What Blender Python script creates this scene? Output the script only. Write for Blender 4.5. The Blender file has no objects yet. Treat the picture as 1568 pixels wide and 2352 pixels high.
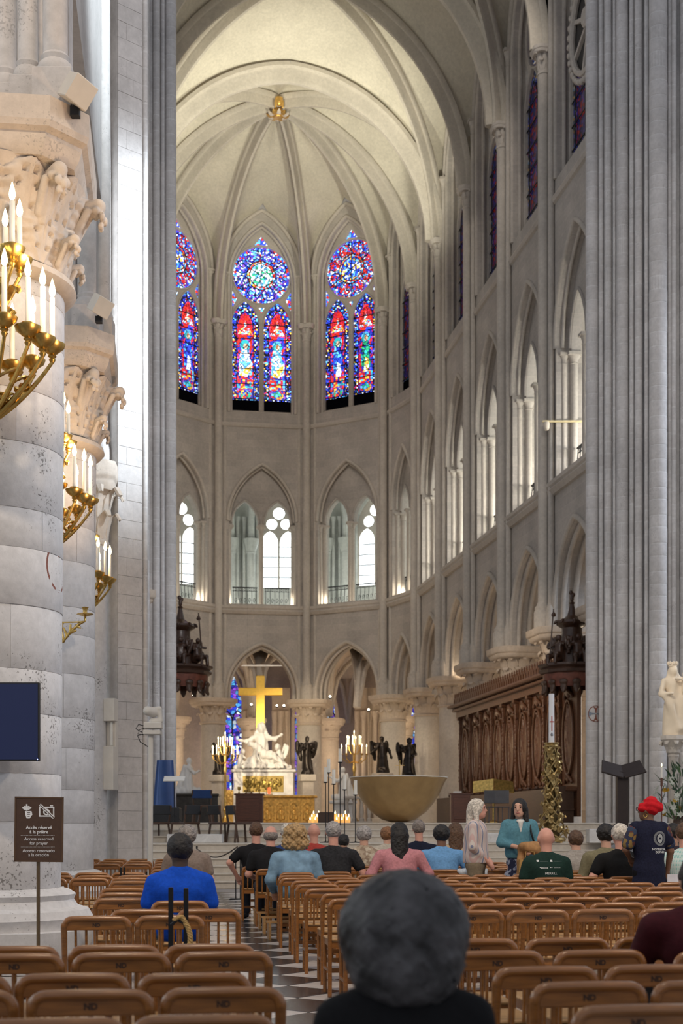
import bpy, bmesh, math, random
import numpy as np
from mathutils import Vector, Matrix, geometry, noise
random.seed(7); np.random.seed(7)
PI = math.pi
R_ = math.radians
scene = bpy.context.scene
COL = scene.collection

# ------------------------------------------------------------------ camera
F_PX, TH, CAMH = 3295.0, 0.1552, 1.30          # focal length in px of a 1568 x 2352 frame, yaw, eye height
cS, sS = math.cos(TH), math.sin(TH)
cam = bpy.data.cameras.new('camera'); cam_ob = bpy.data.objects.new('camera', cam); COL.objects.link(cam_ob)
cam.sensor_fit = 'VERTICAL'; cam.sensor_height = 36.0; cam.lens = 36.0 * F_PX / 2352
cam.shift_x = 0.0; cam.shift_y = (1899 - 1176) / 2352.0
cam_ob.location = (0, 0, CAMH); cam_ob.rotation_euler = (PI / 2, 0, -TH)
cam.clip_start = 0.1; cam.clip_end = 400
cam.dof.use_dof = True; cam.dof.focus_distance = 14.0; cam.dof.aperture_fstop = 3.6
scene.camera = cam_ob

# ------------------------------------------------------------------ view, world
vs = scene.view_settings
vs.view_transform = 'Standard'; vs.look = 'None'; vs.gamma = 1.0; vs.use_curve_mapping = False
vs.exposure = 0.0
w = bpy.data.worlds.new('daylight'); scene.world = w; w.use_nodes = True
w.node_tree.nodes['Background'].inputs[0].default_value = (0.86, 0.90, 1.0, 1)
w.node_tree.nodes['Background'].inputs[1].default_value = 0.50

def lamp(kind, name, loc, energy, color=(1, 1, 1), target=None, size=0.3, spot=60, blend=0.6, sy=None):
    l = bpy.data.lights.new(name, kind); l.energy = energy; l.color = color
    if kind == 'SPOT':
        l.spot_size = R_(spot); l.spot_blend = blend; l.shadow_soft_size = size
    elif kind == 'AREA':
        l.size = size
        if sy: l.shape = 'RECTANGLE'; l.size_y = sy
    elif kind == 'POINT':
        l.shadow_soft_size = size
    o = bpy.data.objects.new(name, l); COL.objects.link(o); o.location = loc
    if target is not None:
        o.rotation_euler = (Vector(target) - Vector(loc)).to_track_quat('-Z', 'Y').to_euler()
    return o
WARM = (1.0, 0.80, 0.58); NEUT = (1.0, 0.90, 0.79); COOL = (0.74, 0.86, 1.0)
#LIGHTS
# the cathedral's own lamps: projectors on the crossing ledges, tribune lamps, ambulatory lamps; plus added unseen spots
for sx in (-1, 1):
    lamp('SPOT', 'choir_projector', (7.09 + 4.6 * sx, 38.2, 29.0), 6000 if sx < 0 else 1700, NEUT, (7.09 + 1 * sx, 71, 14), .5, 50, .9)
    lamp('SPOT', 'sanctuary_projector', (7.09 + 4.4 * sx, 37.5, 27.0), 9000, WARM, (7.09 - 1.0 * sx, 64, 2), .35, 24, .8)
    lamp('SPOT', 'vault_projector', (7.09 + 5.3 * sx, 52.0, 21.6), 5200, (1.0, .96, .80), (7.09 - 2.0 * sx, 64.5, 33), .35, 74, .9)
    lamp('SPOT', 'vault_projector', (7.09 + 5.3 * sx, 44.0, 21.6), 500, (1.0, .96, .80), (7.09 - 3.5 * sx, 53, 34), .35, 70, .9)
    lamp('SPOT', 'nave_projector', (4.5 + 5 * sx, 2.0, 17.0), 4200, (1.0, .80, .58), (6.0 + 1.5 * sx, 17, 0), .5, 75, .9)
for k in range(5):
    lamp('POINT', 'tribune_lamp', (13.69 + 2.2, 64.45 - (k + .5) * 5.04, 13.0), 330, (1.0, .95, .86), None, .25)
for an in (15, 40, 65, 90, 115, 140):
    lamp('POINT', 'tribune_lamp', (7.09 + 9.6 * math.cos(R_(an)), 64.45 + 9.6 * math.sin(R_(an)), 13.2), 80, (.95, 1.0, .95), None, .25)
    lamp('POINT', 'ambulatory_lamp', (7.09 + 9.6 * math.cos(R_(an)), 64.45 + 9.6 * math.sin(R_(an)), 5.0), 95, WARM, None, .2)
    lamp('POINT', 'chapel_lamp', (7.09 + 14.6 * math.cos(R_(an + 8)), 64.45 + 14.6 * math.sin(R_(an + 8)), 4.5), 60, WARM, None, .2)
for y in (44, 50, 55, 60):
    lamp('POINT', 'aisle_lamp', (16.8, y, 4.5), 110, WARM, None, .2)
lamp('SPOT', 'pier_fill_spot', (6.0, -6.0, 20.0), 11000, (1.0, .93, .86), (14.6, 38, 11.0), .8, 26, .9)  # added unseen spot to brighten the right crossing pier
lamp('SPOT', 'pier_fill_spot', (8.0, -6.0, 20.0), 15000, (1.0, .95, .92), (0.6, 38.4, 12.0), .8, 24, .9)  # added unseen spot to brighten the clustered pier left of the apse
lamp('SPOT', 'stall_fill_spot', (3.0, 41.0, 9.0), 2600, WARM, (12.7, 46.0, 3.6), .3, 60, .9)  # added spot without a fixture, warms and lightens the stalls
lamp('SPOT', 'added_streak_spot', (13.5, 16.0, 19.0), 60000, (.80, .90, 1.0), (0.2, 26.2, 10.5), .5, 22, 1.0)      # added unseen spot making the bright streak on the splayed pier
lamp('SPOT', 'added_streak_spot', (9.0, 6.0, 22.0), 42000, (.80, .92, 1.0), (-1.3, 17.5, 13.0), .4, 22, .9)  # added unseen spot whitening the wall by the second column
lamp('SPOT', 'added_streak_spot', (9.0, 5.0, 20.0), 9000, (.84, .93, 1.0), (-1.2, 13.2, 11.5), .4, 18, .9)  # added unseen spot brightening the shafts above the nearest column
lamp('SPOT', 'column_projector', (1.6, 52.0, 5.6), 6500, (1.0, .82, .56), (9.4, 70.5, 4.4), .10, 26, .8)
lamp('SPOT', 'column_projector', (2.2, 50.0, 5.6), 4200, (1.0, .82, .56), (12.6, 66.5, 4.4), .10, 22, .8)
lamp('SPOT', 'cool_fill_spot', (9.5, 15.0, 10.0), 2600, (.80, .88, 1.0), (-1.6, 15.5, 4.2), .6, 52, .9)  # added cool spot to lighten the left columns
lamp('SPOT', 'cool_fill_spot', (25.0, 31.0, 14.0), 5200, (.72, .83, 1.0), (15.5, 37.0, 9.0), .6, 80, .9)  # added spot for a bluish rim on the right crossing pier
lamp('SPOT', 'capital_fill_spot', (2.4, 9.5, 3.2), 420, (1.0, .62, .36), (-1.35, 13.6, 7.2), .15, 40, .8)  # added spot standing in for candlelight on the nearest capital
lamp('SPOT', 'capital_fill_spot', (1.6, 15.5, 3.2), 420, (1.0, .62, .36), (-1.2, 19.6, 7.2), .15, 40, .8)  # the same added candlelight spot for the second capital
lamp('SPOT', 'statue_projector', (7.5, 27.0, 12.0), 1700, (1.0, .9, .78), (13.48, 33.52, 4.4), .1, 12, .6)
# ------------------------------------------------------------------ helpers
def wp(px, d):                                   # a point at depth d (m) along a bearing
    r = (px - 784) / F_PX * d
    return (r * cS + d * sS, -r * sS + d * cS)
def zz(py, d): return CAMH + (1899 - py) * d / F_PX
NA = R_(2.0)                                     # nave axis bends 2 degrees from the choir axis
nN = (math.sin(NA), math.cos(NA)); nX = (math.cos(NA), -math.sin(NA))
def nave(u, v): return (u * nX[0] + v * nN[0], u * nX[1] + v * nN[1])

class MB:
    def __init__(s): s.v = []; s.f = []
    def add(s, vs, fs, M=None):
        n = len(s.v)
        s.v += [tuple(M @ Vector(p)) for p in vs] if M is not None else [tuple(p) for p in vs]
        s.f += [tuple(i + n for i in f) for f in fs]; return s
    def box(s, c, d, rz=0, M=None, bev=0):
        x, y, z = d[0] / 2, d[1] / 2, d[2] / 2
        if bev:
            b = bev; vs = []
            for zq, ins in ((-z, b), (-z + b, 0), (z - b, 0), (z, b)):
                X, Y = x - ins, y - ins
                vs += [(-X, -Y, zq), (X, -Y, zq), (X, Y, zq), (-X, Y, zq)]
            fs = [(3, 2, 1, 0), (12, 13, 14, 15)] + [(k * 4 + i, k * 4 + (i + 1) % 4, k * 4 + 4 + (i + 1) % 4, k * 4 + 4 + i) for k in range(3) for i in range(4)]
        else:
            vs = [(a, b_, c_) for c_ in (-z, z) for a, b_ in ((-x, -y), (x, -y), (x, y), (-x, y))]
            fs = [(3, 2, 1, 0), (4, 5, 6, 7), (0, 1, 5, 4), (1, 2, 6, 5), (2, 3, 7, 6), (3, 0, 4, 7)]
        T = Matrix.Translation(c) @ Matrix.Rotation(rz, 4, 'Z')
        return s.add(vs, fs, M @ T if M is not None else T)
    def loft(s, rings, caps=True, closed=True):
        n = len(rings[0]); o = len(s.v)
        for r in rings: s.v += [tuple(p) for p in r]
        m = n if closed else n - 1
        for k in range(len(rings) - 1):
            for i in range(m):
                a = o + k * n + i; b = o + k * n + (i + 1) % n
                s.f.append((a, b, b + n, a + n))
        if caps and closed:
            s.f.append(tuple(o + i for i in range(n - 1, -1, -1))); s.f.append(tuple(o + (len(rings) - 1) * n + i for i in range(n)))
        return s
    def lathe(s, prof, c=(0, 0, 0), n=16, a0=0, a1=2 * PI, caps=True):
        full = abs(a1 - a0 - 2 * PI) < 1e-6
        m = n if full else n + 1
        an = [a0 + (a1 - a0) * i / n for i in range(m)]
        rings = [[(c[0] + r * math.cos(a), c[1] + r * math.sin(a), c[2] + z) for a in an] for r, z in prof]
        return s.loft(rings, caps and full, full)
    def prism(s, poly, z0, z1, c=(0, 0, 0)):
        return s.loft([[(c[0] + x, c[1] + y, c[2] + z0) for x, y in poly], [(c[0] + x, c[1] + y, c[2] + z1) for x, y in poly]])
    def tube(s, pts, r, n=8, caps=True):
        pts = [Vector(p) for p in pts]; rr = r if isinstance(r, (list, tuple)) else [r] * len(pts)
        T = []
        for i in range(len(pts)):
            t = pts[min(i + 1, len(pts) - 1)] - pts[max(i - 1, 0)]
            T.append(t.normalized() if t.length > 1e-9 else Vector((0, 0, 1)))
        up = Vector((0, 0, 1)) if abs(T[0].z) < .9 else Vector((1, 0, 0))
        nrm = (up - T[0] * up.dot(T[0])).normalized(); rings = []
        for i, p in enumerate(pts):
            if i: nrm = (nrm - T[i] * nrm.dot(T[i])); nrm = nrm.normalized() if nrm.length > 1e-6 else T[i].orthogonal().normalized()
            b = T[i].cross(nrm)
            rings.append([p + nrm * (rr[i] * math.cos(2 * PI * k / n)) + b * (rr[i] * math.sin(2 * PI * k / n)) for k in range(n)])
        return s.loft(rings, caps)
    def ball(s, c, r, n=12, m=8):
        rx, ry, rz = (r, r, r) if not isinstance(r, (tuple, list)) else r
        rings = []
        for j in range(m + 1):
            t = PI * j / m - PI / 2; q = max(math.cos(t), .02)
            rings.append([(c[0] + rx * q * math.cos(2 * PI * i / n), c[1] + ry * q * math.sin(2 * PI * i / n), c[2] + rz * math.sin(t)) for i in range(n)])
        return s.loft(rings)
    def sweep(s, path, prof, closed=False, up=(0, 1, 0)):
        """profile (a,b): a along the in-plane normal of the path (to its left), b along 'up'"""
        path = [Vector(p) for p in path]; up = Vector(up).normalized(); rings = []
        for i, p in enumerate(path):
            t = path[min(i + 1, len(path) - 1)] - path[max(i - 1, 0)]; t.normalize()
            nn = up.cross(t).normalized()
            rings.append([p + nn * a + up * b for a, b in prof])
        return s.loft(rings)
    def plate(s, outer, holes, y0, y1, xz=True):
        """flat plate in the x-z plane, thickness from y0 to y1, with holes"""
        loops = [outer] + list(holes)
        tri = geometry.tessellate_polygon([[Vector((x, z, 0)) for x, z in l] for l in loops])
        flat = [p for l in loops for p in l]
        o = len(s.v); n = len(flat)
        s.v += [(x, y0, z) for x, z in flat] + [(x, y1, z) for x, z in flat]
        for t in tri:
            a, b, c = [flat[i] for i in t]
            ar = (b[0] - a[0]) * (c[1] - a[1]) - (b[1] - a[1]) * (c[0] - a[0])
            if abs(ar) < 1e-9: continue
            t = t if ar > 0 else t[::-1]
            s.f.append(tuple(o + i for i in t)); s.f.append(tuple(o + n + i for i in t[::-1]))
        k = 0
        for li, l in enumerate(loops):
            ar = sum(l[i][0] * l[(i + 1) % len(l)][1] - l[(i + 1) % len(l)][0] * l[i][1] for i in range(len(l)))
            m = len(l)
            for i in range(m):
                a, b = o + k + i, o + k + (i + 1) % m
                q = (a, a + n, b + n, b)
                if (ar > 0) != (li == 0): q = q[::-1]
                s.f.append(q)
            k += m
        return s
    def mesh(s, name, smooth=35):
        me = bpy.data.meshes.new(name); me.from_pydata(s.v, [], s.f)
        if smooth:
            me.shade_smooth(); me.set_sharp_from_angle(angle=R_(smooth))
        me.update(); return me
    def build(s, name, mat, parent=None, loc=(0, 0, 0), rz=0, smooth=35):
        return link(name, s.mesh(name, smooth), mat, parent, loc, rz)

def link(name, me, mat=None, parent=None, loc=(0, 0, 0), rz=0, scale=None, rot=None):
    o = bpy.data.objects.new(name, me); COL.objects.link(o); o.location = loc
    o.rotation_euler = rot if rot is not None else (0, 0, rz)
    if scale is not None: o.scale = (scale,) * 3 if not isinstance(scale, (tuple, list)) else scale
    if mat is not None:
        if len(me.materials) == 0: me.materials.append(mat)
        elif me.materials[0] != mat:
            o.material_slots[0].link = 'OBJECT'; o.material_slots[0].material = mat
    if parent is not None: o.parent = parent
    return o
def tag(o, label, cat, group=None, kind=None):
    o['label'] = label; o['category'] = cat
    if group: o['group'] = group
    if kind: o['kind'] = kind
    return o
def thing(name, label, cat, loc=(0, 0, 0), rz=0, group=None, kind=None):
    o = bpy.data.objects.new(name, None); COL.objects.link(o); o.location = loc; o.rotation_euler = (0, 0, rz)
    o.empty_display_size = .1
    return tag(o, label, cat, group, kind)
def copy_tree(o, parent=None, loc=None, rz=None):
    c = o.copy(); COL.objects.link(c); c.parent = parent
    if loc is not None: c.location = loc
    if rz is not None: c.rotation_euler = (0, 0, rz)
    for ch in list(o.children): copy_tree(ch, c)
    return c

# ---- signed distance sculpting (surface nets): one continuous mesh for bodies and statues
def sdf_mesh(name, prims, h=.016, k=.02, pad=.06, bump=None, smooth=True):
    """prims: ('c',p0,r0,p1,r1) tapered capsule, ('e',centre,(rx,ry,rz)[,rotation]) ellipsoid; '-' prefix carves"""
    lo = np.full(3, 1e9); hi = -lo
    for p in prims:
        if p[0][0] == '-': continue
        if p[0] == 'c':
            for q, r in ((p[1], p[2]), (p[3], p[4])): lo = np.minimum(lo, np.array(q) - r); hi = np.maximum(hi, np.array(q) + r)
        else:
            R = max(p[2]); rr = np.array(p[2]) if len(p) < 4 else np.array((R, R, R))
            lo = np.minimum(lo, np.array(p[1]) - rr); hi = np.maximum(hi, np.array(p[1]) + rr)
    lo = lo - pad; hi = hi + pad
    N = np.maximum(4, np.ceil((hi - lo) / h).astype(int) + 1)
    ax = [lo[i] + h * np.arange(N[i]) for i in range(3)]
    P = np.stack(np.meshgrid(*ax, indexing='ij'), -1).astype(np.float32)
    D = np.full(P.shape[:3], 9.0, np.float32)
    for p in prims:
        carve = p[0][0] == '-'; kd = p[0][-1]
        if kd == 'c':
            a = np.array(p[1], np.float32); b = np.array(p[3], np.float32); ab = b - a; L = float(ab @ ab) + 1e-9
            pl = np.minimum(a - p[2], b - p[4]); ph = np.maximum(a + p[2], b + p[4])
        else:
            c = np.array(p[1], np.float32); rr = np.array(p[2], np.float32); R = max(p[2])
            pl, ph = (c - rr, c + rr) if len(p) < 4 else (c - R, c + R)
        m = 3 * k + 2 * h
        i0 = np.clip(np.floor((pl - m - lo) / h).astype(int), 0, N - 1); i1 = np.clip(np.ceil((ph + m - lo) / h).astype(int) + 1, 1, N)
        if np.any(i1 <= i0): continue
        sl = tuple(slice(i0[i], i1[i]) for i in range(3)); Q = P[sl]
        if kd == 'c':
            t = np.clip(((Q - a) @ ab) / L, 0, 1)
            d = np.linalg.norm(Q - (a + t[..., None] * ab), axis=-1) - (p[2] + (p[4] - p[2]) * t)
        else:
            V = Q - c
            if len(p) > 3: V = V @ np.array(Matrix.Rotation(0, 3, 'Z') if p[3] is None else p[3].to_matrix(), np.float32)
            k0 = np.linalg.norm(V / rr, axis=-1); k1 = np.linalg.norm(V / (rr * rr), axis=-1) + 1e-6
            d = k0 * (k0 - 1) / k1
        S = D[sl]
        if carve:
            D[sl] = np.maximum(S, -d)
        else:
            hh = np.clip(.5 + .5 * (S - d) / k, 0, 1); D[sl] = S * (1 - hh) + d * hh - k * hh * (1 - hh)
    if bump is not None: D = D + bump(P).astype(np.float32)
    return surfnet(name, D, lo, h, smooth)
def surfnet(name, F, lo, h, smooth=True):
    s = F < 0; nx, ny, nz = F.shape
    sh = lambda A, i, j, k: A[i:nx - 1 + i, j:ny - 1 + j, k:nz - 1 + k]
    cor = [(i, j, k) for i in (0, 1) for j in (0, 1) for k in (0, 1)]
    cnt = sum(sh(s, *c).astype(np.int8) for c in cor); act = (cnt > 0) & (cnt < 8)
    idx = np.argwhere(act); n = len(idx)
    acc = np.zeros((n, 3)); num = np.zeros(n)
    vals = {c: sh(F, *c)[act] for c in cor}
    for a in cor:
        for axis in range(3):
            if a[axis] == 1: continue
            b = list(a); b[axis] = 1; b = tuple(b)
            fa, fb = vals[a], vals[b]; m = (fa < 0) != (fb < 0)
            t = np.where(m, fa / np.where(m, fa - fb, 1), 0)
            p = np.tile(np.array(a, float), (n, 1)); p[:, axis] += t
            acc[m] += p[m]; num[m] += 1
    V = lo + h * (idx + acc / np.maximum(num, 1)[:, None])
    ID = np.full(act.shape, -1); ID[act] = np.arange(n); faces = []
    for axis in range(3):
        o1, o2 = [(1, 2), (2, 0), (0, 1)][axis]
        sl0 = [slice(None)] * 3; sl1 = [slice(None)] * 3
        sl0[axis] = slice(0, -1); sl1[axis] = slice(1, None)
        a, b = s[tuple(sl0)], s[tuple(sl1)]; E = np.argwhere(a != b)
        if not len(E): continue
        ok = (E[:, o1] > 0) & (E[:, o2] > 0) & (E[:, o1] < F.shape[o1] - 1) & (E[:, o2] < F.shape[o2] - 1)
        E = E[ok]; ins = a[tuple(E.T)]
        def cell(d1, d2):
            q = E.copy(); q[:, o1] -= d1; q[:, o2] -= d2; return ID[tuple(q.T)]
        q = np.stack([cell(1, 1), cell(0, 1), cell(0, 0), cell(1, 0)], 1)
        q[~ins] = q[~ins][:, ::-1]; faces.append(q)
    faces = np.concatenate(faces) if faces else np.zeros((0, 4), int)
    faces = faces[(faces >= 0).all(1)]
    me = bpy.data.meshes.new(name)
    me.vertices.add(n); me.vertices.foreach_set('co', V.astype(np.float32).ravel())
    me.loops.add(len(faces) * 4); me.loops.foreach_set('vertex_index', faces.astype(np.int32).ravel())
    me.polygons.add(len(faces)); me.polygons.foreach_set('loop_start', np.arange(0, len(faces) * 4, 4, dtype=np.int32))
    me.update(calc_edges=True); me.validate()
    if smooth: me.shade_smooth()
    return me

# ------------------------------------------------------------------ materials
def nodes(name):
    m = bpy.data.materials.new(name); m.use_nodes = True
    nt = m.node_tree; b = nt.nodes['Principled BSDF']; return m, nt, b
def N(nt, t, **kw):
    n = nt.nodes.new(t)
    for k, v in kw.items():
        if k.startswith('i_'): n.inputs[k[2:].replace('_', ' ')].default_value = v
        else: setattr(n, k, v)
    return n
def ramp(nt, stops, interp='LINEAR'):
    n = nt.nodes.new('ShaderNodeValToRGB'); n.color_ramp.interpolation = interp
    e = n.color_ramp.elements
    while len(e) < len(stops): e.new(.5)
    for i, (p, c) in enumerate(stops): e[i].position = p; e[i].color = tuple(c) + (1,) if len(c) == 3 else c
    return n
def mix(nt, fac, a, b, mode='MIX'):
    n = nt.nodes.new('ShaderNodeMix'); n.data_type = 'RGBA'; n.blend_type = mode
    for inp, v in ((n.inputs[0], fac), (n.inputs[6], a), (n.inputs[7], b)):
        if hasattr(v, 'links'): nt.links.new(v, inp)
        elif isinstance(v, (int, float)): inp.default_value = v
        else: inp.default_value = tuple(v) + (1,)
    return n.outputs[2]
def mat_plain(name, col, rough=.5, metal=0., var=.12, scale=8., bump=0., spec=.5, sub=0, coat=0):
    m, nt, b = nodes(name)
    tc = N(nt, 'ShaderNodeTexCoord'); nz = N(nt, 'ShaderNodeTexNoise', i_Scale=scale, i_Detail=4.)
    nt.links.new(tc.outputs['Object'], nz.inputs['Vector'])
    dk = tuple(c * (1 - var) for c in col); lt = tuple(min(1, c * (1 + var)) for c in col)
    r = ramp(nt, [(.3, dk), (.7, lt)]); nt.links.new(nz.outputs[0], r.inputs[0]); nt.links.new(r.outputs[0], b.inputs['Base Color'])
    b.inputs['Roughness'].default_value = rough; b.inputs['Metallic'].default_value = metal; b.inputs['Specular IOR Level'].default_value = spec
    if coat: b.inputs['Coat Weight'].default_value = coat; b.inputs['Coat Roughness'].default_value = .15
    if bump:
        bp = N(nt, 'ShaderNodeBump', i_Strength=bump, i_Distance=.02); nt.links.new(nz.outputs[0], bp.inputs['Height']); nt.links.new(bp.outputs[0], b.inputs['Normal'])
    return m
def mat_stone(name, col, course=0., width=.8, pits=0., var=.16, world=False, mortar=1.12, rough=.85):
    """limestone: mottled tone, fine pitting and, on far walls, the thin joints of the courses"""
    m, nt, b = nodes(name); L = nt.links.new
    tc = N(nt, 'ShaderNodeTexCoord'); geo = N(nt, 'ShaderNodeNewGeometry')
    vec = geo.outputs['Position'] if world else tc.outputs['Object']
    n1 = N(nt, 'ShaderNodeTexNoise', i_Scale=.7, i_Detail=5., i_Roughness=.6); L(vec, n1.inputs['Vector'])
    n2 = N(nt, 'ShaderNodeTexNoise', i_Scale=9., i_Detail=6., i_Roughness=.7); L(vec, n2.inputs['Vector'])
    r = ramp(nt, [(.3, tuple(c * (1 - var) for c in col)), (.7, tuple(min(1, c * (1 + var)) for c in col))]); L(n1.outputs[0], r.inputs[0])
    r2 = ramp(nt, [(.25, (.82, .82, .82)), (.75, (1.1, 1.1, 1.1))]); L(n2.outputs[0], r2.inputs[0])
    c = mix(nt, 1., r.outputs[0], r2.outputs[0], 'MULTIPLY')
    hgt = n2.outputs[0]
    if course:
        sx = N(nt, 'ShaderNodeSeparateXYZ'); L(tc.outputs['Object'], sx.inputs[0])
        cb = N(nt, 'ShaderNodeCombineXYZ'); L(sx.outputs[0], cb.inputs[0]); L(sx.outputs[2], cb.inputs[1])
        br = N(nt, 'ShaderNodeTexBrick', i_Scale=1.0, i_Mortar_Size=.008, i_Mortar_Smooth=.3, i_Brick_Width=width, i_Row_Height=course, i_Bias=0.)
        br.inputs['Color1'].default_value = (1.05, 1.05, 1.05, 1); br.inputs['Color2'].default_value = (.92, .92, .93, 1); br.inputs['Mortar'].default_value = (mortar,) * 3 + (1,)
        L(cb.outputs[0], br.inputs['Vector']); c = mix(nt, 1., c, br.outputs[0], 'MULTIPLY')
    if pits:
        vo = N(nt, 'ShaderNodeTexNoise', i_Scale=38., i_Detail=2.); L(vec, vo.inputs['Vector'])
        ms = N(nt, 'ShaderNodeTexNoise', i_Scale=1.6, i_Detail=3.); L(vec, ms.inputs['Vector'])
        ad = N(nt, 'ShaderNodeMath', operation='ADD'); L(vo.outputs[0], ad.inputs[0]); L(ms.outputs[0], ad.inputs[1])
        pr = ramp(nt, [(0.0, (0, 0, 0)), (.5, (0, 0, 0))]); pr.color_ramp.elements[0].position = .615; pr.color_ramp.elements[1].position = .66
        pr.color_ramp.elements[0].color = (0, 0, 0, 1); pr.color_ramp.elements[1].color = (pits, pits, pits, 1)
        hf = N(nt, 'ShaderNodeMath', operation='MULTIPLY'); hf.inputs[1].default_value = .5; L(ad.outputs[0], hf.inputs[0]); L(hf.outputs[0], pr.inputs[0])
        c = mix(nt, pr.outputs[0], c, (.12, .11, .10))
    L(c, b.inputs['Base Color']); b.inputs['Roughness'].default_value = rough; b.inputs['Specular IOR Level'].default_value = .25
    bp = N(nt, 'ShaderNodeBump', i_Strength=.25, i_Distance=.012); L(hgt, bp.inputs['Height']); L(bp.outputs[0], b.inputs['Normal'])
    return m
def mat_wood(name, col, rough=.4, scale=1., coat=.25, dark=.55):
    m, nt, b = nodes(name); L = nt.links.new
    tc = N(nt, 'ShaderNodeTexCoord'); mp = N(nt, 'ShaderNodeMapping'); mp.inputs['Scale'].default_value = (3 * scale, 28 * scale, 28 * scale)
    L(tc.outputs['Object'], mp.inputs[0])
    nz = N(nt, 'ShaderNodeTexNoise', i_Scale=1.6, i_Detail=6., i_Roughness=.65, i_Distortion=.6); L(mp.outputs[0], nz.inputs['Vector'])
    r = ramp(nt, [(.3, tuple(c * dark for c in col)), (.62, col), (.8, tuple(min(1, c * 1.25) for c in col))]); L(nz.outputs[0], r.inputs[0])
    L(r.outputs[0], b.inputs['Base Color']); b.inputs['Roughness'].default_value = rough
    b.inputs['Coat Weight'].default_value = coat; b.inputs['Coat Roughness'].default_value = .22
    return m
def mat_emit(name, col, strength):
    m, nt, b = nodes(name); b.inputs['Base Color'].default_value = tuple(col) + (1,)
    b.inputs['Emission Color'].default_value = tuple(col) + (1,); b.inputs['Emission Strength'].default_value = strength
    return m
def mat_glass(name, palette, strength, cell=7., lead=.045, rnd=.9):
    """stained glass: cells of coloured glass lit by the day behind, dark leading between them"""
    m, nt, b = nodes(name); L = nt.links.new
    tc = N(nt, 'ShaderNodeTexCoord')
    v1 = N(nt, 'ShaderNodeTexVoronoi', feature='F1', i_Scale=cell, i_Randomness=rnd); L(tc.outputs['Object'], v1.inputs['Vector'])
    v2 = N(nt, 'ShaderNodeTexVoronoi', feature='DISTANCE_TO_EDGE', i_Scale=cell, i_Randomness=rnd); L(tc.outputs['Object'], v2.inputs['Vector'])
    sp = N(nt, 'ShaderNodeSeparateColor'); L(v1.outputs['Color'], sp.inputs[0])
    st = [(i / len(palette), c) for i, c in enumerate(palette)]
    r = ramp(nt, st, 'CONSTANT'); L(sp.outputs[0], r.inputs[0])
    br = N(nt, 'ShaderNodeMapRange'); br.inputs[3].default_value = .45; br.inputs[4].default_value = 1.25; L(sp.outputs[1], br.inputs[0])
    c = mix(nt, 1., r.outputs[0], br.outputs[0], 'MULTIPLY')
    e = ramp(nt, [(lead * .6, (0, 0, 0)), (lead, (1, 1, 1))]); L(v2.outputs['Distance'], e.inputs[0])
    c = mix(nt, 1., c, e.outputs[0], 'MULTIPLY')
    L(c, b.inputs['Emission Color']); b.inputs['Emission Strength'].default_value = strength
    b.inputs['Base Color'].default_value = (.02, .02, .025, 1); b.inputs['Roughness'].default_value = .25
    return m
M = {}
M['wall'] = mat_stone('limestone_wall', (.48, .44, .395), course=.34, width=.85)
M['stone'] = mat_stone('limestone', (.55, .50, .44), var=.12)
M['vault'] = mat_stone('vault_plaster', (.66, .61, .50), var=.08)
M['rib'] = mat_stone('rib_stone', (.56, .51, .43), var=.1)
M['pier'] = mat_stone('pier_stone', (.55, .52, .50), pits=.35, world=True)
M['drum'] = mat_stone('drum_stone', (.60, .585, .58), pits=.75, world=True, var=.07)
M['joint'] = mat_stone('joint_mortar', (.62, .60, .58), world=True)
M['capital'] = mat_stone('capital_stone', (.62, .54, .46), var=.08, pits=.3)
M['warmstone'] = mat_stone('warm_stone', (.56, .47, .38))
M['gallery'] = mat_stone('gallery_stone', (.55, .56, .52), course=.34)
M['gild'] = mat_plain('gilding', (.80, .50, .14), .35, .8, var=.15)
M['iron'] = mat_plain('black_iron', (.02, .02, .022), .5, .6)
M['white'] = mat_plain('white_marble', (.80, .79, .76), .45, var=.06, scale=3)
M['gold'] = mat_plain('polished_gold', (.86, .56, .16), .26, 1., var=.2, scale=5)
M['brass'] = mat_plain('old_brass', (.62, .42, .13), .32, 1., var=.3, scale=14)
M['bronze'] = mat_plain('dark_bronze', (.035, .028, .024), .35, .7, var=.4, scale=6)
M['wax'] = mat_plain('candle_wax', (.90, .86, .76), .5, var=.04)
M['daylight'] = mat_emit('bright_window_glass', (.90, .97, 1.0), 3.2)
# ------------------------------------------------------------------ the choir: piers, three-storey wall, vault
X0, RR, YC, BB = 7.09, 6.6, 64.45, 5.04
XW = X0 + RR; XL = X0 - RR
ZAB, ZTRI, ZSTR, ZSPR, ZKEY = 7.6, 12.2, 21.24, 26.1, 33.7
def arch(a, zs, za, n=10, cx=0.):
    H = za - zs; rho = (a * a + H * H) / (2 * a); c = a - rho
    t1 = math.asin(min(1, H / rho)); pr = [(c + rho * math.cos(t1 * i / n), zs + rho * math.sin(t1 * i / n)) for i in range(n + 1)]
    if H < a: pr = [(a * math.cos(PI / 2 * i / n), zs + H * math.sin(PI / 2 * i / n)) for i in range(n + 1)]
    left = [(-x, z) for x, z in pr]                        # left springer up to the apex
    return [(cx + x, z) for x, z in left[:-1]] + [(cx + x, z) for x, z in pr[::-1]]
def circle(cx, cz, r, n=24, a0=0.): return [(cx + r * math.cos(a0 + 2 * PI * i / n), cz + r * math.sin(a0 + 2 * PI * i / n)) for i in range(n)]
def lights_of(w):                                          # sizes of the clerestory window of a bay w wide
    aw = w / 2 - .70; kx = aw / 1.55
    return aw, kx, .68 * kx, .80 * kx, min(1.40 * kx, 1.55)
ROLL = [(.09 * math.cos(2 * PI * i / 8), .09 * math.sin(2 * PI * i / 8)) for i in range(8)]
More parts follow.
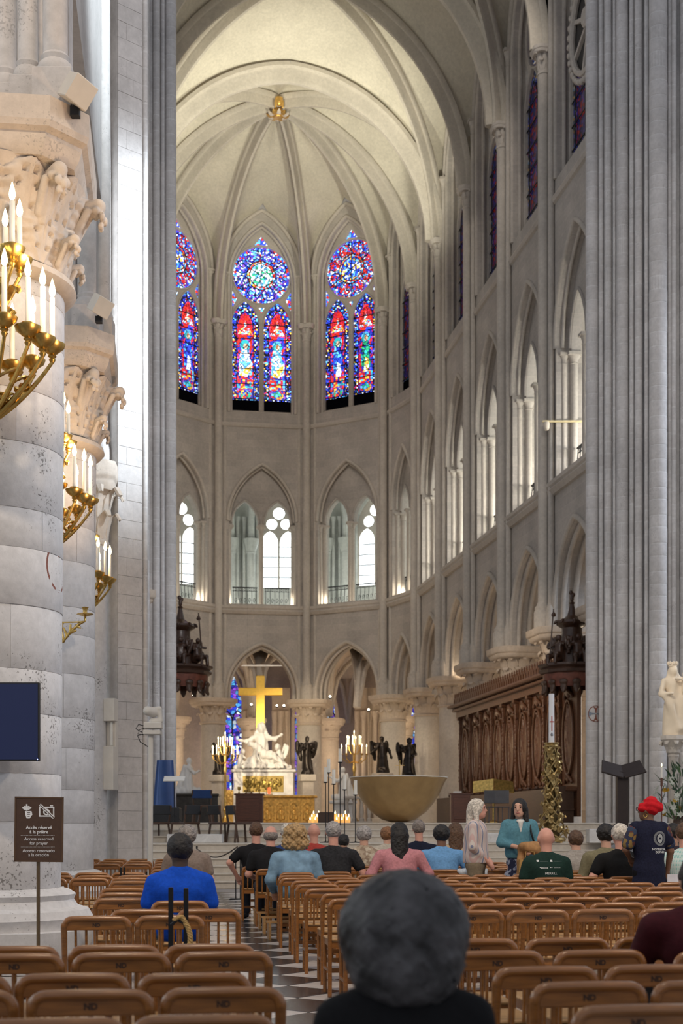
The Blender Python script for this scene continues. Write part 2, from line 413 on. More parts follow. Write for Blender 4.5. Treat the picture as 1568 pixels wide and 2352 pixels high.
def roll(r, n=8): return [(r * math.cos(2 * PI * i / n), r * math.sin(2 * PI * i / n)) for i in range(n)]
_bm = {}
def cached(key, fn):
    if key not in _bm: _bm[key] = fn()
    return _bm[key]
def wall_mesh(w):
    a = w / 2 - .575; at = w / 2 - .62; aw = w / 2 - .70; h = w / 2
    za, zt = (10.25, 19.15) if w < 4.8 else (10.6, 19.6)
    outer = [(-h, ZAB), (-a, ZAB)] + arch(a, 7.95, za) + [(a, ZAB), (h, ZAB), (h, 33.2), (-h, 33.2)]
    tri = [(-at, ZTRI + .1)] + arch(at, 16.4, zt, 10) + [(at, ZTRI + .1)]
    win = [(-aw, 21.75)] + arch(aw, 28.2, 31.05) + [(aw, 21.75)]
    return MB().plate(outer, [tri, win], 0, 1.0).mesh('bay_wall', 25)
def tymp_mesh(w):
    at = w / 2 - .62; zt = 19.15 if w < 4.8 else 19.6; s = at / 1.63; hw = .63 * s; cx = .80 * s
    out = [(-at - .05, 16.25)]
    for c in (-cx, cx): out += [(c - hw, 16.25)] + arch(hw, 16.35, 17.45 if w < 4.8 else 17.9, 8, c) + [(c + hw, 16.25)]
    out += [(at + .05, 16.25)] + arch(at + .05, 16.4, zt + .08, 10)[::-1]
    m = MB().plate(out, [], .42, .72)
    for c in (-cx, cx):
        m.sweep([(x, .40, z) for x, z in arch(hw + .06, 16.35, (17.45 if w < 4.8 else 17.9) + .07, 10, c)], roll(.055))
    return m.mesh('tribune_tympanum', 35)
def mould_mesh(w):
    a = w / 2 - .575; at = w / 2 - .62; aw = w / 2 - .70
    za, zt = (10.25, 19.15) if w < 4.8 else (10.6, 19.6); m = MB()
    for da, y, r in ((.10, -.02, .09), (-.06, .22, .08), (-.06, .6, .09)):
        m.sweep([(-a - da, y, ZAB)] + [(x, y, z) for x, z in arch(a + da, 7.95, za + da, 14)] + [(a + da, y, ZAB)], roll(r))
    for da, y, r in ((.09, -.01, .08), (-.04, .2, .06)):
        m.sweep([(x, y, z) for x, z in arch(at + da, 16.4, zt + da, 14)], roll(r))
    for da, y, r in ((.10, -.01, .08), (-.03, .22, .07)):
        m.sweep([(-aw - da, y, 21.75)] + [(x, y, z) for x, z in arch(aw + da, 28.2, 31.05 + da, 14)] + [(aw + da, y, 21.75)], roll(r))
    m.sweep([(x, -.04, z) for x, z in arch(aw + .42, 28.4, 31.75, 14)], roll(.10))
    return m.mesh('arch_moulding', 50)
def course_mesh(w):
    m = MB(); h = w / 2
    P = [(0, 0), (-.10, .02), (-.20, .16), (-.14, .24), (-.20, .30), (-.20, .42), (0, .42)]
    m.loft([[(x, y, ZTRI - .42 + z) for y, z in P] for x in (-h, h)])
    P = [(0, 0), (-.08, .04), (-.13, .14), (-.10, .22), (0, .24)]
    m.loft([[(x, y, ZSTR - .24 + z) for y, z in P] for x in (-h, h)])
    return m.mesh('string_course', 30)
def tracery_mesh(w):
    aw, kx, hw, cx, r = lights_of(w)
    out = [(-aw - .04, 21.72)] + arch(aw + .04, 28.2, 31.08) + [(aw + .04, 21.72)]
    zc = 28.72
    holes = [[(c - hw, 21.95)] + arch(hw, 26.15, 27.38, 8, c) + [(c + hw, 21.95)] for c in (-cx, cx)]
    holes.append(circle(0, zc, r))
    t = [(-.42 * kx, zc + r * .985), (0, zc + r + .10), (.42 * kx, zc + r * .985), (.02, zc + r + .50), (-.02, zc + r + .50)]
    if zc + r + .5 < 30.95: holes.append(t)
    for s in (-1, 1): holes.append([(s * (aw - .08), 27.0), (s * (aw - .08), 27.95), (s * (aw - .34 * kx), 27.5)])
    holes.append([(-.16 * kx, 27.12), (.16 * kx, 27.12), (0, 26.82)])
    return MB().plate(out, holes, .42, .62).mesh('window_tracery', 25)
def small_mould(w):
    aw, kx, hw, cx, r = lights_of(w); m = MB()
    for c in (-cx, cx): m.sweep([(c - hw - .04, .41, 21.95)] + [(x, .41, z) for x, z in arch(hw + .04, 26.15, 27.42, 10, c)] + [(c + hw + .04, .41, 21.95)], roll(.045, 6))
    q = circle(0, 28.72, r + .05, 32); m.sweep([(x, .41, z) for x, z in q + q[:2]], roll(.05, 6))
    return m.mesh('tracery_roll', 50)

# ---- leaf and capital
def leaf_mesh(h=.5, w=.34, curl=.3, lobes=5, thick=.03, nv=14, nu=6):
    rings = []
    for j in range(nv + 1):
        v = j / nv
        if v < .72: out, up = .10 * curl + .28 * curl * (v / .72) ** 2, h * v / .72 * .9
        else:
            t = (v - .72) / .28 * PI * 1.15; rr = .30 * curl
            out, up = .38 * curl + rr * (1 - math.cos(t)) , h * .9 + rr * .9 * math.sin(t)
        ww = w / 2 * (.62 + .45 * math.sin(PI * min(1, v * 1.1))) * (1 + .20 * abs(math.sin(lobes * PI * v)) - .1) * (1 if v < .8 else 1 - 1.6 * (v - .8))
        fr = []; bk = []
        for i in range(nu + 1):
            u = -1 + 2 * i / nu; rel = .35 * thick * math.cos(u * PI * 2.5)
            x, o = ww * u, out - .10 * w * u * u + rel
            fr.append((x, -o, up)); bk.append((x, -o + thick, up - (thick if v > .72 else 0)))
        rings.append(fr + bk[::-1])
    return MB().loft(rings).mesh('leaf', 60)
def octagon(r, cut=.42):
    c = r * (1 - cut); return [(r, -c), (r, c), (c, r), (-c, r), (-r, c), (-r, -c), (-c, -r), (c, -r)]
def abacus(m, r, z, th, cut=.42, c=(0, 0)):
    prof = [(.86, 0), (.90, .12), (.93, .30), (.93, .38), (.98, .44), (1, .55), (1, 1)]
    m.loft([[(c[0] + x * k, c[1] + y * k, z + th * t) for x, y in octagon(r, cut)] for k, t in prof]); return m
def bell(m, r0, r1, z0, z1, c=(0, 0)):
    m.lathe([(r0 * 1.12, z0 - .05), (r0 * 1.16, z0), (r0 * 1.10, z0 + .05), (r0, z0 + .07), (r0 * 1.01, z0 + .5 * (z1 - z0)), (r0 * .75 + r1 * .25, z0 + .8 * (z1 - z0)), (r1, z1)], (c[0], c[1], 0), 20); return m
def add_mesh(m, me, M4):
    m.add([v.co for v in me.vertices], [tuple(p.vertices) for p in me.polygons], M4)
def capital_mesh(r0, r1, z0, z1, th, n=8, ab=1.15, cut=.42):
    """bell, two rows of curling leaves, polygonal abacus"""
    m = MB(); bell(m, r0, r1, z0, z1); H = z1 - z0
    lf = cached(('leaf', 'far'), lambda: leaf_mesh(1., .62, .62, 4, .05, 7, 4))
    for row in range(2):
        for i in range(n):
            a = 2 * PI * (i + .5 * row) / n
            s = H * (.50 if row == 0 else .66)
            T = Matrix.Rotation(a, 4, 'Z') @ Matrix.Translation((0, -r0 * .98, z0 + .06 + (.0 if row == 0 else H * .30))) @ Matrix.Diagonal((2 * PI * r0 / n * 1.5, s, s, 1))
            add_mesh(m, lf, T)
    abacus(m, r1 * ab, z1, th, cut); return m.mesh('capital', 50)
def place(me, name, mat, par, p, rz=0., **k): return link(name, me, mat, par, (p[0], p[1], 0), rz, **k)

wr = thing('wall_right', 'three-storey limestone choir wall with arches right of the altar', 'wall', kind='structure')
wa = thing('wall_apse', 'curved limestone apse wall with arches behind the golden cross', 'wall', kind='structure')
wl = thing('wall_left', 'limestone choir wall hidden behind the grey crossing pier', 'wall', kind='structure')
PTS = [(XW, YC - k * BB, wr) for k in (5, 4, 3, 2, 1)] + [(XW, YC, wr)]
PTS += [(X0 + RR * math.cos(R_(a)), YC + RR * math.sin(R_(a)), wa) for a in (30, 70, 110, 150)]
PTS += [(XL, YC - k * BB, wl) for k in (0, 1, 2, 3, 4, 5)]
CTR = Vector((X0, YC))
def colonnette(h, r, name='colonnette'):
    m = MB(); m.lathe([(r * 1.7, 0), (r * 1.7, .10), (r * 1.5, .14), (r * 1.2, .2), (r, .24), (r, h - .36), (r * 1.2, h - .34), (r * 1.0, h - .31), (r * 1.15, h - .2), (r * 1.75, h - .09)], n=12)
    m.box((0, 0, h - .045), (r * 3.9, r * 3.9, .09)); return m.mesh(name, 40)
def railing_mesh(hw):
    m = MB(); h = .95
    m.box((0, 0, h), (2 * hw, .07, .05)); m.box((0, 0, .78), (2 * hw, .03, .025)); m.box((0, 0, .10), (2 * hw, .03, .03))
    n = 5
    for i in range(n + 1):
        x = -hw + .05 + (2 * hw - .1) * i / n; m.tube([(x, 0, 0), (x, -.05, .35), (x, -.02, .7), (x, 0, h)], .016, 5)
    for i in range(n):
        x = -hw + .05 + (2 * hw - .1) * (i + .5) / n
        m.tube([(x + .07 * math.cos(t) * (1 - t / 9), 0, .30 + .16 * math.sin(t) * (1 - t / 9)) for t in [k * .6 for k in range(14)]], .012, 4)
        m.tube([(x + .05 * math.cos(t), 0, .86 + .05 * math.sin(t)) for t in [k * PI / 5 for k in range(11)]], .01, 4)
    return m.mesh('balcony_railing', 40)
BAYS = []
for (A, B) in zip(PTS[:-1], PTS[1:]):
    a, b = Vector(A[:2]), Vector(B[:2]); d = b - a; wdt = round(d.length, 2); mid = (a + b) / 2
    phi = math.atan2(-d.x, d.y); par = B[2] if A[2] is wr and B[2] is wr else (wl if A[2] is wl else wa)
    if A[2] is wr and B[2] is wr: par = wr
    BAYS.append((mid, phi, wdt, par))
def win_dir(phi): return (math.cos(phi), math.sin(phi))
for bi, (mid, phi, wdt, par) in enumerate(BAYS):
    rz = phi - PI / 2
    P = lambda x, y, z=0: (mid.x + x * math.cos(rz) - y * math.sin(rz), mid.y + x * math.sin(rz) + y * math.cos(rz), z)
    wm = wdt + .02
    place(cached(('wall', wdt), lambda: wall_mesh(wm)), 'bay_wall', M['wall'], par, mid, rz)
    place(cached(('mould', wdt), lambda: mould_mesh(wdt)), 'arch_moulding', M['stone'], par, mid, rz)
    place(cached(('course', wdt), lambda: course_mesh(wdt + .1)), 'string_course', M['stone'], par, mid, rz)
    place(cached(('tymp', wdt), lambda: tymp_mesh(wdt)), 'tribune_tympanum', M['wall'], par, mid, rz)
    if par is wl and bi > 9: continue
    s = (wdt / 2 - .62) / 1.63; cx = .80 * s
    cm = cached('colonnette', lambda: colonnette(4.10, .12)); ct = cached('colthin', lambda: colonnette(4.10, .085))
    link('colonnette', cm, M['stone'], par, P(0, .57, 12.15))
    link('colonnette', ct, M['stone'], par, P(0, .30, 12.15))
    for q in (-1, 1):
        link('colonnette', cm, M['stone'], par, P(q * 1.60 * s, .57, 12.15))
        link('colonnette', ct, M['stone'], par, P(q * 1.66 * s, .26, 12.15))
        if par is wa or bi in (5, 8): lamp('POINT', 'sill_lamp', P(q * 1.25 * s, .42, 12.5), 26, (1.0, .9, .72), None, .06)
        link('balcony_railing', cached(('rail', wdt), lambda: railing_mesh(.62 * s)), M['iron'], par, P(q * cx, .62, 12.25), rz)
# pier shafts and capitals
sh_c = MB().lathe([(.32, 7.6), (.32, 8.15), (.28, 8.2), (.29, 8.3), (.23, 8.36), (.185, 8.5), (.185, 25.45)], n=14).mesh('wall_shaft', 40)
sh_s = MB().lathe([(.16, 7.6), (.16, 8.15), (.14, 8.25), (.10, 8.4), (.10, 28.2)], n=10).mesh('wall_shaft', 40)
cap_c = capital_mesh(.185, .21, 25.35, 25.92, .2, 6, 1.9)
cap_s = MB().lathe([(.12, 28.0), (.10, 28.05), (.12, 28.3), (.18, 28.5)], n=10).box((0, 0, 28.55), (.40, .40, .1)).mesh('shaft_capital', 40)
col_m = MB().lathe([(.95, 0), (.95, .35), (.88, .4), (.92, .5), (.78, .6), (.66, .7), (.62, .8), (.60, 6.45)], n=28).mesh('column', 40)
cap_big = capital_mesh(.60, .66, 6.4, 7.22, .38, 10, 1.55, .36)
for i, (x, y, par) in enumerate(PTS):
    inw = (CTR - Vector((x, y))) if y > YC + .1 else Vector((X0 - x, 0)); inw.normalize(); tn = Vector((-inw.y, inw.x)); rz = math.atan2(inw.y, inw.x) + PI / 2
    q = Vector((x, y)) + inw * .10
    place(sh_c, 'wall_shaft', M['stone'], par, q + inw * .12, rz); place(cap_c, 'shaft_capital', M['stone'], par, q + inw * .12, rz)
    for s in (-1, 1):
        place(sh_s, 'wall_shaft', M['stone'], par, q + tn * .40 * s, rz); place(cap_s, 'shaft_capital', M['stone'], par, q + tn * .40 * s, rz)
    c = Vector((x, y)) - inw * .40
    place(col_m, 'column', M['joint'] if False else M['stone'], par, c); place(cap_big, 'column_capital', M['warmstone'], par, c, rz)
    if par is wr and 0 < i < 5:   # short clustered responds seen inside the straight bays
        m = cached('respond', lambda: MB().lathe([(.20, 7.6), (.20, 8.0), (.15, 8.2), (.13, 8.4), (.13, 10.0)], n=10).mesh('wall_shaft', 40))

# ---- vault: ribs and webs
def rib_path(A, zA, B, zB, n=18):
    """half pointed arch: vertical at A, meeting B"""
    A = Vector(A); B = Vector(B); D = (B - A).length; H = zB - zA; rho = (D * D + H * H) / (2 * D); t1 = math.atan2(H, rho - D)
    t1 = math.acos(max(-1, min(1, (rho - D) / rho)))
    out = []
    for i in range(n + 1):
        t = t1 * i / n; q = (rho - rho * math.cos(t)) / D; out.append(Vector((A.x + (B.x - A.x) * q, A.y + (B.y - A.y) * q, zA + rho * math.sin(t))))
    return out
def resample(pts, n):
    L = [0]
    for a, b in zip(pts[:-1], pts[1:]): L.append(L[-1] + (b - a).length)
    out = []; j = 0
    for i in range(n + 1):
        t = L[-1] * i / n
        while j < len(L) - 2 and L[j + 1] < t: j += 1
        f = 0 if L[j + 1] == L[j] else (t - L[j]) / (L[j + 1] - L[j]); out.append(pts[j].lerp(pts[j + 1], f))
    return out
ceil = thing('ceiling', 'ribbed cream stone vault over the choir and apse', 'vault', kind='structure')
def rib_obj(path, wd=.25, dp=.46, name='rib'):
    m = MB(); rings = []
    P = [(-wd, .12), (-wd, -.04), (-wd * .72, -.10), (-wd * .62, -.04), (-wd * .42, -.12), (-wd * .40, -dp * .75), (-wd * .22, -dp), (wd * .22, -dp), (wd * .40, -dp * .75), (wd * .42, -.12), (wd * .62, -.04), (wd * .72, -.10), (wd, -.04), (wd, .12)]
    hd = path[-1] - path[0]; hd.z = 0; hd.normalize(); side = Vector((-hd.y, hd.x, 0))
    for i, p in enumerate(path):
        t = (path[min(i + 1, len(path) - 1)] - path[max(i - 1, 0)]).normalized(); up = side.cross(t); up = up if up.z >= 0 or i == 0 else up
        outw = t.cross(side); outw = -outw if outw.dot(Vector((-hd.x, -hd.y, 1))) < 0 else outw
        rings.append([p + side * a + outw * b for a, b in P])
    m.loft(rings); return m.build(name, M['rib'], ceil, smooth=50)
def web(ribp, other, lift=.10):
    n = 22; a = resample(ribp, n); b = resample(other, n); m = MB(); k = 6
    ctr = Vector((X0, 0, 0)); rows = []
    for p, q in zip(a, b):
        rows.append([p.lerp(q, j / k) + Vector((0, 0, lift)) + Vector((0, 0, .22 * math.sin(PI * j / k))) * (1 if (p - q).length > .3 else 0) for j in range(k + 1)])
    m.loft(rows, False, False); return m.build('vault_web', M['vault'], ceil, smooth=60)
def wall_arch_half(P, C, z0=28.4, zap=31.75, n=10):
    """from the pier head P up the wall arch to its crown above bay centre C"""
    P = Vector(P); C = Vector(C); pts = [Vector((P.x, P.y, ZSPR)), Vector((P.x, P.y, z0))]
    return pts + rib_path((P.x, P.y), z0, (C.x, C.y), zap, n)[1:]
def ridge(A, B, n=8, sag=.15): return [A.lerp(B, i / n) + Vector((0, 0, sag * math.sin(PI * i / n))) for i in range(n + 1)]
KEY = Vector((X0, YC - .8, ZKEY))
def pin(p, d=.22):                                         # rib springers stand a little inside the wall line
    v = Vector((X0 - p[0], (0 if p[1] <= YC else YC - p[1]))); v.normalize(); return (p[0] + v.x * d, p[1] + v.y * d)
RP = [p[:2] for p in PTS]                                   # 0..5 right (k=5..0), 6..9 apse, 10..15 left (k=0..5)
apse_ids = [4, 5, 6, 7, 8, 9, 10, 11]
arib = {i: rib_path(pin(RP[i]), ZSPR, KEY[:2], ZKEY) for i in apse_ids}
for i in apse_ids: rib_obj(arib[i])
for i, j in zip(apse_ids[:-1], apse_ids[1:]):
    C = (Vector(RP[i]) + Vector(RP[j])) / 2; crown = Vector((C.x, C.y, 31.75)); rg = ridge(crown, KEY, 8, .25)
    for e in (i, j): web(arib[e], wall_arch_half(RP[e], C) + rg[1:])
def transverse(i, j, zap):
    mid = ((RP[i][0] + RP[j][0]) / 2, RP[i][1]); a = rib_path(pin(RP[i]), ZSPR, mid, zap); b = rib_path(pin(RP[j]), ZSPR, mid, zap)
    rib_obj(a, .40, .60, 'transverse_arch'); rib_obj(b, .40, .60, 'transverse_arch'); return a, b
tr = {4: transverse(4, 11, 32.9), 2: transverse(2, 13, 33.2), 0: transverse(0, 15, 33.2)}
apx = tr[4][0][-1]
for i, h in ((4, tr[4][0]), (11, tr[4][1])): web(arib[i], h + ridge(apx, KEY, 6)[1:])
for (iw, im, ie) in ((2, 3, 4), (0, 1, 2)):                # sexpartite vaults: west, middle, east pier on the right wall
    K = Vector((X0, RP[im][1], 34.1))
    for side in (0, 1):
        m_ = lambda i: i if side == 0 else 15 - i
        dg = {e: rib_path(pin(RP[m_(e)]), ZSPR, K[:2], K.z) for e in (iw, im, ie)}
        for e in dg: rib_obj(dg[e])
        for e in (iw, ie):
            C = (Vector(RP[m_(e)]) + Vector(RP[m_(im)])) / 2; rg = ridge(Vector((C.x, C.y, 31.75)), K, 8, .2)
            web(dg[e], wall_arch_half(RP[m_(e)], C) + rg[1:]); web(dg[im], wall_arch_half(RP[m_(im)], C) + rg[1:])
            t = tr[e][side]; web(dg[e], t + ridge(t[-1], K, 6)[1:])
boss = thing('vault_boss', 'gilded carved keystone boss where the apse ribs meet', 'boss', (KEY.x, KEY.y, ZKEY - .62))
MB().lathe([(.05, -.20), (.20, -.18), (.26, -.08), (.26, .1), (.20, .2)], n=16).build('crown_ring', M['gild'], boss)
pt_ = MB().loft([[(-.02, 0, 0), (.02, 0, 0), (.02, 0, .04), (-.02, 0, .04)], [(-.10, -.16, -.05), (.10, -.16, -.05), (.09, -.16, .0), (-.09, -.16, .0)], [(-.08, -.30, .0), (.08, -.30, .0), (.07, -.30, .05), (-.07, -.30, .05)], [(-.02, -.36, .08), (.02, -.36, .08), (.02, -.36, .1), (-.02, -.36, .1)]]).mesh('petal', 40)
for i in range(12): link('petal', pt_, M['gild'] if i % 2 else M['capital'], boss, (.16 * math.sin(2 * PI * i / 12), -.16 * math.cos(2 * PI * i / 12), -.1), rz=2 * PI * i / 12)
link('carved_head', sdf_mesh('carved_head', [('e', (0, -.5, .30), (.14, .12, .19)), ('e', (0, -.61, .28), (.03, .05, .05)), ('c', (-.14, -.46, .36), .07, (-.16, -.44, .1), .05), ('c', (.14, -.46, .36), .07, (.16, -.44, .1), .05), ('e', (0, -.46, .48), (.18, .14, .07))], .03), M['gild'], boss)

# ---- tribune gallery behind the middle storey
for name, par, x0, x1, y0, y1 in (('right', wr, XW + .9, XW + 6.4, YC - 5 * BB, YC + 1),):
    MB().box(((x0 + x1) / 2, (y0 + y1) / 2, 12.0), (x1 - x0 + .2, y1 - y0, .3)).build('gallery_floor', M['gallery'], par)
    MB().box(((x0 + x1) / 2, (y0 + y1) / 2, 20.2), (x1 - x0 + .2, y1 - y0, .3)).build('gallery_ceiling', M['gallery'], par)
    for k in range(5):
        yc = YC - (k + .5) * BB
        h = BB / 2; win = [(-1.1, 13.6)] + arch(1.1, 16.6, 18.6, 8) + [(1.1, 13.6)]
        MB().plate([(-h, 12), (h, 12), (h, 20.3), (-h, 20.3)], [win], 0, .5).build('gallery_wall', M['gallery'], par, (x1, yc, 0), -PI / 2)
        MB().plate(win, [], .25, .27).build('gallery_pane', M['daylight'], par, (x1, yc, 0), -PI / 2)
        for sgn in (0, 1):
            MB().lathe([(.26, 12.1), (.26, 12.4), (.2, 12.5), (.2, 15.9), (.33, 16.3), (.33, 16.45)], n=12).build('gallery_shaft', M['gallery'], par, (x1 - .15, yc - h + .0, 0))
            MB().tube([tuple(p) for p in rib_path((x1 - .2, yc - h), 16.4, (x1 - 3, yc - h), 19.9, 10)] , .17, 8).build('gallery_rib', M['gallery'], par)
            break
def ring_seg(m, r0, r1, z, a0, a1, n, th=.25):
    pr = [];
    for i in range(n + 1):
        a = R_(a0 + (a1 - a0) * i / n); c, s_ = math.cos(a), math.sin(a)
        pr.append([(X0 + r0 * c, YC + r0 * s_, z), (X0 + r1 * c, YC + r1 * s_, z), (X0 + r1 * c, YC + r1 * s_, z - th), (X0 + r0 * c, YC + r0 * s_, z - th)])
    m.loft(pr); return m
ring_seg(MB(), RR + .85, 12.9, 12.12, -8, 188, 24).build('gallery_floor', M['gallery'], wa)
ring_seg(MB(), RR + .85, 12.9, 20.4, -8, 188, 24).build('gallery_ceiling', M['gallery'], wa)
def gal_win():
    hw = 1.02; out = [(-2.75, 12), (2.75, 12), (2.75, 20.3), (-2.75, 20.3)]
    win = [(-hw, 14.15)] + arch(hw, 17.2, 19.0, 8) + [(hw, 14.15)]
    wallm = MB().plate(out, [win], 0, .5).mesh('gallery_wall', 25)
    holes = [[(c - .44, 14.2)] + arch(.44, 16.6, 17.25, 6, c) + [(c + .44, 14.2)] for c in (-.49, .49)]
    holes += [circle(-.38, 17.62, .30, 14), circle(.38, 17.62, .30, 14), circle(0, 18.2, .32, 14)]
    trm = MB().plate(win, holes, .14, .22).mesh('window_tracery', 25)
    gl = MB().plate(win, [], .24, .26).mesh('window_pane', 25)
    bars = MB()
    for z in (14.75, 15.3, 15.85, 16.4): bars.box((0, .2, z), (2 * hw, .04, .05))
    return wallm, trm, gl, bars.mesh('saddle_bar', 25)
gw = gal_win()
for k, an in enumerate((11, 35, 59, 83, 107, 131, 155)):
    a = R_(an); p = (X0 + 12.5 * math.cos(a), YC + 12.5 * math.sin(a))
    place(gw[0], 'gallery_wall', M['gallery'], wa, p, a - PI / 2)
    o = thing('window_%d' % (k + 1), 'clear leaded lancet window with trefoil head in the gallery, bay %s' % ('first second third fourth fifth sixth seventh'.split()[k]), 'window', (p[0], p[1], 0), a - PI / 2, kind='structure')
    link('tracery', gw[1], M['stone'], o); link('pane', gw[2], M['daylight'], o); link('saddle_bar', gw[3], M['iron'], o)
    for off in (-7.0, 12):
        b = R_(an - off) if off < 0 else R_(an + off); rr = 12.2
        m = MB().lathe([(.34, 12.1), (.34, 12.5), (.26, 12.7), (.24, 12.8), (.24, 15.9), (.28, 15.95), (.26, 16.0), (.40, 16.5), (.42, 16.7), (.2, 16.75)], n=12)
        for t in (-.35, .35): m.lathe([(.1, 12.1), (.1, 17.6), (.16, 17.8), (.16, 17.9)], (-t * math.sin(b) + .15 * math.cos(b), t * math.cos(b) + .15 * math.sin(b), 0), 8)
        m.tube([(-math.cos(b) * q, -math.sin(b) * q, z) for q, z in ((0, 16.7), (.1, 18), (.6, 19.2), (1.4, 19.9), (2.5, 20.2))], .18, 8)
        if off > 0 or True: m.build('gallery_pilaster', M['gallery'], wa, (X0 + rr * math.cos(b), YC + rr * math.sin(b), 0))

# ---- ambulatory: second ring of columns, groin vaults, chapel wall
amb = thing('wall_ambulatory', 'warm lit ambulatory with ribbed vaults behind the apse columns', 'wall', kind='structure')
col2 = MB().lathe([(.7, 0), (.7, 2), (.5, 2.2), (.46, 2.4), (.46, 5.9), (.52, 5.95), (.48, 6.0), (.56, 6.5), (.74, 6.95)], n=20).mesh('ambulatory_column', 40)
cap2 = capital_mesh(.46, .50, 6.0, 6.7, .35, 8, 1.55)
angs = [-14, 10, 30, 50, 70, 90, 110, 130, 150, 170]
def pol(r, a): return (X0 + r * math.cos(R_(a)), YC + r * math.sin(R_(a)))
def groin(c4, zs, H, par, n=10, mat='warmstone'):
    A, B, C, D = [Vector(p) for p in c4]; rows = []
    for i in range(n + 1):
        u = i / n; row = []
        for j in range(n + 1):
            v = j / n; p = A.lerp(B, u).lerp(D.lerp(C, u), v)
            q = lambda t: math.sqrt(max(0, 1 - (2 * t - 1) ** 2)) ** .9
            row.append((p.x, p.y, zs + H * max(q(u), q(v))))
        rows.append(row)
    MB().loft(rows, False, False).build('groin_vault', M[mat], par, smooth=30)
    rib = MB()
    for P, Q in ((A, C), (B, D)): rib.tube([(P.x + (Q.x - P.x) * t, P.y + (Q.y - P.y) * t, zs - .08 + H * math.sqrt(max(0, 1 - (2 * t - 1) ** 2)) ** .9) for t in [i / 16 for i in range(17)]], .13, 8)
    rib.build('groin_rib', M['stone'], par)
for a in angs:
    p = pol(12.0, a); place(col2, 'ambulatory_column', M['warmstone'], amb, p); place(cap2, 'ambulatory_capital', M['warmstone'], amb, p, R_(a))
    q = pol(RR + .6, a); rb = MB()
    rb.tube([tuple(Vector((q[0], q[1], 0)).lerp(Vector((p[0], p[1], 0)), t) + Vector((0, 0, 7.2 + 3.3 * math.sqrt(max(0, 1 - (2 * t - 1) ** 2)) ** .9))) for t in [i / 16 for i in range(17)]], .2, 8)
    rb.build('transverse_rib', M['stone'], amb)
for a, b in zip(angs[:-1], angs[1:]):
    groin([pol(RR + .7, a), pol(RR + .7, b), pol(12.0, b), pol(12.0, a)], 7.3, 3.6, amb)
    groin([pol(12.0, a), pol(12.0, b), pol(17.4, b), pol(17.4, a)], 7.3, 3.8, amb)
ring_seg(MB(), RR + .5, 18.5, 12.0, -20, 195, 20, .2).build('ambulatory_roof', M['warmstone'], amb)
# chapel wall: piers and openings, filled with windows
wallring = MB()
for i in range(40):
    a0, a1 = -20 + 215 * i / 40, -20 + 215 * (i + 1) / 40
    p, q = pol(17.8, a0), pol(17.8, a1)
    wallring.loft([[(p[0], p[1], 0), (p[0], p[1], 12)], [(q[0], q[1], 0), (q[0], q[1], 12)]], False, False)
wallring.build('chapel_wall', M['warmstone'], amb)
# aisle along the straight bays
for k in range(5):
    y0, y1 = YC - k * BB, YC - (k + 1) * BB
    groin([(XW + .7, y0), (XW + .7, y1), (XW + 6, y1), (XW + 6, y0)], 7.3, 3.6, wr)
    place(col2, 'aisle_column', M['warmstone'], wr, (XW + 6.1, y1)); place(cap2, 'aisle_capital', M['warmstone'], wr, (XW + 6.1, y1))
MB().box((XW + 9.5, YC - 2.5 * BB, 6), (.3, 5 * BB + 2, 12)).build('aisle_wall', M['warmstone'], wr)
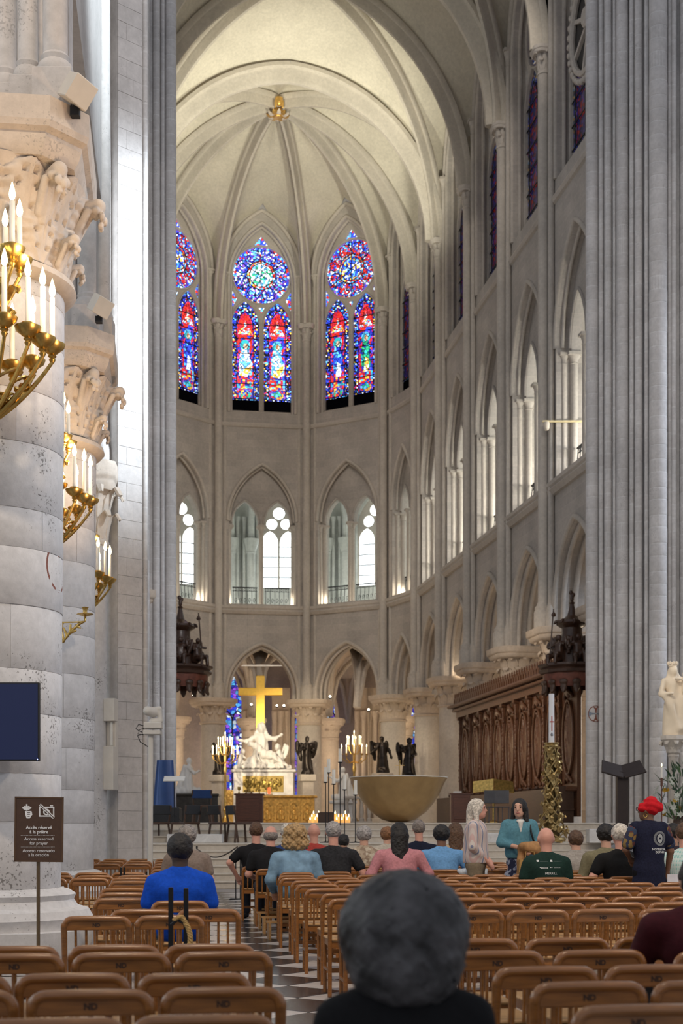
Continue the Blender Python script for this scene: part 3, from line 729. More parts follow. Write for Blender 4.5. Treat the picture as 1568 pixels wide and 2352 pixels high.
# ------------------------------------------------------------------ clerestory windows: tracery, stained panes, saddle bars
GC = dict(blue=(.02, .06, .75), deep=(.015, .02, .30), sky=(.10, .45, .95), white=(.80, .90, 1.0), gold=(.95, .55, .06), red=(.80, .025, .015), ruby=(.45, .01, .03),
          green=(.02, .35, .16), violet=(.22, .06, .55), skin=(.95, .62, .42), brown=(.40, .16, .06), teal=(.03, .45, .50))
def gm(key, names, st, cell, lead=.06, rnd=.9): return cached(('gm', key, st), lambda: mat_glass('stained_' + key, [GC[n] for n in names], st, cell, lead, rnd))
ORD = 'first second third fourth fifth sixth seventh eighth ninth tenth eleventh twelfth thirteenth fourteenth fifteenth sixteenth seventeenth eighteenth nineteenth twentieth'.split()
shade_glass = mat_plain('shaded_dark_glass', (.004, .004, .006), 1., spec=0.)  # shade of the roof outside, painted in as black glass
def stained(o, w, st, robes, axis=False, simple=False):
    aw, kx, hw, cx, r = lights_of(w)
    def piece(name, poly, key, names, cell, y, lead=.06, s=1., rnd=.9): MB().plate(poly, [], y, y + .006).build(name, gm(key, names, round(st * s, 2), cell, lead, rnd), o, smooth=0)
    def ell(x, z, a, b, n=14): return [(x + a * math.cos(2 * PI * i / n), z + b * math.sin(2 * PI * i / n)) for i in range(n)]
    for li, c in enumerate((-cx, cx)):
        lan = lambda q, z0, za: [(c - q, z0)] + arch(q, 26.15, za, 8, c) + [(c + q, z0)]
        piece('border_pane', lan(hw, 22.5, 27.38), 'border', ['blue', 'white', 'deep', 'gold', 'blue', 'sky', 'ruby', 'blue'], 13, .505, .09, 1., .25)
        MB().plate([(c - hw, 21.95), (c + hw, 21.95), (c + hw, 22.52), (c - hw, 22.52)], [], .505, .51).build('shaded_pane', shade_glass, o)
        f = hw * .62
        piece('ground_pane', [(c - f, 22.6)] + arch(f, 26.0, 26.95, 8, c) + [(c + f, 22.6)], 'ground', ['ruby', 'deep', 'red', 'deep', 'violet', 'deep'], 9, .498, .09)
        if simple: continue
        piece('ruby_arch_pane', [(c - f * .9, 25.7)] + arch(f * .9, 26.0, 26.85, 8, c) + [(c + f * .9, 25.7)], 'ruby', ['red', 'red', 'ruby'], 7, .490, .08)
        piece('canopy_pane', [(c - f * .85, 25.75), (c + f * .85, 25.75), (c + f * .5, 26.05), (c + f * .25, 26.05), (c, 26.5), (c - f * .25, 26.05), (c - f * .5, 26.05)], 'canopy', ['white', 'sky', 'gold', 'red', 'white'], 14, .482, .09)
        piece('halo_pane', ell(c, 25.22, .25 * kx, .27), 'halo', ['teal', 'sky', 'teal'], 4, .482)
        piece('niche_pane', [(c - f * .82, 23.6), (c - f * .55, 23.6), (c - f * .5, 25.5), (c + f * .5, 25.5), (c + f * .55, 23.6), (c + f * .82, 23.6), (c + f * .8, 25.7), (c - f * .8, 25.7)], 'niche', ['red', 'blue', 'red', 'deep'], 6, .486)
        piece('face_pane', ell(c + .02, 25.18, .10 * kx, .14), 'face', ['skin', 'brown', 'skin'], 6, .474)
        a, b2 = robes[li]
        if axis:      # seated figures
            piece('robe_pane', [(c - .30, 23.75), (c + .33, 23.75), (c + .36, 24.35), (c + .22, 24.55), (c + .20, 25.02), (c - .20, 25.02), (c - .30, 24.5)], a, [a, 'white', 'white', a], 10, .478, .08)
            piece('mantle_pane', [(c - .32, 23.7), (c + .05, 24.1), (c + .34, 24.4), (c + .3, 24.05), (c + .1, 23.65)], b2, [b2, 'gold', 'white'], 11, .470, .08)
        else:
            piece('robe_pane', [(c - .24, 23.7), (c + .24, 23.7), (c + .27, 24.6), (c + .16, 25.02), (c - .16, 25.02), (c - .27, 24.6)], a, [a, a, 'deep', 'sky'] if a == 'blue' else [a, a, 'teal', 'deep'], 8, .478, .08)
            piece('mantle_pane', [(c - .10, 23.55), (c + .18, 23.55), (c + .16, 24.15), (c - .02, 24.25)], b2, [b2, 'white', b2], 10, .470, .08)
        piece('plinth_pane', [(c - f * .9, 23.05), (c + f * .9, 23.05), (c + f * .9, 23.55), (c - f * .9, 23.55)], 'plinth', ['red', 'sky', 'deep', 'teal', 'ruby', 'gold'], 9, .482, .05, .8, .4)
        piece('medallion_pane', ell(c, 22.78, f * .75, .22), 'medal', ['red', 'sky', 'green', 'deep', 'gold', 'blue'], 8, .478, .05, .75)
    piece('rose_pane', circle(0, 28.72, r, 28), 'rose', ['blue', 'sky', 'white', 'violet', 'blue', 'red'], 10, .505, .10)
    for i in range(8):
        a = 2 * PI * (i + .5) / 8
        piece('petal_pane', circle(.70 * r * math.cos(a), 28.72 + .70 * r * math.sin(a), .235 * r, 14), 'petal' + str(axis), ['blue', 'white', 'violet', 'sky', 'deep'] if axis else ['red', 'blue', 'ruby', 'sky', 'red', 'white'], 12, .490, .10)
    piece('ring_pane', circle(0, 28.72, .50 * r, 24), 'ring', ['red', 'sky', 'gold', 'red', 'white'], 12, .482, .10)
    piece('centre_pane', circle(0, 28.72, .40 * r, 24), 'centre' + str(axis), ['white', 'sky', 'white', 'white', 'green'] if axis else ['blue', 'sky', 'gold', 'blue', 'white'], 10, .474, .09)
    lm_ = MB()
    for rr_ in (.41 * r, .51 * r): lm_.tube([(x, .468, z) for x, z in circle(0, 28.72, rr_, 28) + circle(0, 28.72, rr_, 28)[:1]], .022, 4)
    for i in range(8):
        a = 2 * PI * (i + .5) / 8; cc_ = circle(.70 * r * math.cos(a), 28.72 + .70 * r * math.sin(a), .235 * r, 14); lm_.tube([(x, .468, z) for x, z in cc_ + cc_[:1]], .018, 4)
    for c in (-cx, cx):
        f = hw * .62; lm_.tube([(c - f, .468, 22.55)] + [(x, .468, z) for x, z in arch(f, 26.0, 26.95, 8, c)] + [(c + f, .468, 22.55)], .018, 4)
    lm_.build('lead_line', M['iron'], o)
    if not simple:
        piece('crown_pane', [(-.45 * kx, 28.72 + r * .97), (.45 * kx, 28.72 + r * .97), (0, 30.9)], 'crown', ['sky', 'white', 'red', 'blue'], 9, .505)
        for s in (-1, 1): piece('spandrel_pane', [(s * (aw - .02), 26.9), (s * (aw - .02), 28.0), (s * (aw - .42 * kx), 27.5)], 'crown', ['sky', 'white', 'red', 'blue'], 9, .505)
        piece('eyelet_pane', [(-.2 * kx, 27.15), (.2 * kx, 27.15), (0, 26.78)], 'crown', ['sky', 'white', 'red', 'blue'], 9, .505)
    bar = MB().box((0, .46, 0), (2 * hw, .025, .04)).mesh('saddle_bar', 0)
    for c in (-cx, cx):
        for z in (22.55, 23.3, 24.05, 24.8, 25.55, 26.25): link('saddle_bar', bar, M['iron'], o, (c, 0, z))
    vb = MB().box((0, .46, 0), (.03, .025, 2 * r)).mesh('saddle_bar', 0)
    for k in range(3): link('saddle_bar', vb, M['iron'], o, (0, 0, 28.72), rot=(0, PI * k / 3, 0))
wn = 8
for bi, (mid, phi, wdt, par) in enumerate(BAYS):
    if par is wl and bi > 10: continue
    nm = {5: 'apse bay next to the right choir wall', 6: 'apse bay right of the golden cross', 7: 'axial apse bay above the golden cross', 8: 'apse bay beside the left crossing pier', 9: 'apse bay behind the left crossing pier'}.get(bi)
    lab = 'stained glass window with two lancets and a rose, ' + (nm or ('%s straight bay of the %s choir wall' % (ORD[bi] if par is wr else 'far', 'right' if par is wr else 'left')))
    o = thing('window_%d' % wn, lab, 'window', (mid.x, mid.y, 0), phi - PI / 2, kind='structure'); wn += 1
    link('tracery', cached(('trac', wdt), lambda: tracery_mesh(wdt)), M['stone'], o)
    link('tracery_roll', cached(('troll', wdt), lambda: small_mould(wdt)), M['stone'], o)
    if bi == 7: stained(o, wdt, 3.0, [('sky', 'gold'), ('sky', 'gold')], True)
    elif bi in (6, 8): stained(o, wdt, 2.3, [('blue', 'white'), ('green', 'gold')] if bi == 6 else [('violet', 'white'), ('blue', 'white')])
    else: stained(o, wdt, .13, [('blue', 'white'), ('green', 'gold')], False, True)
# oculus in the upper wall of the first straight bay, with a beaded ring and spokes
oc = thing('window_%d' % wn, 'round wheel opening with beaded rim high on the right choir wall', 'window', kind='structure', loc=(XW - .02, YC - 4.75 * BB, 25.1), rz=-PI / 2); wn += 1
q = circle(0, 0, 1.5, 36); MB().sweep([(x, 0, z) for x, z in q + q[:2]], roll(.10)).build('rim', M['stone'], oc)
bead = MB().ball((0, 0, 0), (.10, .09, .10), 8, 5).mesh('bead', 60)
for i in range(40): link('bead', bead, M['stone'], oc, (1.72 * math.cos(2 * PI * i / 40), -.02, 1.72 * math.sin(2 * PI * i / 40)))
sp = MB().box((.78, .06, 0), (1.5, .12, .12)).mesh('spoke', 0)
for i in range(8): link('spoke', sp, M['stone'], oc, rot=(0, 2 * PI * (i + .5) / 8, 0))
MB().lathe([(.28, -.0), (.30, .1), (.22, .16)], n=16).build('hub', M['stone'], oc).rotation_euler = (PI / 2, 0, 0)
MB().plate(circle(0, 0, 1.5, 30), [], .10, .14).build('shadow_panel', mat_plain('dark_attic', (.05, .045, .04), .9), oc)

# ------------------------------------------------------------------ crossing piers built of stones
def W3(px, d, z=0.): x, y = wp(px, d); return (x, y, z)
def shaft_stones(par, px, d, r, z0, z1, hs=(.30, .42), single=True, mat='pier', stuff=None):
    x, y = wp(px, d)
    MB().lathe([(r * .965, z0), (r * .965, z1)], n=18).build('shaft_core', M['joint'], par, (x, y, 0))
    unit = cached(('stone', r), lambda: MB().lathe([(r * .955, 0), (r * .99, .02), (r, .05), (r, .95), (r * .99, .98), (r * .955, 1.)], n=18).mesh('shaft_stone', 40))
    z = z0
    while z < z1 - .1:
        h = min(random.uniform(*hs), z1 - z); k = random.uniform(.972, 1.0)
        if stuff is None: link('shaft_stone', unit, M[mat], par, (x, y, z + .006), rz=random.uniform(0, 6), scale=(k, k, h - .012))
        else: stuff.lathe([(r * .955 * k, .006), (r * k, .02), (r * k, h - .02), (r * .955 * k, h - .006)], (x, y, z), 12)
        z += h
se = thing('crossing_pier', 'tall clustered limestone pier on the right behind the dark ambo', 'pier', W3(1500, 38.6), kind='structure')
def child_of(o):                                            # children given in world coordinates
    for c in o.children: c.location = Vector(c.location) - Vector(o.location)
stuff = MB()
for px, d, r in ((1360, 38.6, .185), (1429, 37.75, .165), (1466, 37.35, .105), (1511, 36.9, .235)): shaft_stones(se, px, d, r, .9, 23.8)
for px, d, r in ((1381, 38.35, .075), (1396, 38.1, .105), (1411, 37.95, .05), (1451, 37.55, .07), (1485, 37.2, .065), (1537, 36.95, .055), (1547, 36.9, .07), (1580, 36.9, .22), (1625, 37.2, .12), (1660, 37.5, .2)): shaft_stones(se, px, d, r, .9, 23.8, stuff=stuff)
so = stuff.build('small_shaft_stone', M['pier'], se); so['kind'] = 'stuff'
core = [wp(1352, 38.75), wp(1400, 38.2), wp(1450, 37.75), wp(1490, 37.35), wp(1560, 37.0), wp(1640, 37.2), wp(1700, 38.5), wp(1640, 40.8), wp(1400, 40.6)]
MB().prism(core, 0, 24).build('pier_core', M['joint'], se, smooth=0)
MB().prism([wp(1340, 38.7), wp(1400, 37.9), wp(1500, 36.55), wp(1660, 36.6), wp(1700, 38.5), wp(1400, 40.6)], 0, .9).build('pier_plinth', M['pier'], se, smooth=0)
child_of(se)
ne = thing('crossing_pier', 'clustered grey pier standing just left of the apse opening', 'pier', W3(370, 39), kind='structure')
stuff = MB()
for px, d, r in ((391, 38.7, .165), (359, 38.3, .10)): shaft_stones(ne, px, d, r, .5, 24.5)
for px, d, r in ((345, 38.3, .07), (373, 38.5, .06), (330, 38.0, .16), (300, 38.2, .12), (270, 38.4, .16)): shaft_stones(ne, px, d, r, .5, 24.5, stuff=stuff)
so = stuff.build('small_shaft_stone', M['pier'], ne); so['kind'] = 'stuff'
MB().prism([wp(398, 38.9), wp(395, 40.6), wp(250, 40.6), wp(230, 38.7), wp(300, 38.3), wp(372, 38.55)], 0, 24.5).build('pier_core', M['joint'], ne, smooth=0)
child_of(ne)
# north-west pier: a broad splayed face of ashlar, a respond and its capital
nw = thing('crossing_pier', 'broad ashlar pier with a brightly lit splayed face left of the apse', 'pier', W3(290, 26.5), kind='structure')
F0, F1 = Vector(wp(270, 25.75)), Vector(wp(326, 26.12)); fd = (F1 - F0); fl = fd.length; fd.normalize(); fn = Vector((fd.y, -fd.x))
ang = math.atan2(fd.y, fd.x)
MB().prism([tuple(F0 - fn * .02), tuple(F1 - fn * .02), tuple(F1 - fn * .9), tuple(F0 - fn * .9)], 0, 17.5).build('pier_core', M['joint'], nw, smooth=0)
z = 0.; row = 0
while z < 17.4:
    h = random.uniform(.29, .36); cut = [0, 1] if row % 3 == 2 else ([0, .62, 1] if row % 2 else [0, .36, 1])
    for a, b in zip(cut[:-1], cut[1:]):
        c = F0 + fd * (fl * (a + b) / 2); dep = .30 + random.uniform(-.006, .006)
        MB().box((c.x - fn.x * (.15 - .01), c.y - fn.y * (.15 - .01), z + h / 2), (fl * (b - a) - .004, dep, h - .004), ang, bev=.0025).build('ashlar_stone', M['pier'], nw, smooth=0)
    z += h; row += 1
stuff = MB()
for px, d, r in ((332.5, 26.25, .055),): shaft_stones(nw, px, d, r, 0, 17.5, stuff=stuff, hs=(.28, .36))
so = stuff.build('small_shaft_stone', M['pier'], nw); so['kind'] = 'stuff'
MB().prism([wp(250, 26.4), wp(272, 26.45), wp(300, 28), wp(220, 28)], 0, 17.5).build('recess', M['pier'], nw, smooth=0)
hc = wp(212, 25.6); MB().lathe([(.30, 0), (.30, .5), (.27, .6), (.26, .8), (.26, 6.35)], n=24).build('respond_shaft', M['drum'], nw, (hc[0], hc[1], 0))
link('respond_capital', capital_mesh(.26, .38, 6.35, 7.25, .5, 8, 1.15, .3), M['capital'], nw, (hc[0], hc[1], 0), -.1)
MB().prism([wp(190, 26.0), wp(250, 26.35), wp(250, 28), wp(180, 28)], 7.7, 17.5).build('respond_wall', M['pier'], nw, smooth=0)
for px, d, r in ((201, 25.6, .10), (238, 25.9, .09)): MB().lathe([(r * 1.5, 7.75), (r * 1.5, 8.1), (r * 1.2, 8.2), (r, 8.35), (r, 17.5)], n=14).build('respond_shaft', M['pier'], nw, W3(px, d))
child_of(nw)

# ------------------------------------------------------------------ nave columns on the left, of drum stones
def nave_column(r_, d_, label, leaves=12, detail=True):
    cx, cy = r_ * cS + d_ * sS, -r_ * sS + d_ * cS
    o = thing('nave_column', label, 'column', (cx, cy, 0), kind='structure')
    face = -TH                                              # toward the camera
    MB().prism(octagon(1.02, .45), 0, .36).build('plinth', M['drum'], o, smooth=0).rotation_euler = (0, 0, -NA)
    MB().lathe([(.97, .36), (.97, .40), (1.0, .46), (.96, .53), (.86, .56), (.82, .62), (.84, .67), (.78, .71), (.70, .73)], n=40).build('base_moulding', M['drum'], o)
    R0, R1 = .70, .735; z = .73; k = 0
    MB().lathe([(R0 - .008, .73), (R1 - .008, 6.33)], n=40).build('drum_core', M['joint'], o)
    hs = [.62, .44, .55, .40, .58, .52, .36, .6, .48, .5, .38, .2]; hs = [h * 5.6 / sum(hs) for h in hs]
    for h in hs:
        off = random.uniform(0, 1) + k * .8
        for q in range(4):
            a0 = off + q * PI / 2 + .0015; a1 = off + (q + 1) * PI / 2 - .0015; dr = random.uniform(-.003, .002)
            ra = R0 + (R1 - R0) * (z - .73) / 5.6 + dr; rb = ra
            rings = []
            for (ri, zi) in ((ra - .012, .001), (ra - .003, .0015), (ra, .006), (rb, h - .006), (rb - .003, h - .0015), (rb - .012, h - .001)):
                rings.append([(ri * math.cos(a0 + (a1 - a0) * i / 10), ri * math.sin(a0 + (a1 - a0) * i / 10), z + zi) for i in range(11)])
            MB().loft(rings, False, False).build('drum_stone', M['drum'], o, smooth=40)
        z += h; k += 1
    MB().lathe([(.74, 6.27), (.80, 6.29), (.845, 6.34), (.83, 6.40), (.75, 6.43), (.735, 6.46)], n=40).build('astragal', M['capital'], o)
    NAg, NVg = 288, 64; rows = []
    for j in range(NVg + 1):                                # bell carved with two rows of lobed palmettes
        v = j / NVg; z_ = 6.44 + .83 * v; rb_ = .735 + .05 * v + .15 * v ** 3; row = []
        for i in range(NAg):
            a = 2 * PI * i / NAg; dsp = 0.
            for row_k, (v0, v1, ph) in enumerate(((.0, .52, 0.), (.34, .98, .5))):
                t = (v - v0) / (v1 - v0)
                if not 0 <= t <= 1: continue
                uu = ((a / (2 * PI) * leaves + ph) % 1 - .5) * 2
                wv = (.55 + .5 * math.sin(PI * min(1., t * .8 + .12))) * (1 + .16 * math.sin(11 * PI * t)) * (1 if t < .86 else max(0, (1 - t) / .14) ** .5)
                if abs(uu) < wv:
                    q_ = uu / wv; dd = (.028 + .050 * t) * (1 - q_ * q_) ** .5 + .008 * math.cos(9 * math.atan2(uu, t + .15)) - (.016 if abs(uu) < .05 else 0)
                    for (hx, hv) in ((.42, .62), (-.42, .62), (.30, .30), (-.30, .30), (.22, .82), (-.22, .82)):
                        if ((uu - hx) / .10) ** 2 + ((t - hv) / .055) ** 2 < 1: dd -= .045
                    dsp = max(dsp, dd) if row_k else dd
            rr_ = rb_ + dsp; row.append((rr_ * math.cos(a), rr_ * math.sin(a), z_))
        rows.append(row)
    MB().loft(rows, False).build('carved_bell', M['capital'], o, smooth=60)
    ab = MB(); abacus(ab, 1.0, 7.26, .46, .32); ab.build('abacus', M['capital'], o, smooth=20).rotation_euler = (0, 0, -NA)
    cr = sdf_mesh('crocket', [('c', (0, -.02, 0), .07, (0, -.16, .38), .075), ('c', (0, -.16, .38), .075, (0, -.30, .42), .08), ('e', (0, -.31, .37), (.07, .05, .045)), ('e', (-.075, -.28, .35), (.05, .045, .04)), ('e', (.075, -.28, .35), (.05, .045, .04)), ('e', (-.05, -.345, .30), (.045, .03, .05)), ('e', (.05, -.345, .30), (.045, .03, .05)), ('e', (0, -.37, .27), (.035, .03, .05)), ('e', (-.03, -.33, .21), (.035, .03, .04)), ('e', (.035, -.33, .21), (.035, .03, .04)), ('c', (-.05, -.05, .05), .05, (-.09, -.2, .33), .04), ('c', (.05, -.05, .05), .05, (.09, -.2, .33), .04), ('-e', (0, -.44, .33), (.03, .03, .03)), ('-e', (.06, -.41, .37), (.02, .03, .02)), ('-e', (.0, -.10, .30), (.02, .09, .10)), ('-e', (-.075, -.33, .33), (.012, .03, .012)), ('-e', (.075, -.33, .33), (.012, .03, .012))], .012, .012)
    for i in range(8):
        a = PI / 4 * i - NA
        link('crocket', cr, M['capital'], o, (.77 * math.sin(a), -.77 * math.cos(a), 6.80), rz=a, scale=.92)
        a += PI / 8; link('crocket', cr, M['capital'], o, (.735 * math.sin(a), -.735 * math.cos(a), 6.46), rz=a, scale=.62)
    bea = MB().ball((0, 0, 0), .022, 6, 4).mesh('bead', 60)
    for i in range(leaves):
        a = 2 * PI * (i + .25) / leaves
        for j in range(5): link('bead', bea, M['capital'], o, ((.745 + .012 * j) * math.sin(a + .02 * j), -(.745 + .012 * j) * math.cos(a + .02 * j), 6.56 + .1 * j))
    return o, cx, cy
nc1, c1x, c1y = nave_column(-3.35, 13.5, 'nearest round nave column, its foliate capital behind the brass candelabrum')
nc2, c2x, c2y = nave_column(-4.04, 19.3, 'second round nave column with curling crocket capital')
nwall = thing('wall_nave', 'nave wall shafts rising above the round columns', 'wall', kind='structure')
def up_shaft(px, d, r, z0=7.72, z1=17):
    MB().box((0, 0, z0 + .18), (r * 3.1, r * 3.1, .36), bev=.012).build('shaft_plinth', M['pier'], nwall, W3(px, d), -TH)
    MB().lathe([(r * 1.45, z0 + .36), (r * 1.5, z0 + .40), (r * 1.3, z0 + .45), (r * 1.1, z0 + .47), (r * 1.2, z0 + .51), (r, z0 + .54), (r, z1)], n=20).build('wall_shaft', M['pier'], nwall, W3(px, d))
for px, d, r in ((127, 12.95, .112), (64, 13.05, .09), (12, 13.2, .10), (-50, 13.4, .1)): up_shaft(px, d, r)
for px, d, r in ((201, 18.75, .115), (238, 19.2, .085), (160, 18.8, .1)): up_shaft(px, d, r)
def wslab(a, b, z0, z1, th=.3):
    a, b = Vector(wp(*a)), Vector(wp(*b)); n = Vector((-(b - a).y, (b - a).x)).normalized() * th
    MB().prism([tuple(a), tuple(b), tuple(b + n), tuple(a + n)], z0, z1).build('nave_wall_face', M['pier'], nwall, smooth=0)
wslab((-300, 13.4), (158, 13.5), 7.72, 17); wslab((158, 13.5), (236, 19.4), 9.6, 17); wslab((120, 19.3), (246, 19.5), 7.8, 17); wslab((236, 19.5), (255, 26.3), 9.6, 17)

aw_ = thing('wall_aisle', 'plain stone outer wall of the left nave aisle', 'wall', kind='structure')
for v0 in range(0, 28, 7):
    a_, b_ = nave(-11.5, v0), nave(-11.5, v0 + 7); MB().plate([(-3.5, 0), (3.5, 0), (3.5, 13), (-3.5, 13)], [[(-1.3, 4)] + arch(1.3, 8.5, 10.8, 8) + [(1.3, 4)]], 0, .5).build('aisle_bay', M['wall'], aw_, ((a_[0] + b_[0]) / 2, (a_[1] + b_[1]) / 2, 0), PI / 2 - NA)
    MB().plate([(-1.3, 4)] + arch(1.3, 8.5, 10.8, 8) + [(1.3, 4)], [], .22, .25).build('aisle_pane', M['daylight'], aw_, ((a_[0] + b_[0]) / 2, (a_[1] + b_[1]) / 2, 0), PI / 2 - NA)
# ------------------------------------------------------------------ floors
fl = thing('floor', 'stone church floor with black and white marble aisle tiles', 'floor', kind='structure')
MB().box((5, 15, -.11), (70, 60, .2)).build('floor_bed', mat_stone('floor_stone', (.36, .33, .31), course=.5, width=.5, rough=.5), fl)
def mat_marble(name, c0, c1, rough):
    m, nt, b = nodes(name); L = nt.links.new; tc = N(nt, 'ShaderNodeTexCoord'); nz = N(nt, 'ShaderNodeTexNoise', i_Scale=3., i_Detail=8., i_Roughness=.7, i_Distortion=1.5)
    L(tc.outputs['Object'], nz.inputs['Vector']); r = ramp(nt, [(.35, c0), (.65, c1)]); L(nz.outputs[0], r.inputs[0]); L(r.outputs[0], b.inputs['Base Color']); b.inputs['Roughness'].default_value = rough
    return m
tb = mat_marble('black_marble', (.012, .018, .024), (.05, .06, .07), .22); tw = mat_marble('white_marble_tile', (.42, .40, .40), (.60, .57, .56), .30)
S = .60; tile = MB().box((0, 0, -.012), (S - .008, S - .008, .03), PI / 4, bev=.004).mesh('marble_tile', 0)
dg = S * math.sqrt(2)
for j in range(0, 60):
    for i in range(-3, 4):
        u = -1.15 + (i + .5 * (j % 2)) * dg; v = 3.2 + j * dg / 2
        if abs(u + 1.0) > 1.75 or v > 28.5: continue
        x, y = nave(u + 1.7, v); link('marble_tile', tile, tb if j % 2 else tw, fl, (x, y, .0), rz=-NA)
st_m = mat_stone('pale_step_stone', (.62, .56, .48), var=.06, rough=.6)
for i in range(1, 10):
    y0 = (29.8 + .34 * i) if i <= 6 else 33.7 + .34 * (i - 7)
    MB().box((8, (y0 + 76) / 2, .155 * (i - .5)), (44, 76 - y0, .155)).box((8, y0 + .1, .155 * i - .015), (44, .27, .034), bev=.008).build('podium_step', st_m, fl, smooth=0)
# marble benches and low podium blocks on the steps
# ------------------------------------------------------------------ lettering helper
def text_mesh(s, size, align='CENTER', extrude=.0008, bold=0.):
    cu = bpy.data.curves.new('lettering', 'FONT'); cu.body = s; cu.size = size; cu.align_x = align; cu.align_y = 'CENTER'; cu.extrude = extrude; cu.offset = bold
    cu.resolution_u = 3
    ob = bpy.data.objects.new('lettering', cu); COL.objects.link(ob)
    dg_ = bpy.context.evaluated_depsgraph_get(); me = bpy.data.meshes.new_from_object(ob.evaluated_get(dg_))
    bpy.data.objects.remove(ob); bpy.data.curves.remove(cu); me.materials.clear(); me.name = 'lettering'; return me
UPR = (PI / 2, 0, 0)                                       # text upright, read from -Y
# ------------------------------------------------------------------ chairs
M['oak'] = mat_wood('varnished_oak', (.33, .128, .028), .28, 1.2, .5)
M['oak_seat'] = mat_wood('pale_oak_seat', (.52, .30, .12), .4, 1., .2)
M['burn'] = mat_plain('burnt_mark', (.05, .022, .01), .6)
def chair_parts():
    H = .738; r = .0195; pts = [(-.193, -.20, 0), (-.193, -.205, .42), (-.195, -.235, H - .055)]
    for i in range(6): t = PI / 2 * i / 5; pts.append((-.145 - .05 * math.cos(t), -.238, H - .05 + .05 * math.sin(t)))
    pts += [(-.05, -.242, H + .002), (.05, -.242, H + .002)]
    path = pts[:-2] + pts[-2:] + [(-x, y, z) for x, y, z in pts[:-2][::-1]]
    rr = [.0165 if p[2] < .5 else .0195 for p in path]
    P = {}
    P['back_frame'] = MB().tube(path, rr, 10).mesh('back_frame', 60)
    P['back_board'] = MB().box((0, -.236, H - .038), (.36, .016, .062), bev=.004).mesh('back_board', 0)
    P['slat'] = MB().tube([(0, -.206, .44), (0, -.226, H - .06)], .0085, 6).mesh('slat', 60)
    P['seat'] = MB().box((0, -.005, .437), (.385, .40, .022), bev=.008).mesh('seat', 0)
    P['apron'] = MB().box((0, .165, .41), (.33, .018, .05)).box((0, -.185, .40), (.35, .018, .05)).box((-.18, 0, .41), (.016, .34, .05)).box((.18, 0, .41), (.016, .34, .05)).mesh('apron', 0)
    P['leg'] = MB().tube([(0, .175, 0), (0, .175, .43)], .0155, 8).mesh('leg', 60)
    P['stretcher'] = MB().box((0, .17, .17), (.35, .014, .035)).box((-.187, -.01, .2), (.014, .36, .022)).box((.187, -.01, .2), (.014, .36, .022)).mesh('stretcher', 0)
    return P
CP = chair_parts(); nd = text_mesh('ND', .030, bold=.0015)
SLX = [-.126, -.063, 0, .063, .126]
def joined_chair():
    m = MB()
    for k in ('back_frame', 'back_board', 'apron', 'stretcher'): add_mesh(m, CP[k], Matrix())
    for x in SLX: add_mesh(m, CP['slat'], Matrix.Translation((x, 0, 0)))
    for x in (-.18, .18): add_mesh(m, CP['leg'], Matrix.Translation((x, 0, 0)))
    me = m.mesh('chair', 50); me.materials.append(M['oak']); n = len(me.polygons)
    m2 = MB(); add_mesh(m2, CP['seat'], Matrix()); return me, m2.mesh('seat', 0)
CJ, CJS = joined_chair()
def chair(u, v, label, near, group, turn=0.):
    x, y = nave(u, v); rz = -NA + random.uniform(-.025, .025) + turn
    if not near:
        o = link('chair', CJ, None, None, (x, y, 0), rz); tag(o, label, 'chair', group)
        link('seat', CJS, M['oak_seat'], o); return o
    o = thing('chair', label, 'chair', (x, y, 0), rz, group)
    for k in ('back_frame', 'back_board', 'apron', 'stretcher'): link(k, CP[k], M['oak'], o)
    link('seat', CP['seat'], M['oak_seat'], o)
    for q in SLX: link('slat', CP['slat'], M['oak'], o, (q, 0, 0))
    for q in (-.18, .18): link('leg', CP['leg'], M['oak'], o, (q, 0, 0))
    bb = [c for c in o.children if c.name.startswith('back_board')][0]; link('maker_mark', nd, M['burn'], bb, (.0, -.2448, .700), rot=UPR)
    return o
def uof(px, d): r = (px - 784) / F_PX * d; return r * .9927 + d * .1207
def vof(px, d): r = (px - 784) / F_PX * d; return -r * .1207 + d * .9927
ODN = ORD + ['twenty-first', 'twenty-second', 'twenty-third', 'twenty-fourth', 'twenty-fifth', 'twenty-sixth', 'twenty-seventh', 'twenty-eighth']
right_rows = [4.31, 4.98, 5.54, 6.24, 6.92, 9.31, 10.1, 10.9, 11.8, 12.7, 13.7, 14.6, 15.4, 16.2, 17.1, 18.0, 18.9, 19.8, 20.8, 21.8]
starts = [1.21, 1.25, 1.25, 1.23, 1.28, 1.31, 1.22, 1.20, 1.24, 1.19, 1.2, 1.23, 1.18, 1.22, 1.2, 1.22, 1.2, 1.24, 1.2, 1.2]
PITCH = .444
STAFF = (wp(1490, 15.3)); 
gaps = [wp(1490, 15.3), wp(1092, 17.2), wp(1192, 17.7)]
for ri, (d, u0) in enumerate(zip(right_rows, starts)):
    n = int((uof(1568, d) - u0) / PITCH) + 2; n = min(n, 16)
    for k in range(n):
        u = u0 + .21 + k * PITCH + random.uniform(-.008, .008); v = d * .9927 - (u - .1207 * d) * .1207 + .24
        v = vof(784, d) + .20 + random.uniform(-.02, .02)
        x, y = nave(u, v)
        if any((x - g[0]) ** 2 + (y - g[1]) ** 2 < .42 ** 2 for g in gaps): continue
        chair(u, v, 'wooden chair right of the aisle, %s row from camera, %s seat from the aisle' % (ODN[ri], ODN[k]), d < 12, 'oak slat-back chairs right of the aisle')
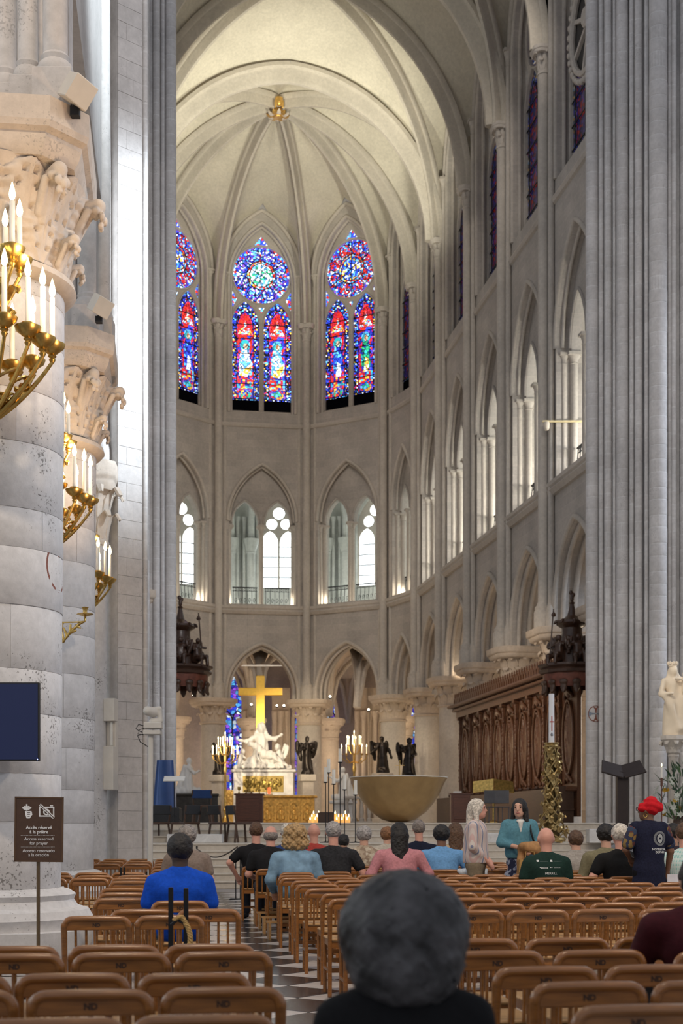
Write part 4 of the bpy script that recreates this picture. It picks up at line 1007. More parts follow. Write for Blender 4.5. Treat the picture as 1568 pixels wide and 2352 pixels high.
left_rows = [(4.19, .32, 4), (4.9, .40, 4), (5.42, .31, 4), (6.31, .454, 4), (6.7, .41, 4), (8.9, .23, 2), (9.56, .485, 2), (10.25, .34, 2), (11.1, .3, 2), (12.0, .28, 2), (12.9, .27, 2), (14.6, .28, 3), (15.5, .26, 4), (16.3, .3, 4), (17.3, .2, 4), (18.6, .2, 3), (20.0, .2, 4), (21.4, .2, 5), (23.0, .2, 5), (24.6, .2, 5)]
for ri, (d, u1, n) in enumerate(left_rows):
    for k in range(n):
        u = u1 - .21 - k * PITCH + random.uniform(-.008, .008); v = vof(600, d) + .20 + random.uniform(-.02, .02)
        if u < -.42 and (abs(d - 13.5) < 1.6 or abs(d - 19.3) < 1.7): continue
        chair(u, v, 'wooden chair left of the aisle, %s row from camera, %s seat from the aisle' % (ODN[ri], ODN[k]), d < 12, 'oak slat-back chairs left of the aisle')
# low slatted kneelers at the aisle end of the front rows
kn = MB()
for i in range(4): kn.box((0, .06 * i, .20), (.40, .05, .018))
kn.box((-.17, .09, .10), (.03, .26, .2)).box((.17, .09, .10), (.03, .26, .2)); knm = kn.mesh('kneeler', 0)
for i, d in enumerate((16.6, 17.5, 18.4, 19.3)):
    x, y = nave(1.33, vof(784, d)); tag(link('kneeler', knm, M['oak_seat'], None, (x, y, 0), -NA), 'low slatted wooden kneeler at the aisle end, %s from the camera' % ORD[i], 'kneeler', 'kneelers along the aisle')

# ------------------------------------------------------------------ people
SK = {k: mat_plain('skin_' + k, c, .5, var=.06, scale=20) for k, c in dict(light=(.62, .36, .26), pink=(.66, .34, .26), tan=(.45, .25, .16), brown=(.20, .10, .06), dark=(.055, .03, .022)).items()}
HAIR = {k: mat_plain('hair_' + k, c, .55, var=.5 if k != 'darkgrey' else .8, scale=45 if k != 'darkgrey' else 16, bump=.6) for k, c in dict(black=(.012, .010, .010), brown=(.10, .05, .025), auburn=(.22, .10, .04), blond=(.42, .27, .12), grey=(.34, .32, .31), white=(.62, .57, .50), darkgrey=(.045, .043, .045), salt=(.22, .19, .17)).items()}
def cloth(name, col, var=.15, scale=40., rough=.85): return cached(('cloth', name), lambda: mat_plain('cloth_' + name, col, rough, var=var, scale=scale, bump=.15, spec=.2))
def mat_stripe(name, cols, freq, axis=0, rough=.85):
    m, nt, b = nodes(name); L = nt.links.new; tc = N(nt, 'ShaderNodeTexCoord'); sx = N(nt, 'ShaderNodeSeparateXYZ'); L(tc.outputs['Object'], sx.inputs[0])
    mu = N(nt, 'ShaderNodeMath', operation='MULTIPLY'); mu.inputs[1].default_value = freq; L(sx.outputs[axis], mu.inputs[0])
    fr = N(nt, 'ShaderNodeMath', operation='FRACT'); L(mu.outputs[0], fr.inputs[0])
    r = ramp(nt, [(i / len(cols), c) for i, c in enumerate(cols)], 'CONSTANT'); L(fr.outputs[0], r.inputs[0]); L(r.outputs[0], b.inputs['Base Color']); b.inputs['Roughness'].default_value = rough; return m
def mat_check(name, c0, c1, f):
    m, nt, b = nodes(name); L = nt.links.new; tc = N(nt, 'ShaderNodeTexCoord')
    br = N(nt, 'ShaderNodeTexBrick', i_Scale=f, i_Mortar_Size=.12, i_Brick_Width=.5, i_Row_Height=.5); br.offset = 0
    sx = N(nt, 'ShaderNodeSeparateXYZ'); cb = N(nt, 'ShaderNodeCombineXYZ'); L(tc.outputs['Object'], sx.inputs[0]); L(sx.outputs[0], cb.inputs[0]); L(sx.outputs[2], cb.inputs[1]); L(cb.outputs[0], br.inputs['Vector'])
    br.inputs['Color1'].default_value = c0 + (1,); br.inputs['Color2'].default_value = c0 + (1,); br.inputs['Mortar'].default_value = c1 + (1,)
    L(br.outputs[0], b.inputs['Base Color']); b.inputs['Roughness'].default_value = .85; return m
def mat_floral(name, base, cols, scale):
    m, nt, b = nodes(name); L = nt.links.new; tc = N(nt, 'ShaderNodeTexCoord'); vo = N(nt, 'ShaderNodeTexVoronoi', i_Scale=scale); L(tc.outputs['Object'], vo.inputs['Vector'])
    sp = N(nt, 'ShaderNodeSeparateColor'); L(vo.outputs['Color'], sp.inputs[0]); st = [(0, base), (.45, base)] + [(.5 + .5 * i / len(cols), c) for i, c in enumerate(cols)]
    r = ramp(nt, st, 'CONSTANT'); L(sp.outputs[0], r.inputs[0]); L(r.outputs[0], b.inputs['Base Color']); b.inputs['Roughness'].default_value = .85; return m
V3 = lambda *a: np.array(a, float)
def fold(amp=.004, f=26.): return lambda P: amp * np.sin(f * P[..., 0] + 9 * P[..., 2]) * np.sin(f * .6 * P[..., 2] - 14 * P[..., 0] + 6 * P[..., 1])
def curls(amp, f): return lambda P: amp * (np.sin(f * P[..., 0]) * np.sin(f * P[..., 1] + 1) * np.sin(f * P[..., 2] + 2) + .6 * np.sin(2.1 * f * P[..., 0] + 1) * np.sin(1.9 * f * P[..., 2]))
def hand(prims, w, dirv, side, curl=.6, sc=1.):
    """palm and five unequal bent fingers; dirv = pointing direction, thumb on the inner side"""
    d = Vector(dirv).normalized(); s = Vector((-side, 0, 0)); s = (s - d * s.dot(d)).normalized(); n = d.cross(s) * (1 if side > 0 else -1)
    if n.z > 0: n = -n
    w = Vector(w); pc = w + d * .05 * sc
    prims.append(('c', tuple(w), .026 * sc, tuple(pc), .032 * sc)); prims.append(('c', tuple(pc - s * .02 * sc), .018 * sc, tuple(pc + s * .022 * sc), .018 * sc))
    for i, L in enumerate((.070, .080, .074, .058)):
        b = pc + d * .03 * sc + s * (.027 - .018 * i) * sc; k1 = b + (d * .9 + n * .25 * curl) * L * .5 * sc; k2 = k1 + (d * (.9 - .7 * curl) + n * curl) * L * .5 * sc
        prims.append(('c', tuple(b), .0095 * sc, tuple(k1), .009 * sc)); prims.append(('c', tuple(k1), .009 * sc, tuple(k2), .008 * sc))
    b = w + d * .02 * sc + s * .025 * sc; k1 = b + (d * .5 + s * .8) * .035 * sc; k2 = k1 + (d * .9 + n * .3) * .03 * sc
    prims.append(('c', tuple(b), .012 * sc, tuple(k1), .011 * sc)); prims.append(('c', tuple(k1), .011 * sc, tuple(k2), .009 * sc))
def head_prims(hc, yaw=0., s=1.):
    R = Matrix.Rotation(yaw, 3, 'Z'); h = Vector(hc); L = lambda x, y, z: tuple(h + R @ Vector((x * s, y * s, z * s)))
    q = Matrix.Rotation(yaw, 3, 'Z').to_quaternion()
    P = [('e', L(0, 0, .01), (.076 * s, .096 * s, .105 * s), q), ('e', L(0, .03, -.06), (.056 * s, .066 * s, .062 * s), q), ('c', L(0, .088, .01), .011 * s, L(0, .108, -.025), .015 * s)]
    P += [('e', L(x, -.005, -.015), (.012 * s, .022 * s, .032 * s), q) for x in (-.077, .077)]
    P += [('e', L(0, .092, -.06), (.024 * s, .012 * s, .010 * s), q), ('c', L(-.04, .085, .028), .009 * s, L(.04, .085, .028), .009 * s), ('e', L(0, .075, -.095), (.022 * s, .02 * s, .02 * s), q)]
    return P, L, q
def hair_mesh(style, L, q, s=1.):
    if style == 'short': return sdf_mesh('hair', [('e', L(0, -.012, .018), (.087 * s, .103 * s, .110 * s), q), ('-e', L(0, .115, -.055), (.085 * s, .10 * s, .10 * s), q), ('-e', L(0, .0, -.14), (.2, .2, .07), q)], .012, .01, bump=curls(.004, 70))
    if style == 'fringe': return sdf_mesh('hair', [('e', L(0, -.02, -.015), (.086 * s, .097 * s, .075 * s), q), ('-e', L(0, .115, -.03), (.085, .11, .11), q), ('-e', L(0, .02, .13), (.10, .12, .10), q)], .012, .01, bump=curls(.003, 70))
    if style == 'bob': return sdf_mesh('hair', [('e', L(0, -.015, .01), (.098 * s, .11 * s, .115 * s), q), ('-e', L(0, .125, -.06), (.075, .10, .11), q)], .013, .02, bump=curls(.006, 60))
    if style == 'long': return sdf_mesh('hair', [('e', L(0, -.012, .015), (.095 * s, .108 * s, .112 * s), q), ('c', L(-.04, -.06, -.04), .06, L(-.05, -.085, -.30), .05), ('c', L(.04, -.06, -.04), .06, L(.04, -.085, -.32), .045), ('c', L(0, -.075, -.04), .06, L(0, -.10, -.34), .05), ('-e', L(0, .12, -.06), (.07, .10, .13), q)], .014, .03, bump=curls(.005, 45))
    if style == 'shoulder': return sdf_mesh('hair', [('e', L(0, -.012, .015), (.094 * s, .107 * s, .112 * s), q), ('c', L(-.075, -.01, -.02), .035, L(-.085, .0, -.17), .03), ('c', L(.075, -.01, -.02), .035, L(.085, .0, -.17), .03), ('c', L(0, -.07, -.03), .06, L(0, -.085, -.17), .05), ('-e', L(0, .135, -.04), (.066, .10, .125), q)], .011, .022, bump=lambda P: .0025 * np.sin(120 * P[..., 0] + 90 * P[..., 1]))
    if style == 'curly': return sdf_mesh('hair', [('e', L(0, -.02, .02), (.13, .13, .12), q), ('e', L(-.06, -.03, -.10), (.09, .09, .09), q), ('e', L(.06, -.03, -.10), (.09, .09, .09), q), ('e', L(0, -.06, -.10), (.10, .08, .10), q), ('-e', L(0, .16, -.05), (.08, .10, .14), q)], .012, .03, bump=curls(.016, 58))
    if style == 'afro': return sdf_mesh('hair', [('e', L(0, -.01, .03), (.165, .155, .155), q), ('e', L(0, -.04, -.06), (.14, .12, .11), q), ('-e', L(0, .19, -.06), (.08, .12, .14), q)], .011, .03, bump=curls(.006, 115))
    return None
def build_person(o, body, top, low, shoes, skin, mtop, mlow, hairme, hairmat, h=.018, kb=.02):
    link('body', sdf_mesh('body', body, h, kb), skin, o)
    if top: link('top', sdf_mesh('top', top, h, .035, bump=fold()), mtop, o)
    if low: link('trousers', sdf_mesh('trousers', low, h, .03, bump=fold(.003)), mlow, o)
    if shoes:
        for s_ in shoes: link('shoe', sdf_mesh('shoe', [s_], .02, .02), cloth('shoe', (.03, .03, .035)), o)
    if hairme: link('hair', hairme, hairmat, o)
SEATED = []
def seated(px, d, H, label, skin, mtop, hair, hairc, mlow=None, turn=0., yaw=0., sw=.19, sleeve='short', arms=None, lean=0., fat=1., hs=1., h=.018, legs=True):
    x, y = wp(px, d); o = thing('person', label, 'person', (x, y, 0), -NA + turn); o.scale = (1.12, 1.08, 1.0)
    zs = .52 + (H - .52) * .575; ly = lean; hc = (0, .03 + ly * 1.25, H - .115 * hs)
    tor = [('e', (0, 0, .54), (.165 * fat, .125 * fat, .12)), ('c', (0, 0, .55), .13 * fat, (0, ly * .4, .72), .125 * fat), ('c', (-.05, ly * .5, .76), .115 * fat, (-.06, ly * .9, zs - .12), .118), ('c', (.05, ly * .5, .76), .115 * fat, (.06, ly * .9, zs - .12), .118), ('c', (-sw + .05, ly, zs - .045), .062, (sw - .05, ly, zs - .045), .062), ('c', (-.07, ly, zs - .02), .055, (.07, ly, zs - .02), .055)]
    arms = arms or [((-sw - .06, ly + .02, zs - .30), (-.13, .27, .60)), ((sw + .06, ly + .02, zs - .30), (.13, .27, .60))]
    body = [(p[0],) + tuple(p[1:]) for p in tor]; body = [('e', p[1], tuple(c * .88 for c in p[2])) if p[0] == 'e' else ('c', p[1], p[2] * .88, p[3], p[4] * .88) for p in tor]
    top = list(tor); tp = lambda p: ('e', p[1], tuple(c + .012 for c in p[2])) if p[0] == 'e' else ('c', p[1], p[2] + .012, p[3], p[4] + .012)
    top = [tp(p) for p in tor]
    hp, L, q = head_prims(hc, yaw, hs); body += hp + [('c', (0, ly, zs - .02), .056, (0, hc[1] - .02, hc[2] - .07), .052)]
    top.append(('c', (0, ly - .005, zs + .005), .068, (0, ly, zs + .03), .060))
    for (e, w_), s_ in zip(arms, (-1, 1)):
        sh = (s_ * (sw - .005), ly, zs - .05)
        body += [('c', sh, .05, e, .041), ('c', e, .041, w_, .027)]; dv = Vector(w_) - Vector(e); hand(body, w_, dv, s_)
        if sleeve == 'short':
            t = .62; m_ = tuple(sh[i] + (e[i] - sh[i]) * t for i in range(3)); top.append(('c', sh, .066, m_, .064))
        elif sleeve == 'long': top += [('c', sh, .066, e, .056), ('c', e, .056, tuple(e[i] + (w_[i] - e[i]) * .9 for i in range(3)), .040)]
    low = None; shoes = None
    if legs:
        low = [('e', (0, .01, .535), (.175 * fat, .135 * fat, .105))]; shoes = []
        for s_ in (-1, 1):
            hp_, kn_, an_ = (s_ * .09, .05, .525), (s_ * .11, .40, .515), (s_ * .11, .38, .10)
            body += [('c', hp_, .078, kn_, .055), ('c', kn_, .055, an_, .038)]; low += [('c', hp_, .092, kn_, .070), ('c', kn_, .070, an_, .055)]
            shoes.append(('c', (s_ * .11, .36, .05), .045, (s_ * .12, .54, .04), .038))
    build_person(o, body, top, low, shoes, SK[skin], mtop, mlow or cloth('dark_trousers', (.03, .033, .045)), hair_mesh(hair, L, q, hs), HAIR.get(hairc), h)
    SEATED.append(o); return o, L, zs
def project_on(o, part, me, x, z, y0=-.6, off=.004, sc=1.):
    """lay flat lettering onto the back of a garment"""
    from mathutils.bvhtree import BVHTree
    g = [c for c in o.children if c.name.split('.')[0] == part][0].data
    bv = BVHTree.FromPolygons([v.co for v in g.vertices], [p.vertices for p in g.polygons])
    for v in me.vertices:
        X, Z = x + v.co.x * sc, z + v.co.y * sc; hit = bv.ray_cast(Vector((X, y0, Z)), Vector((0, 1, 0)))
        v.co = (X, (hit[0].y if hit[0] else y0) - off, Z)
    return me
navy_denim = cloth('blue_jeans', (.05, .08, .16))
P_ = seated
# foreground woman
P_(930, 3.55, 1.125, 'woman with short grey afro hair and black top in the foreground', 'brown', cloth('black_top', (.006, .006, .007)), 'afro', 'darkgrey', sw=.165, fat=.9, sleeve='long', h=.014)[0].scale = (1, 1, 1)
po, L, zs = P_(1612, 6.5, 1.17, 'person in dark red sweater holding a phone at the right edge', 'tan', cloth('dark_red', (.045, .006, .010)), 'short', 'black', sw=.20, sleeve='long', arms=[((-.24, .14, .62), (-.12, .34, .80)), ((.27, .1, .66), (.1, .3, .6))])
ph = thing('smartphone', 'smartphone with lit cyan screen held at the right edge', 'phone', tuple(po.matrix_world @ Vector((0, 0, 0))) if False else (wp(1566, 6.9)[0], wp(1566, 6.9)[1], .71), -NA)
MB().box((0, 0, .07), (.075, .009, .15), bev=.004).build('case', M['iron'], ph, smooth=0); MB().box((0, -.0052, .075), (.066, .001, .135)).build('screen', mat_emit('phone_screen', (.10, .55, .75), .8), ph, smooth=0)
bm_, _L, _zs = P_(413, 10.75, 1.245, 'man in royal blue polo with dark cropped hair, left block', 'dark', cloth('royal_blue', (.006, .07, .50)), 'short', 'black', navy_denim, sw=.165, fat=.92)
link('collar', MB().lathe([(.085, _zs - .01), (.078, _zs + .05), (.072, _zs + .055), (.07, _zs - .01)], (0, .005, 0), 20).mesh('collar', 50), cloth('royal_blue', (.006, .07, .50)), bm_)
P_(430, 16.6, 1.32, 'person with brown-grey hair and taupe top before the man in blue', 'light', cloth('taupe', (.22, .17, .14)), 'bob', 'salt', sw=.18)
P_(588, 20.0, 1.36, 'man in black tee resting his elbow on the aisle chair', 'pink', cloth('black_tee', (.012, .012, .014)), 'short', 'brown', sw=.2, arms=[((-.33, -.02, .80), (-.23, .12, .60)), ((.25, .05, .70), (.13, .27, .60))])
P_(622, 18.8, 1.31, 'balding man in black tee with a white collar line', 'pink', cloth('black_tee2', (.014, .014, .016)), 'fringe', 'salt', sw=.2, lean=.03)
P_(678, 17.3, 1.32, 'woman with curly golden-brown hair in a pale denim jacket', 'light', cloth('pale_denim', (.20, .33, .46), .25, 12), 'curly', 'blond', sw=.205, fat=1.15, sleeve='long', arms=[((-.27, -.02, .66), (-.22, .18, .5)), ((.26, .02, .70), (.13, .27, .60))])
P_(659, 20.6, 1.34, 'person with white hair half hidden behind the curly-haired woman', 'pink', cloth('blue_shirt', (.03, .06, .20)), 'short', 'white')
P_(721, 21.0, 1.345, 'bald man in a red shirt beyond the denim jacket', 'pink', cloth('brick_red', (.40, .06, .05)), None, None, sw=.19)
P_(766, 17.6, 1.36, 'grey-haired man in a charcoal striped tee, arm hanging', 'pink', cloth('charcoal_tee', (.025, .026, .03), .3), 'short', 'grey', sw=.22, fat=1.15, turn=-.05, arms=[((-.27, .05, .70), (-.12, .27, .60)), ((.33, .03, .72), (.36, .20, .55))], lean=.04)
P_(789, 24.0, 1.17, 'small person with black hair beyond the grey-haired man', 'tan', cloth('dark_grey', (.03, .03, .04)), 'short', 'black')
P_(836, 20.2, 1.31, 'woman with short silver hair in a beige print top', 'light', mat_floral('beige_print', (.42, .34, .25), [(.55, .48, .38), (.30, .22, .16)], 28), 'bob', 'grey', sw=.18)
P_(889, 22.6, 1.30, 'person with light brown hair behind the pink shirt', 'light', cloth('cream', (.5, .45, .38)), 'bob', 'auburn')
P_(917, 17.6, 1.35, 'woman with long black curls in a pink shirt, arms spread', 'tan', cloth('pink_shirt', (.55, .24, .27)), 'long', 'black', sw=.215, fat=1.15, sleeve='long', arms=[((-.32, -.02, .72), (-.25, .1, .56)), ((.32, -.02, .72), (.25, .1, .56))])
P_(962, 21.4, 1.395, 'man with receding grey hair in a navy jacket', 'pink', cloth('navy', (.012, .016, .035)), 'short', 'salt', sw=.2)
P_(1014, 18.4, 1.325, 'person with short black curls in a sky blue tee', 'brown', cloth('sky_blue', (.16, .36, .66)), 'bob', 'black', sw=.215, fat=1.12, arms=[((-.30, .0, .72), (-.2, .15, .56)), ((.33, -.02, .72), (.25, .15, .58))])
P_(1046, 20.8, 1.36, 'woman with long brown hair and white headband in beige', 'light', cloth('beige', (.50, .38, .25)), 'long', 'brown', sw=.18)
bo, L, zs = P_(1255, 15.6, 1.29, 'bald man in a dark green tee with white sponsor print', 'pink', cloth('bottle_green', (.012, .035, .028)), None, None, sw=.175, fat=1.0)
for s_, x, z, sz in (('\u25a3 ENGIE  \u25a3 ALSTOM', 0, .93, .028), ('\u2665aetna  \u2295\u2295 BlueCross', 0, .86, .034), ('MERRILL', .01, .795, .032), ('\u25cf \u2014\u2014\u2014', .05, .70, .024)):
    t = text_mesh(s_.replace('ENGIE', '\u2014\u2014\u2014').replace('ALSTOM', '\u2014\u2014\u2014').replace('\u25a3', '\u25a0').replace('\u2665', '\u2022').replace('\u2295\u2295 BlueCross', '\u2022\u2022 \u2014\u2014'), sz, extrude=0)
    link('shirt_print', project_on(bo, 'top', t, x, z), cloth('print_white', (.75, .78, .78)), bo)
P_(1323, 18.2, 1.25, 'person with short brown hair in grey with a black strap', 'light', cloth('light_grey', (.36, .33, .30)), 'short', 'brown', sw=.18)
P_(1392, 17.0, 1.335, 'person with black hair in an olive hooded jacket', 'light', cloth('olive', (.20, .18, .11)), 'bob', 'black', sw=.2, sleeve='long')
P_(1421, 20.0, 1.345, 'person with dark hair beyond the olive jacket', 'light', cloth('slate', (.14, .15, .17)), 'short', 'black')
P_(1425, 15.9, 1.33, 'white-haired person in black tee beside the staff woman', 'pink', cloth('black_tee3', (.010, .010, .011)), 'short', 'white', sw=.2, arms=[((-.29, -.02, .74), (-.25, .14, .58)), ((.26, .02, .70), (.13, .27, .60))])
P_(1546, 18.6, 1.34, 'person with black hair right of the staff woman', 'tan', cloth('dark_plum', (.04, .03, .04)), 'short', 'black')
P_(1572, 16.4, 1.34, 'brown-haired person in a green checked shirt at the right edge', 'pink', mat_check('green_check', (.16, .50, .48), (.62, .70, .68), 34), 'short', 'brown', sw=.2)

def standing(px, d, H, label, skin, mtop, hair, hairc, low, mlow, turn=0., yaw=0., sw=.175, arms=None, sleeve='long', skirt=False, toplen=.86, fat=1., face=False, hs=1., kbt=.03):
    x, y = wp(px, d); o = thing('person', label, 'person', (x, y, 0), -NA + turn)
    zs = H * .835; hc = (0, .02, H - .115 * hs); zh = H * .52
    tor = [('e', (0, 0, zh), (.155 * fat, .115 * fat, .12)), ('c', (0, 0, zh + .02), .125 * fat, (0, .0, zs - .32), .112 * fat), ('c', (-.05, 0, zs - .28), .10 * fat, (-.055, .0, zs - .13), .11), ('c', (.05, 0, zs - .28), .10 * fat, (.055, 0, zs - .13), .11), ('c', (-sw + .05, 0, zs - .05), .058, (sw - .05, 0, zs - .05), .058)]
    body = [('e', p[1], tuple(c * .88 for c in p[2])) if p[0] == 'e' else ('c', p[1], p[2] * .88, p[3], p[4] * .88) for p in tor]
    top = [('e', p[1], tuple(c + .014 for c in p[2])) if p[0] == 'e' else ('c', p[1], p[2] + .014, p[3], p[4] + .014) for p in tor]
    top.append(('c', (0, 0, zs - .1), .13 * fat, (0, 0, toplen), .155 * fat)); top.append(('c', (-.07, 0, toplen + .02), .11 * fat, (.07, 0, toplen + .02), .11 * fat)); top.append(('-e', (0, 0, toplen - .18), (.4, .4, .12)))
    hp, L, q = head_prims(hc, yaw, hs); body += hp + [('c', (0, 0, zs - .02), .052, (0, hc[1] - .02, hc[2] - .07), .048)]
    for (e, w_), s_ in zip(arms, (-1, 1)):
        sh = (s_ * (sw - .005), 0, zs - .055); body += [('c', sh, .046, e, .038), ('c', e, .038, w_, .025)]; hand(body, w_, Vector(w_) - Vector(e), s_, .8)
        if sleeve == 'long': top += [('c', sh, .062, e, .054), ('c', e, .052, tuple(e[i] + (w_[i] - e[i]) * .45 for i in range(3)), .046)]
        else: top.append(('c', sh, .066, tuple(sh[i] + (e[i] - sh[i]) * .6 for i in range(3)), .066))
    lw = [('e', (0, 0, zh), (.165 * fat, .125 * fat, .11))]; shoes = []
    for s_ in (-1, 1):
        hp_, kn_, an_ = (s_ * .085, 0, zh - .03), (s_ * .085, .02, H * .28), (s_ * .085, 0, .09)
        body += [('c', hp_, .075, kn_, .052), ('c', kn_, .05, an_, .036)]; lw += [('c', hp_, .095, kn_, .075), ('c', kn_, .075, (an_[0], 0, .12), .065)]
        shoes.append(('c', (s_ * .085, -.03, .045), .042, (s_ * .09, .15, .038), .036))
    if skirt: lw = [('e', (0, 0, zh), (.165, .125, .11)), ('c', (0, 0, zh), .14, (0, .02, .42), .20), ('c', (-.08, 0, zh - .2), .12, (-.1, .02, .42), .13), ('c', (.08, 0, zh - .2), .12, (.1, .02, .42), .13)]
    build_person(o, body, top, lw, shoes, SK[skin], mtop, mlow, hair_mesh(hair, L, q, hs) if hair else None, HAIR.get(hairc), .0135, .016)
    if face:
        R = Matrix.Rotation(yaw, 3, 'Z'); ey = MB().ball((0, 0, 0), (.0125, .006, .007), 10, 6).mesh('eye', 60); ew = cached('eye', lambda: mat_plain('dark_eye', (.03, .02, .018), .2))
        for s_ in (-1, 1):
            link('eye', ey, ew, o, L(s_ * .031, .090, .010), rz=yaw); link('eyebrow', MB().ball((0, 0, 0), (.022, .006, .004), 10, 6).mesh('eyebrow', 60), HAIR['brown'], o, L(s_ * .032, .093, .030), rz=yaw)
        link('lips', MB().ball((0, 0, 0), (.024, .008, .007), 10, 6).mesh('lips', 60), mat_plain('lips', (.42, .13, .12), .45), o, L(0, .099, -.060), rz=yaw)
    return o, L, zs
stripe = mat_stripe('striped_shirt', [(.62, .55, .52), (.60, .42, .40), (.64, .58, .54), (.20, .22, .34), (.62, .55, .52), (.60, .47, .45)], 13.)
lo, L, zs = standing(1092, 17.2, 1.63, 'standing woman with long white hair and a striped shirt', 'pink', stripe, 'shoulder', 'white', None, cloth('tweed', (.20, .16, .11)), turn=-1.95, yaw=.1, arms=[((-.21, .0, 1.06), (-.06, .15, .90)), ((.21, .0, 1.06), (.04, .15, .88))], toplen=.93, face=True)
tl, L, zs = standing(1192, 17.8, 1.645, 'standing woman in teal sweater with navy floral skirt', 'light', cloth('teal_knit', (.10, .25, .32)), 'shoulder', 'black', None, mat_floral('navy_floral', (.015, .02, .06), [(.3, .33, .42), (.12, .14, .25)], 30), turn=PI - .1, yaw=-.35, arms=[((-.23, .05, 1.10), (-.12, .24, 1.03)), ((.23, .05, 1.10), (.02, .25, 1.04))], skirt=True, toplen=.98, face=True)
link('undershirt', sdf_mesh('undershirt', [('c', (0, .118, zs - .02), .03, (0, .128, zs - .17), .012), ('c', (-.03, .10, zs), .02, (.03, .10, zs), .02)], .01, .02), cloth('white_vest', (.72, .70, .66)), tl)
link('bag_strap', MB().tube([(-.12, .05, zs - .01), (-.13, .13, zs - .15), (-.16, .13, 1.12), (-.19, .05, 1.0)], .012, 6).tube([(-.12, .05, zs - .01), (-.13, -.10, zs - .15), (-.19, -.05, 1.0)], .012, 6).mesh('bag_strap', 60), M['iron'], tl)
bx, by = wp(1216, 17.42); bag = thing('shopping_bag', 'tan paper bag and folded brown coat carried by the woman in teal', 'bag', (bx, by, .60), -.15)
link('bag_body', MB().loft([[(x * k, y * k2, z) for x, y in ((-.13, -.05), (.13, -.05), (.13, .05), (-.13, .05))] for k, k2, z in ((.92, .9, 0), (1, 1, .02), (1.02, 1.05, .20), (.98, .8, .30))]).mesh('bag_body', 30), cloth('kraft_paper', (.46, .28, .10)), bag)
link('bag_handle', MB().tube([(-.06, -.03, .29), (-.05, -.02, .40), (.05, -.02, .40), (.06, -.03, .29)], .007, 6).mesh('bag_handle', 60), cloth('kraft_paper', (.46, .28, .10)), bag)
cx_, cy_ = wp(1222, 17.5); coat = thing('folded_coat', 'folded brown coat draped over the arm of the woman in teal', 'coat', (cx_, cy_, .55), -.1)
link('coat_cloth', sdf_mesh('coat_cloth', [('c', (-.10, 0, .50), .07, (.12, 0, .48), .08), ('c', (.12, 0, .48), .08, (.16, 0, .26), .05), ('c', (-.13, .04, .47), .05, (-.14, .04, .02), .06), ('c', (.0, -.02, .53), .05, (.1, -.03, .44), .06)], .016, .03, bump=fold(.010, 34)), cloth('camel_brown', (.36, .20, .09), .4, 10), coat)
sf, L, zs = standing(1490, 15.3, 1.60, 'staff woman in navy vest and red headwrap seen from behind', 'brown', cloth('navy_vest', (.012, .014, .035), .3, 60), None, None, None, cloth('black_trousers', (.006, .006, .008)), turn=.12, yaw=.75, sw=.175, fat=1.08, sleeve='short', toplen=.68, arms=[((-.26, .02, 1.06), (-.14, .16, .96)), ((.25, .0, 1.04), (.25, .08, .80))])
link('headwrap', sdf_mesh('headwrap', [('e', L(0, -.03, .035), (.090, .110, .104)), ('c', L(-.06, .04, .02), .05, L(.06, .04, .02), .05), ('e', L(0, -.11, .02), (.06, .05, .055)), ('-e', L(0, .13, -.07), (.09, .09, .09))], .011, .02, bump=lambda P: .005 * np.sin(95 * P[..., 2] + 40 * P[..., 0] + 30 * P[..., 1])), cloth('red_wrap', (.55, .012, .02)), sf)
gl = MB()
for s_ in (-1, 1):
    c0 = [L(s_ * .034 + .026 * math.cos(t), .112, .006 + .021 * math.sin(t)) for t in [2 * PI * i / 12 for i in range(13)]]; gl.tube(c0, .0032, 5)
    gl.tube([L(s_ * .06, .11, .012), L(s_ * .082, .05, .012), L(s_ * .082, -.01, .005)], .003, 5)
link('eyeglasses', gl.mesh('eyeglasses', 60), M['iron'], sf)
er = MB().tube([L(-.082, .0 + .02 * math.sin(t), -.065 + .02 * math.cos(t)) for t in [2 * PI * i / 12 for i in range(13)]], .003, 5); link('earring', er.mesh('earring', 60), M['gold'], sf)
for s_ in (-1, 1):
    sl = sdf_mesh('print_sleeve', [('c', (s_ * .175, 0, zs - .07), .070, (s_ * .235, .01, zs - .22), .070)], .014, .02); link('print_sleeve', sl, cached('pslv', lambda: mat_floral('print_sleeve', (.02, .025, .06), [(.10, .03, .03), (.22, .14, .04), (.03, .05, .10)], 22)), sf)
white_print = cloth('print_white', (.75, .78, .78)); em = MB()
em.plate([(.034 * math.cos(t) * 1.0, .050 * math.sin(t) - .0) for t in [2 * PI * i / 20 for i in range(20)]], [circle(0, .0, .011, 10)], -.0002, 0)
for i in range(40):
    a = 2 * PI * i / 40; r0, r1 = .047 + .008 * abs(math.sin(a)), .078; em.plate([(r0 * math.cos(a - .03), r0 * math.sin(a - .03)), (r1 * math.cos(a - .035), r1 * math.sin(a - .035)), (r1 * math.cos(a + .035), r1 * math.sin(a + .035)), (r0 * math.cos(a + .03), r0 * math.sin(a + .03))], [], -.0002, 0)
me = em.mesh('vest_emblem', 0)
for v in me.vertices: v.co = (v.co.x, v.co.z, 0)
link('vest_emblem', project_on(sf, 'top', me, .06, zs - .16), white_print, sf)
for s_, z in (('NOTRE DAME', zs - .275), ('DE PARIS', zs - .305)): link('vest_lettering', project_on(sf, 'top', text_mesh(s_, .031, extrude=0, bold=.0006), .06, z), white_print, sf)
px_, py_ = wp(1545, 15.25); tag(MB().box((0, 0, .09), (.15, .004, .21)).box((.012, .008, .075), (.14, .003, .2)).build('leaflet', mat_plain('leaflet_paper', (.70, .68, .72), .7), None, (px_, py_, .60), .3, smooth=0), 'folded white leaflet in the hand of the staff woman', 'leaflet')
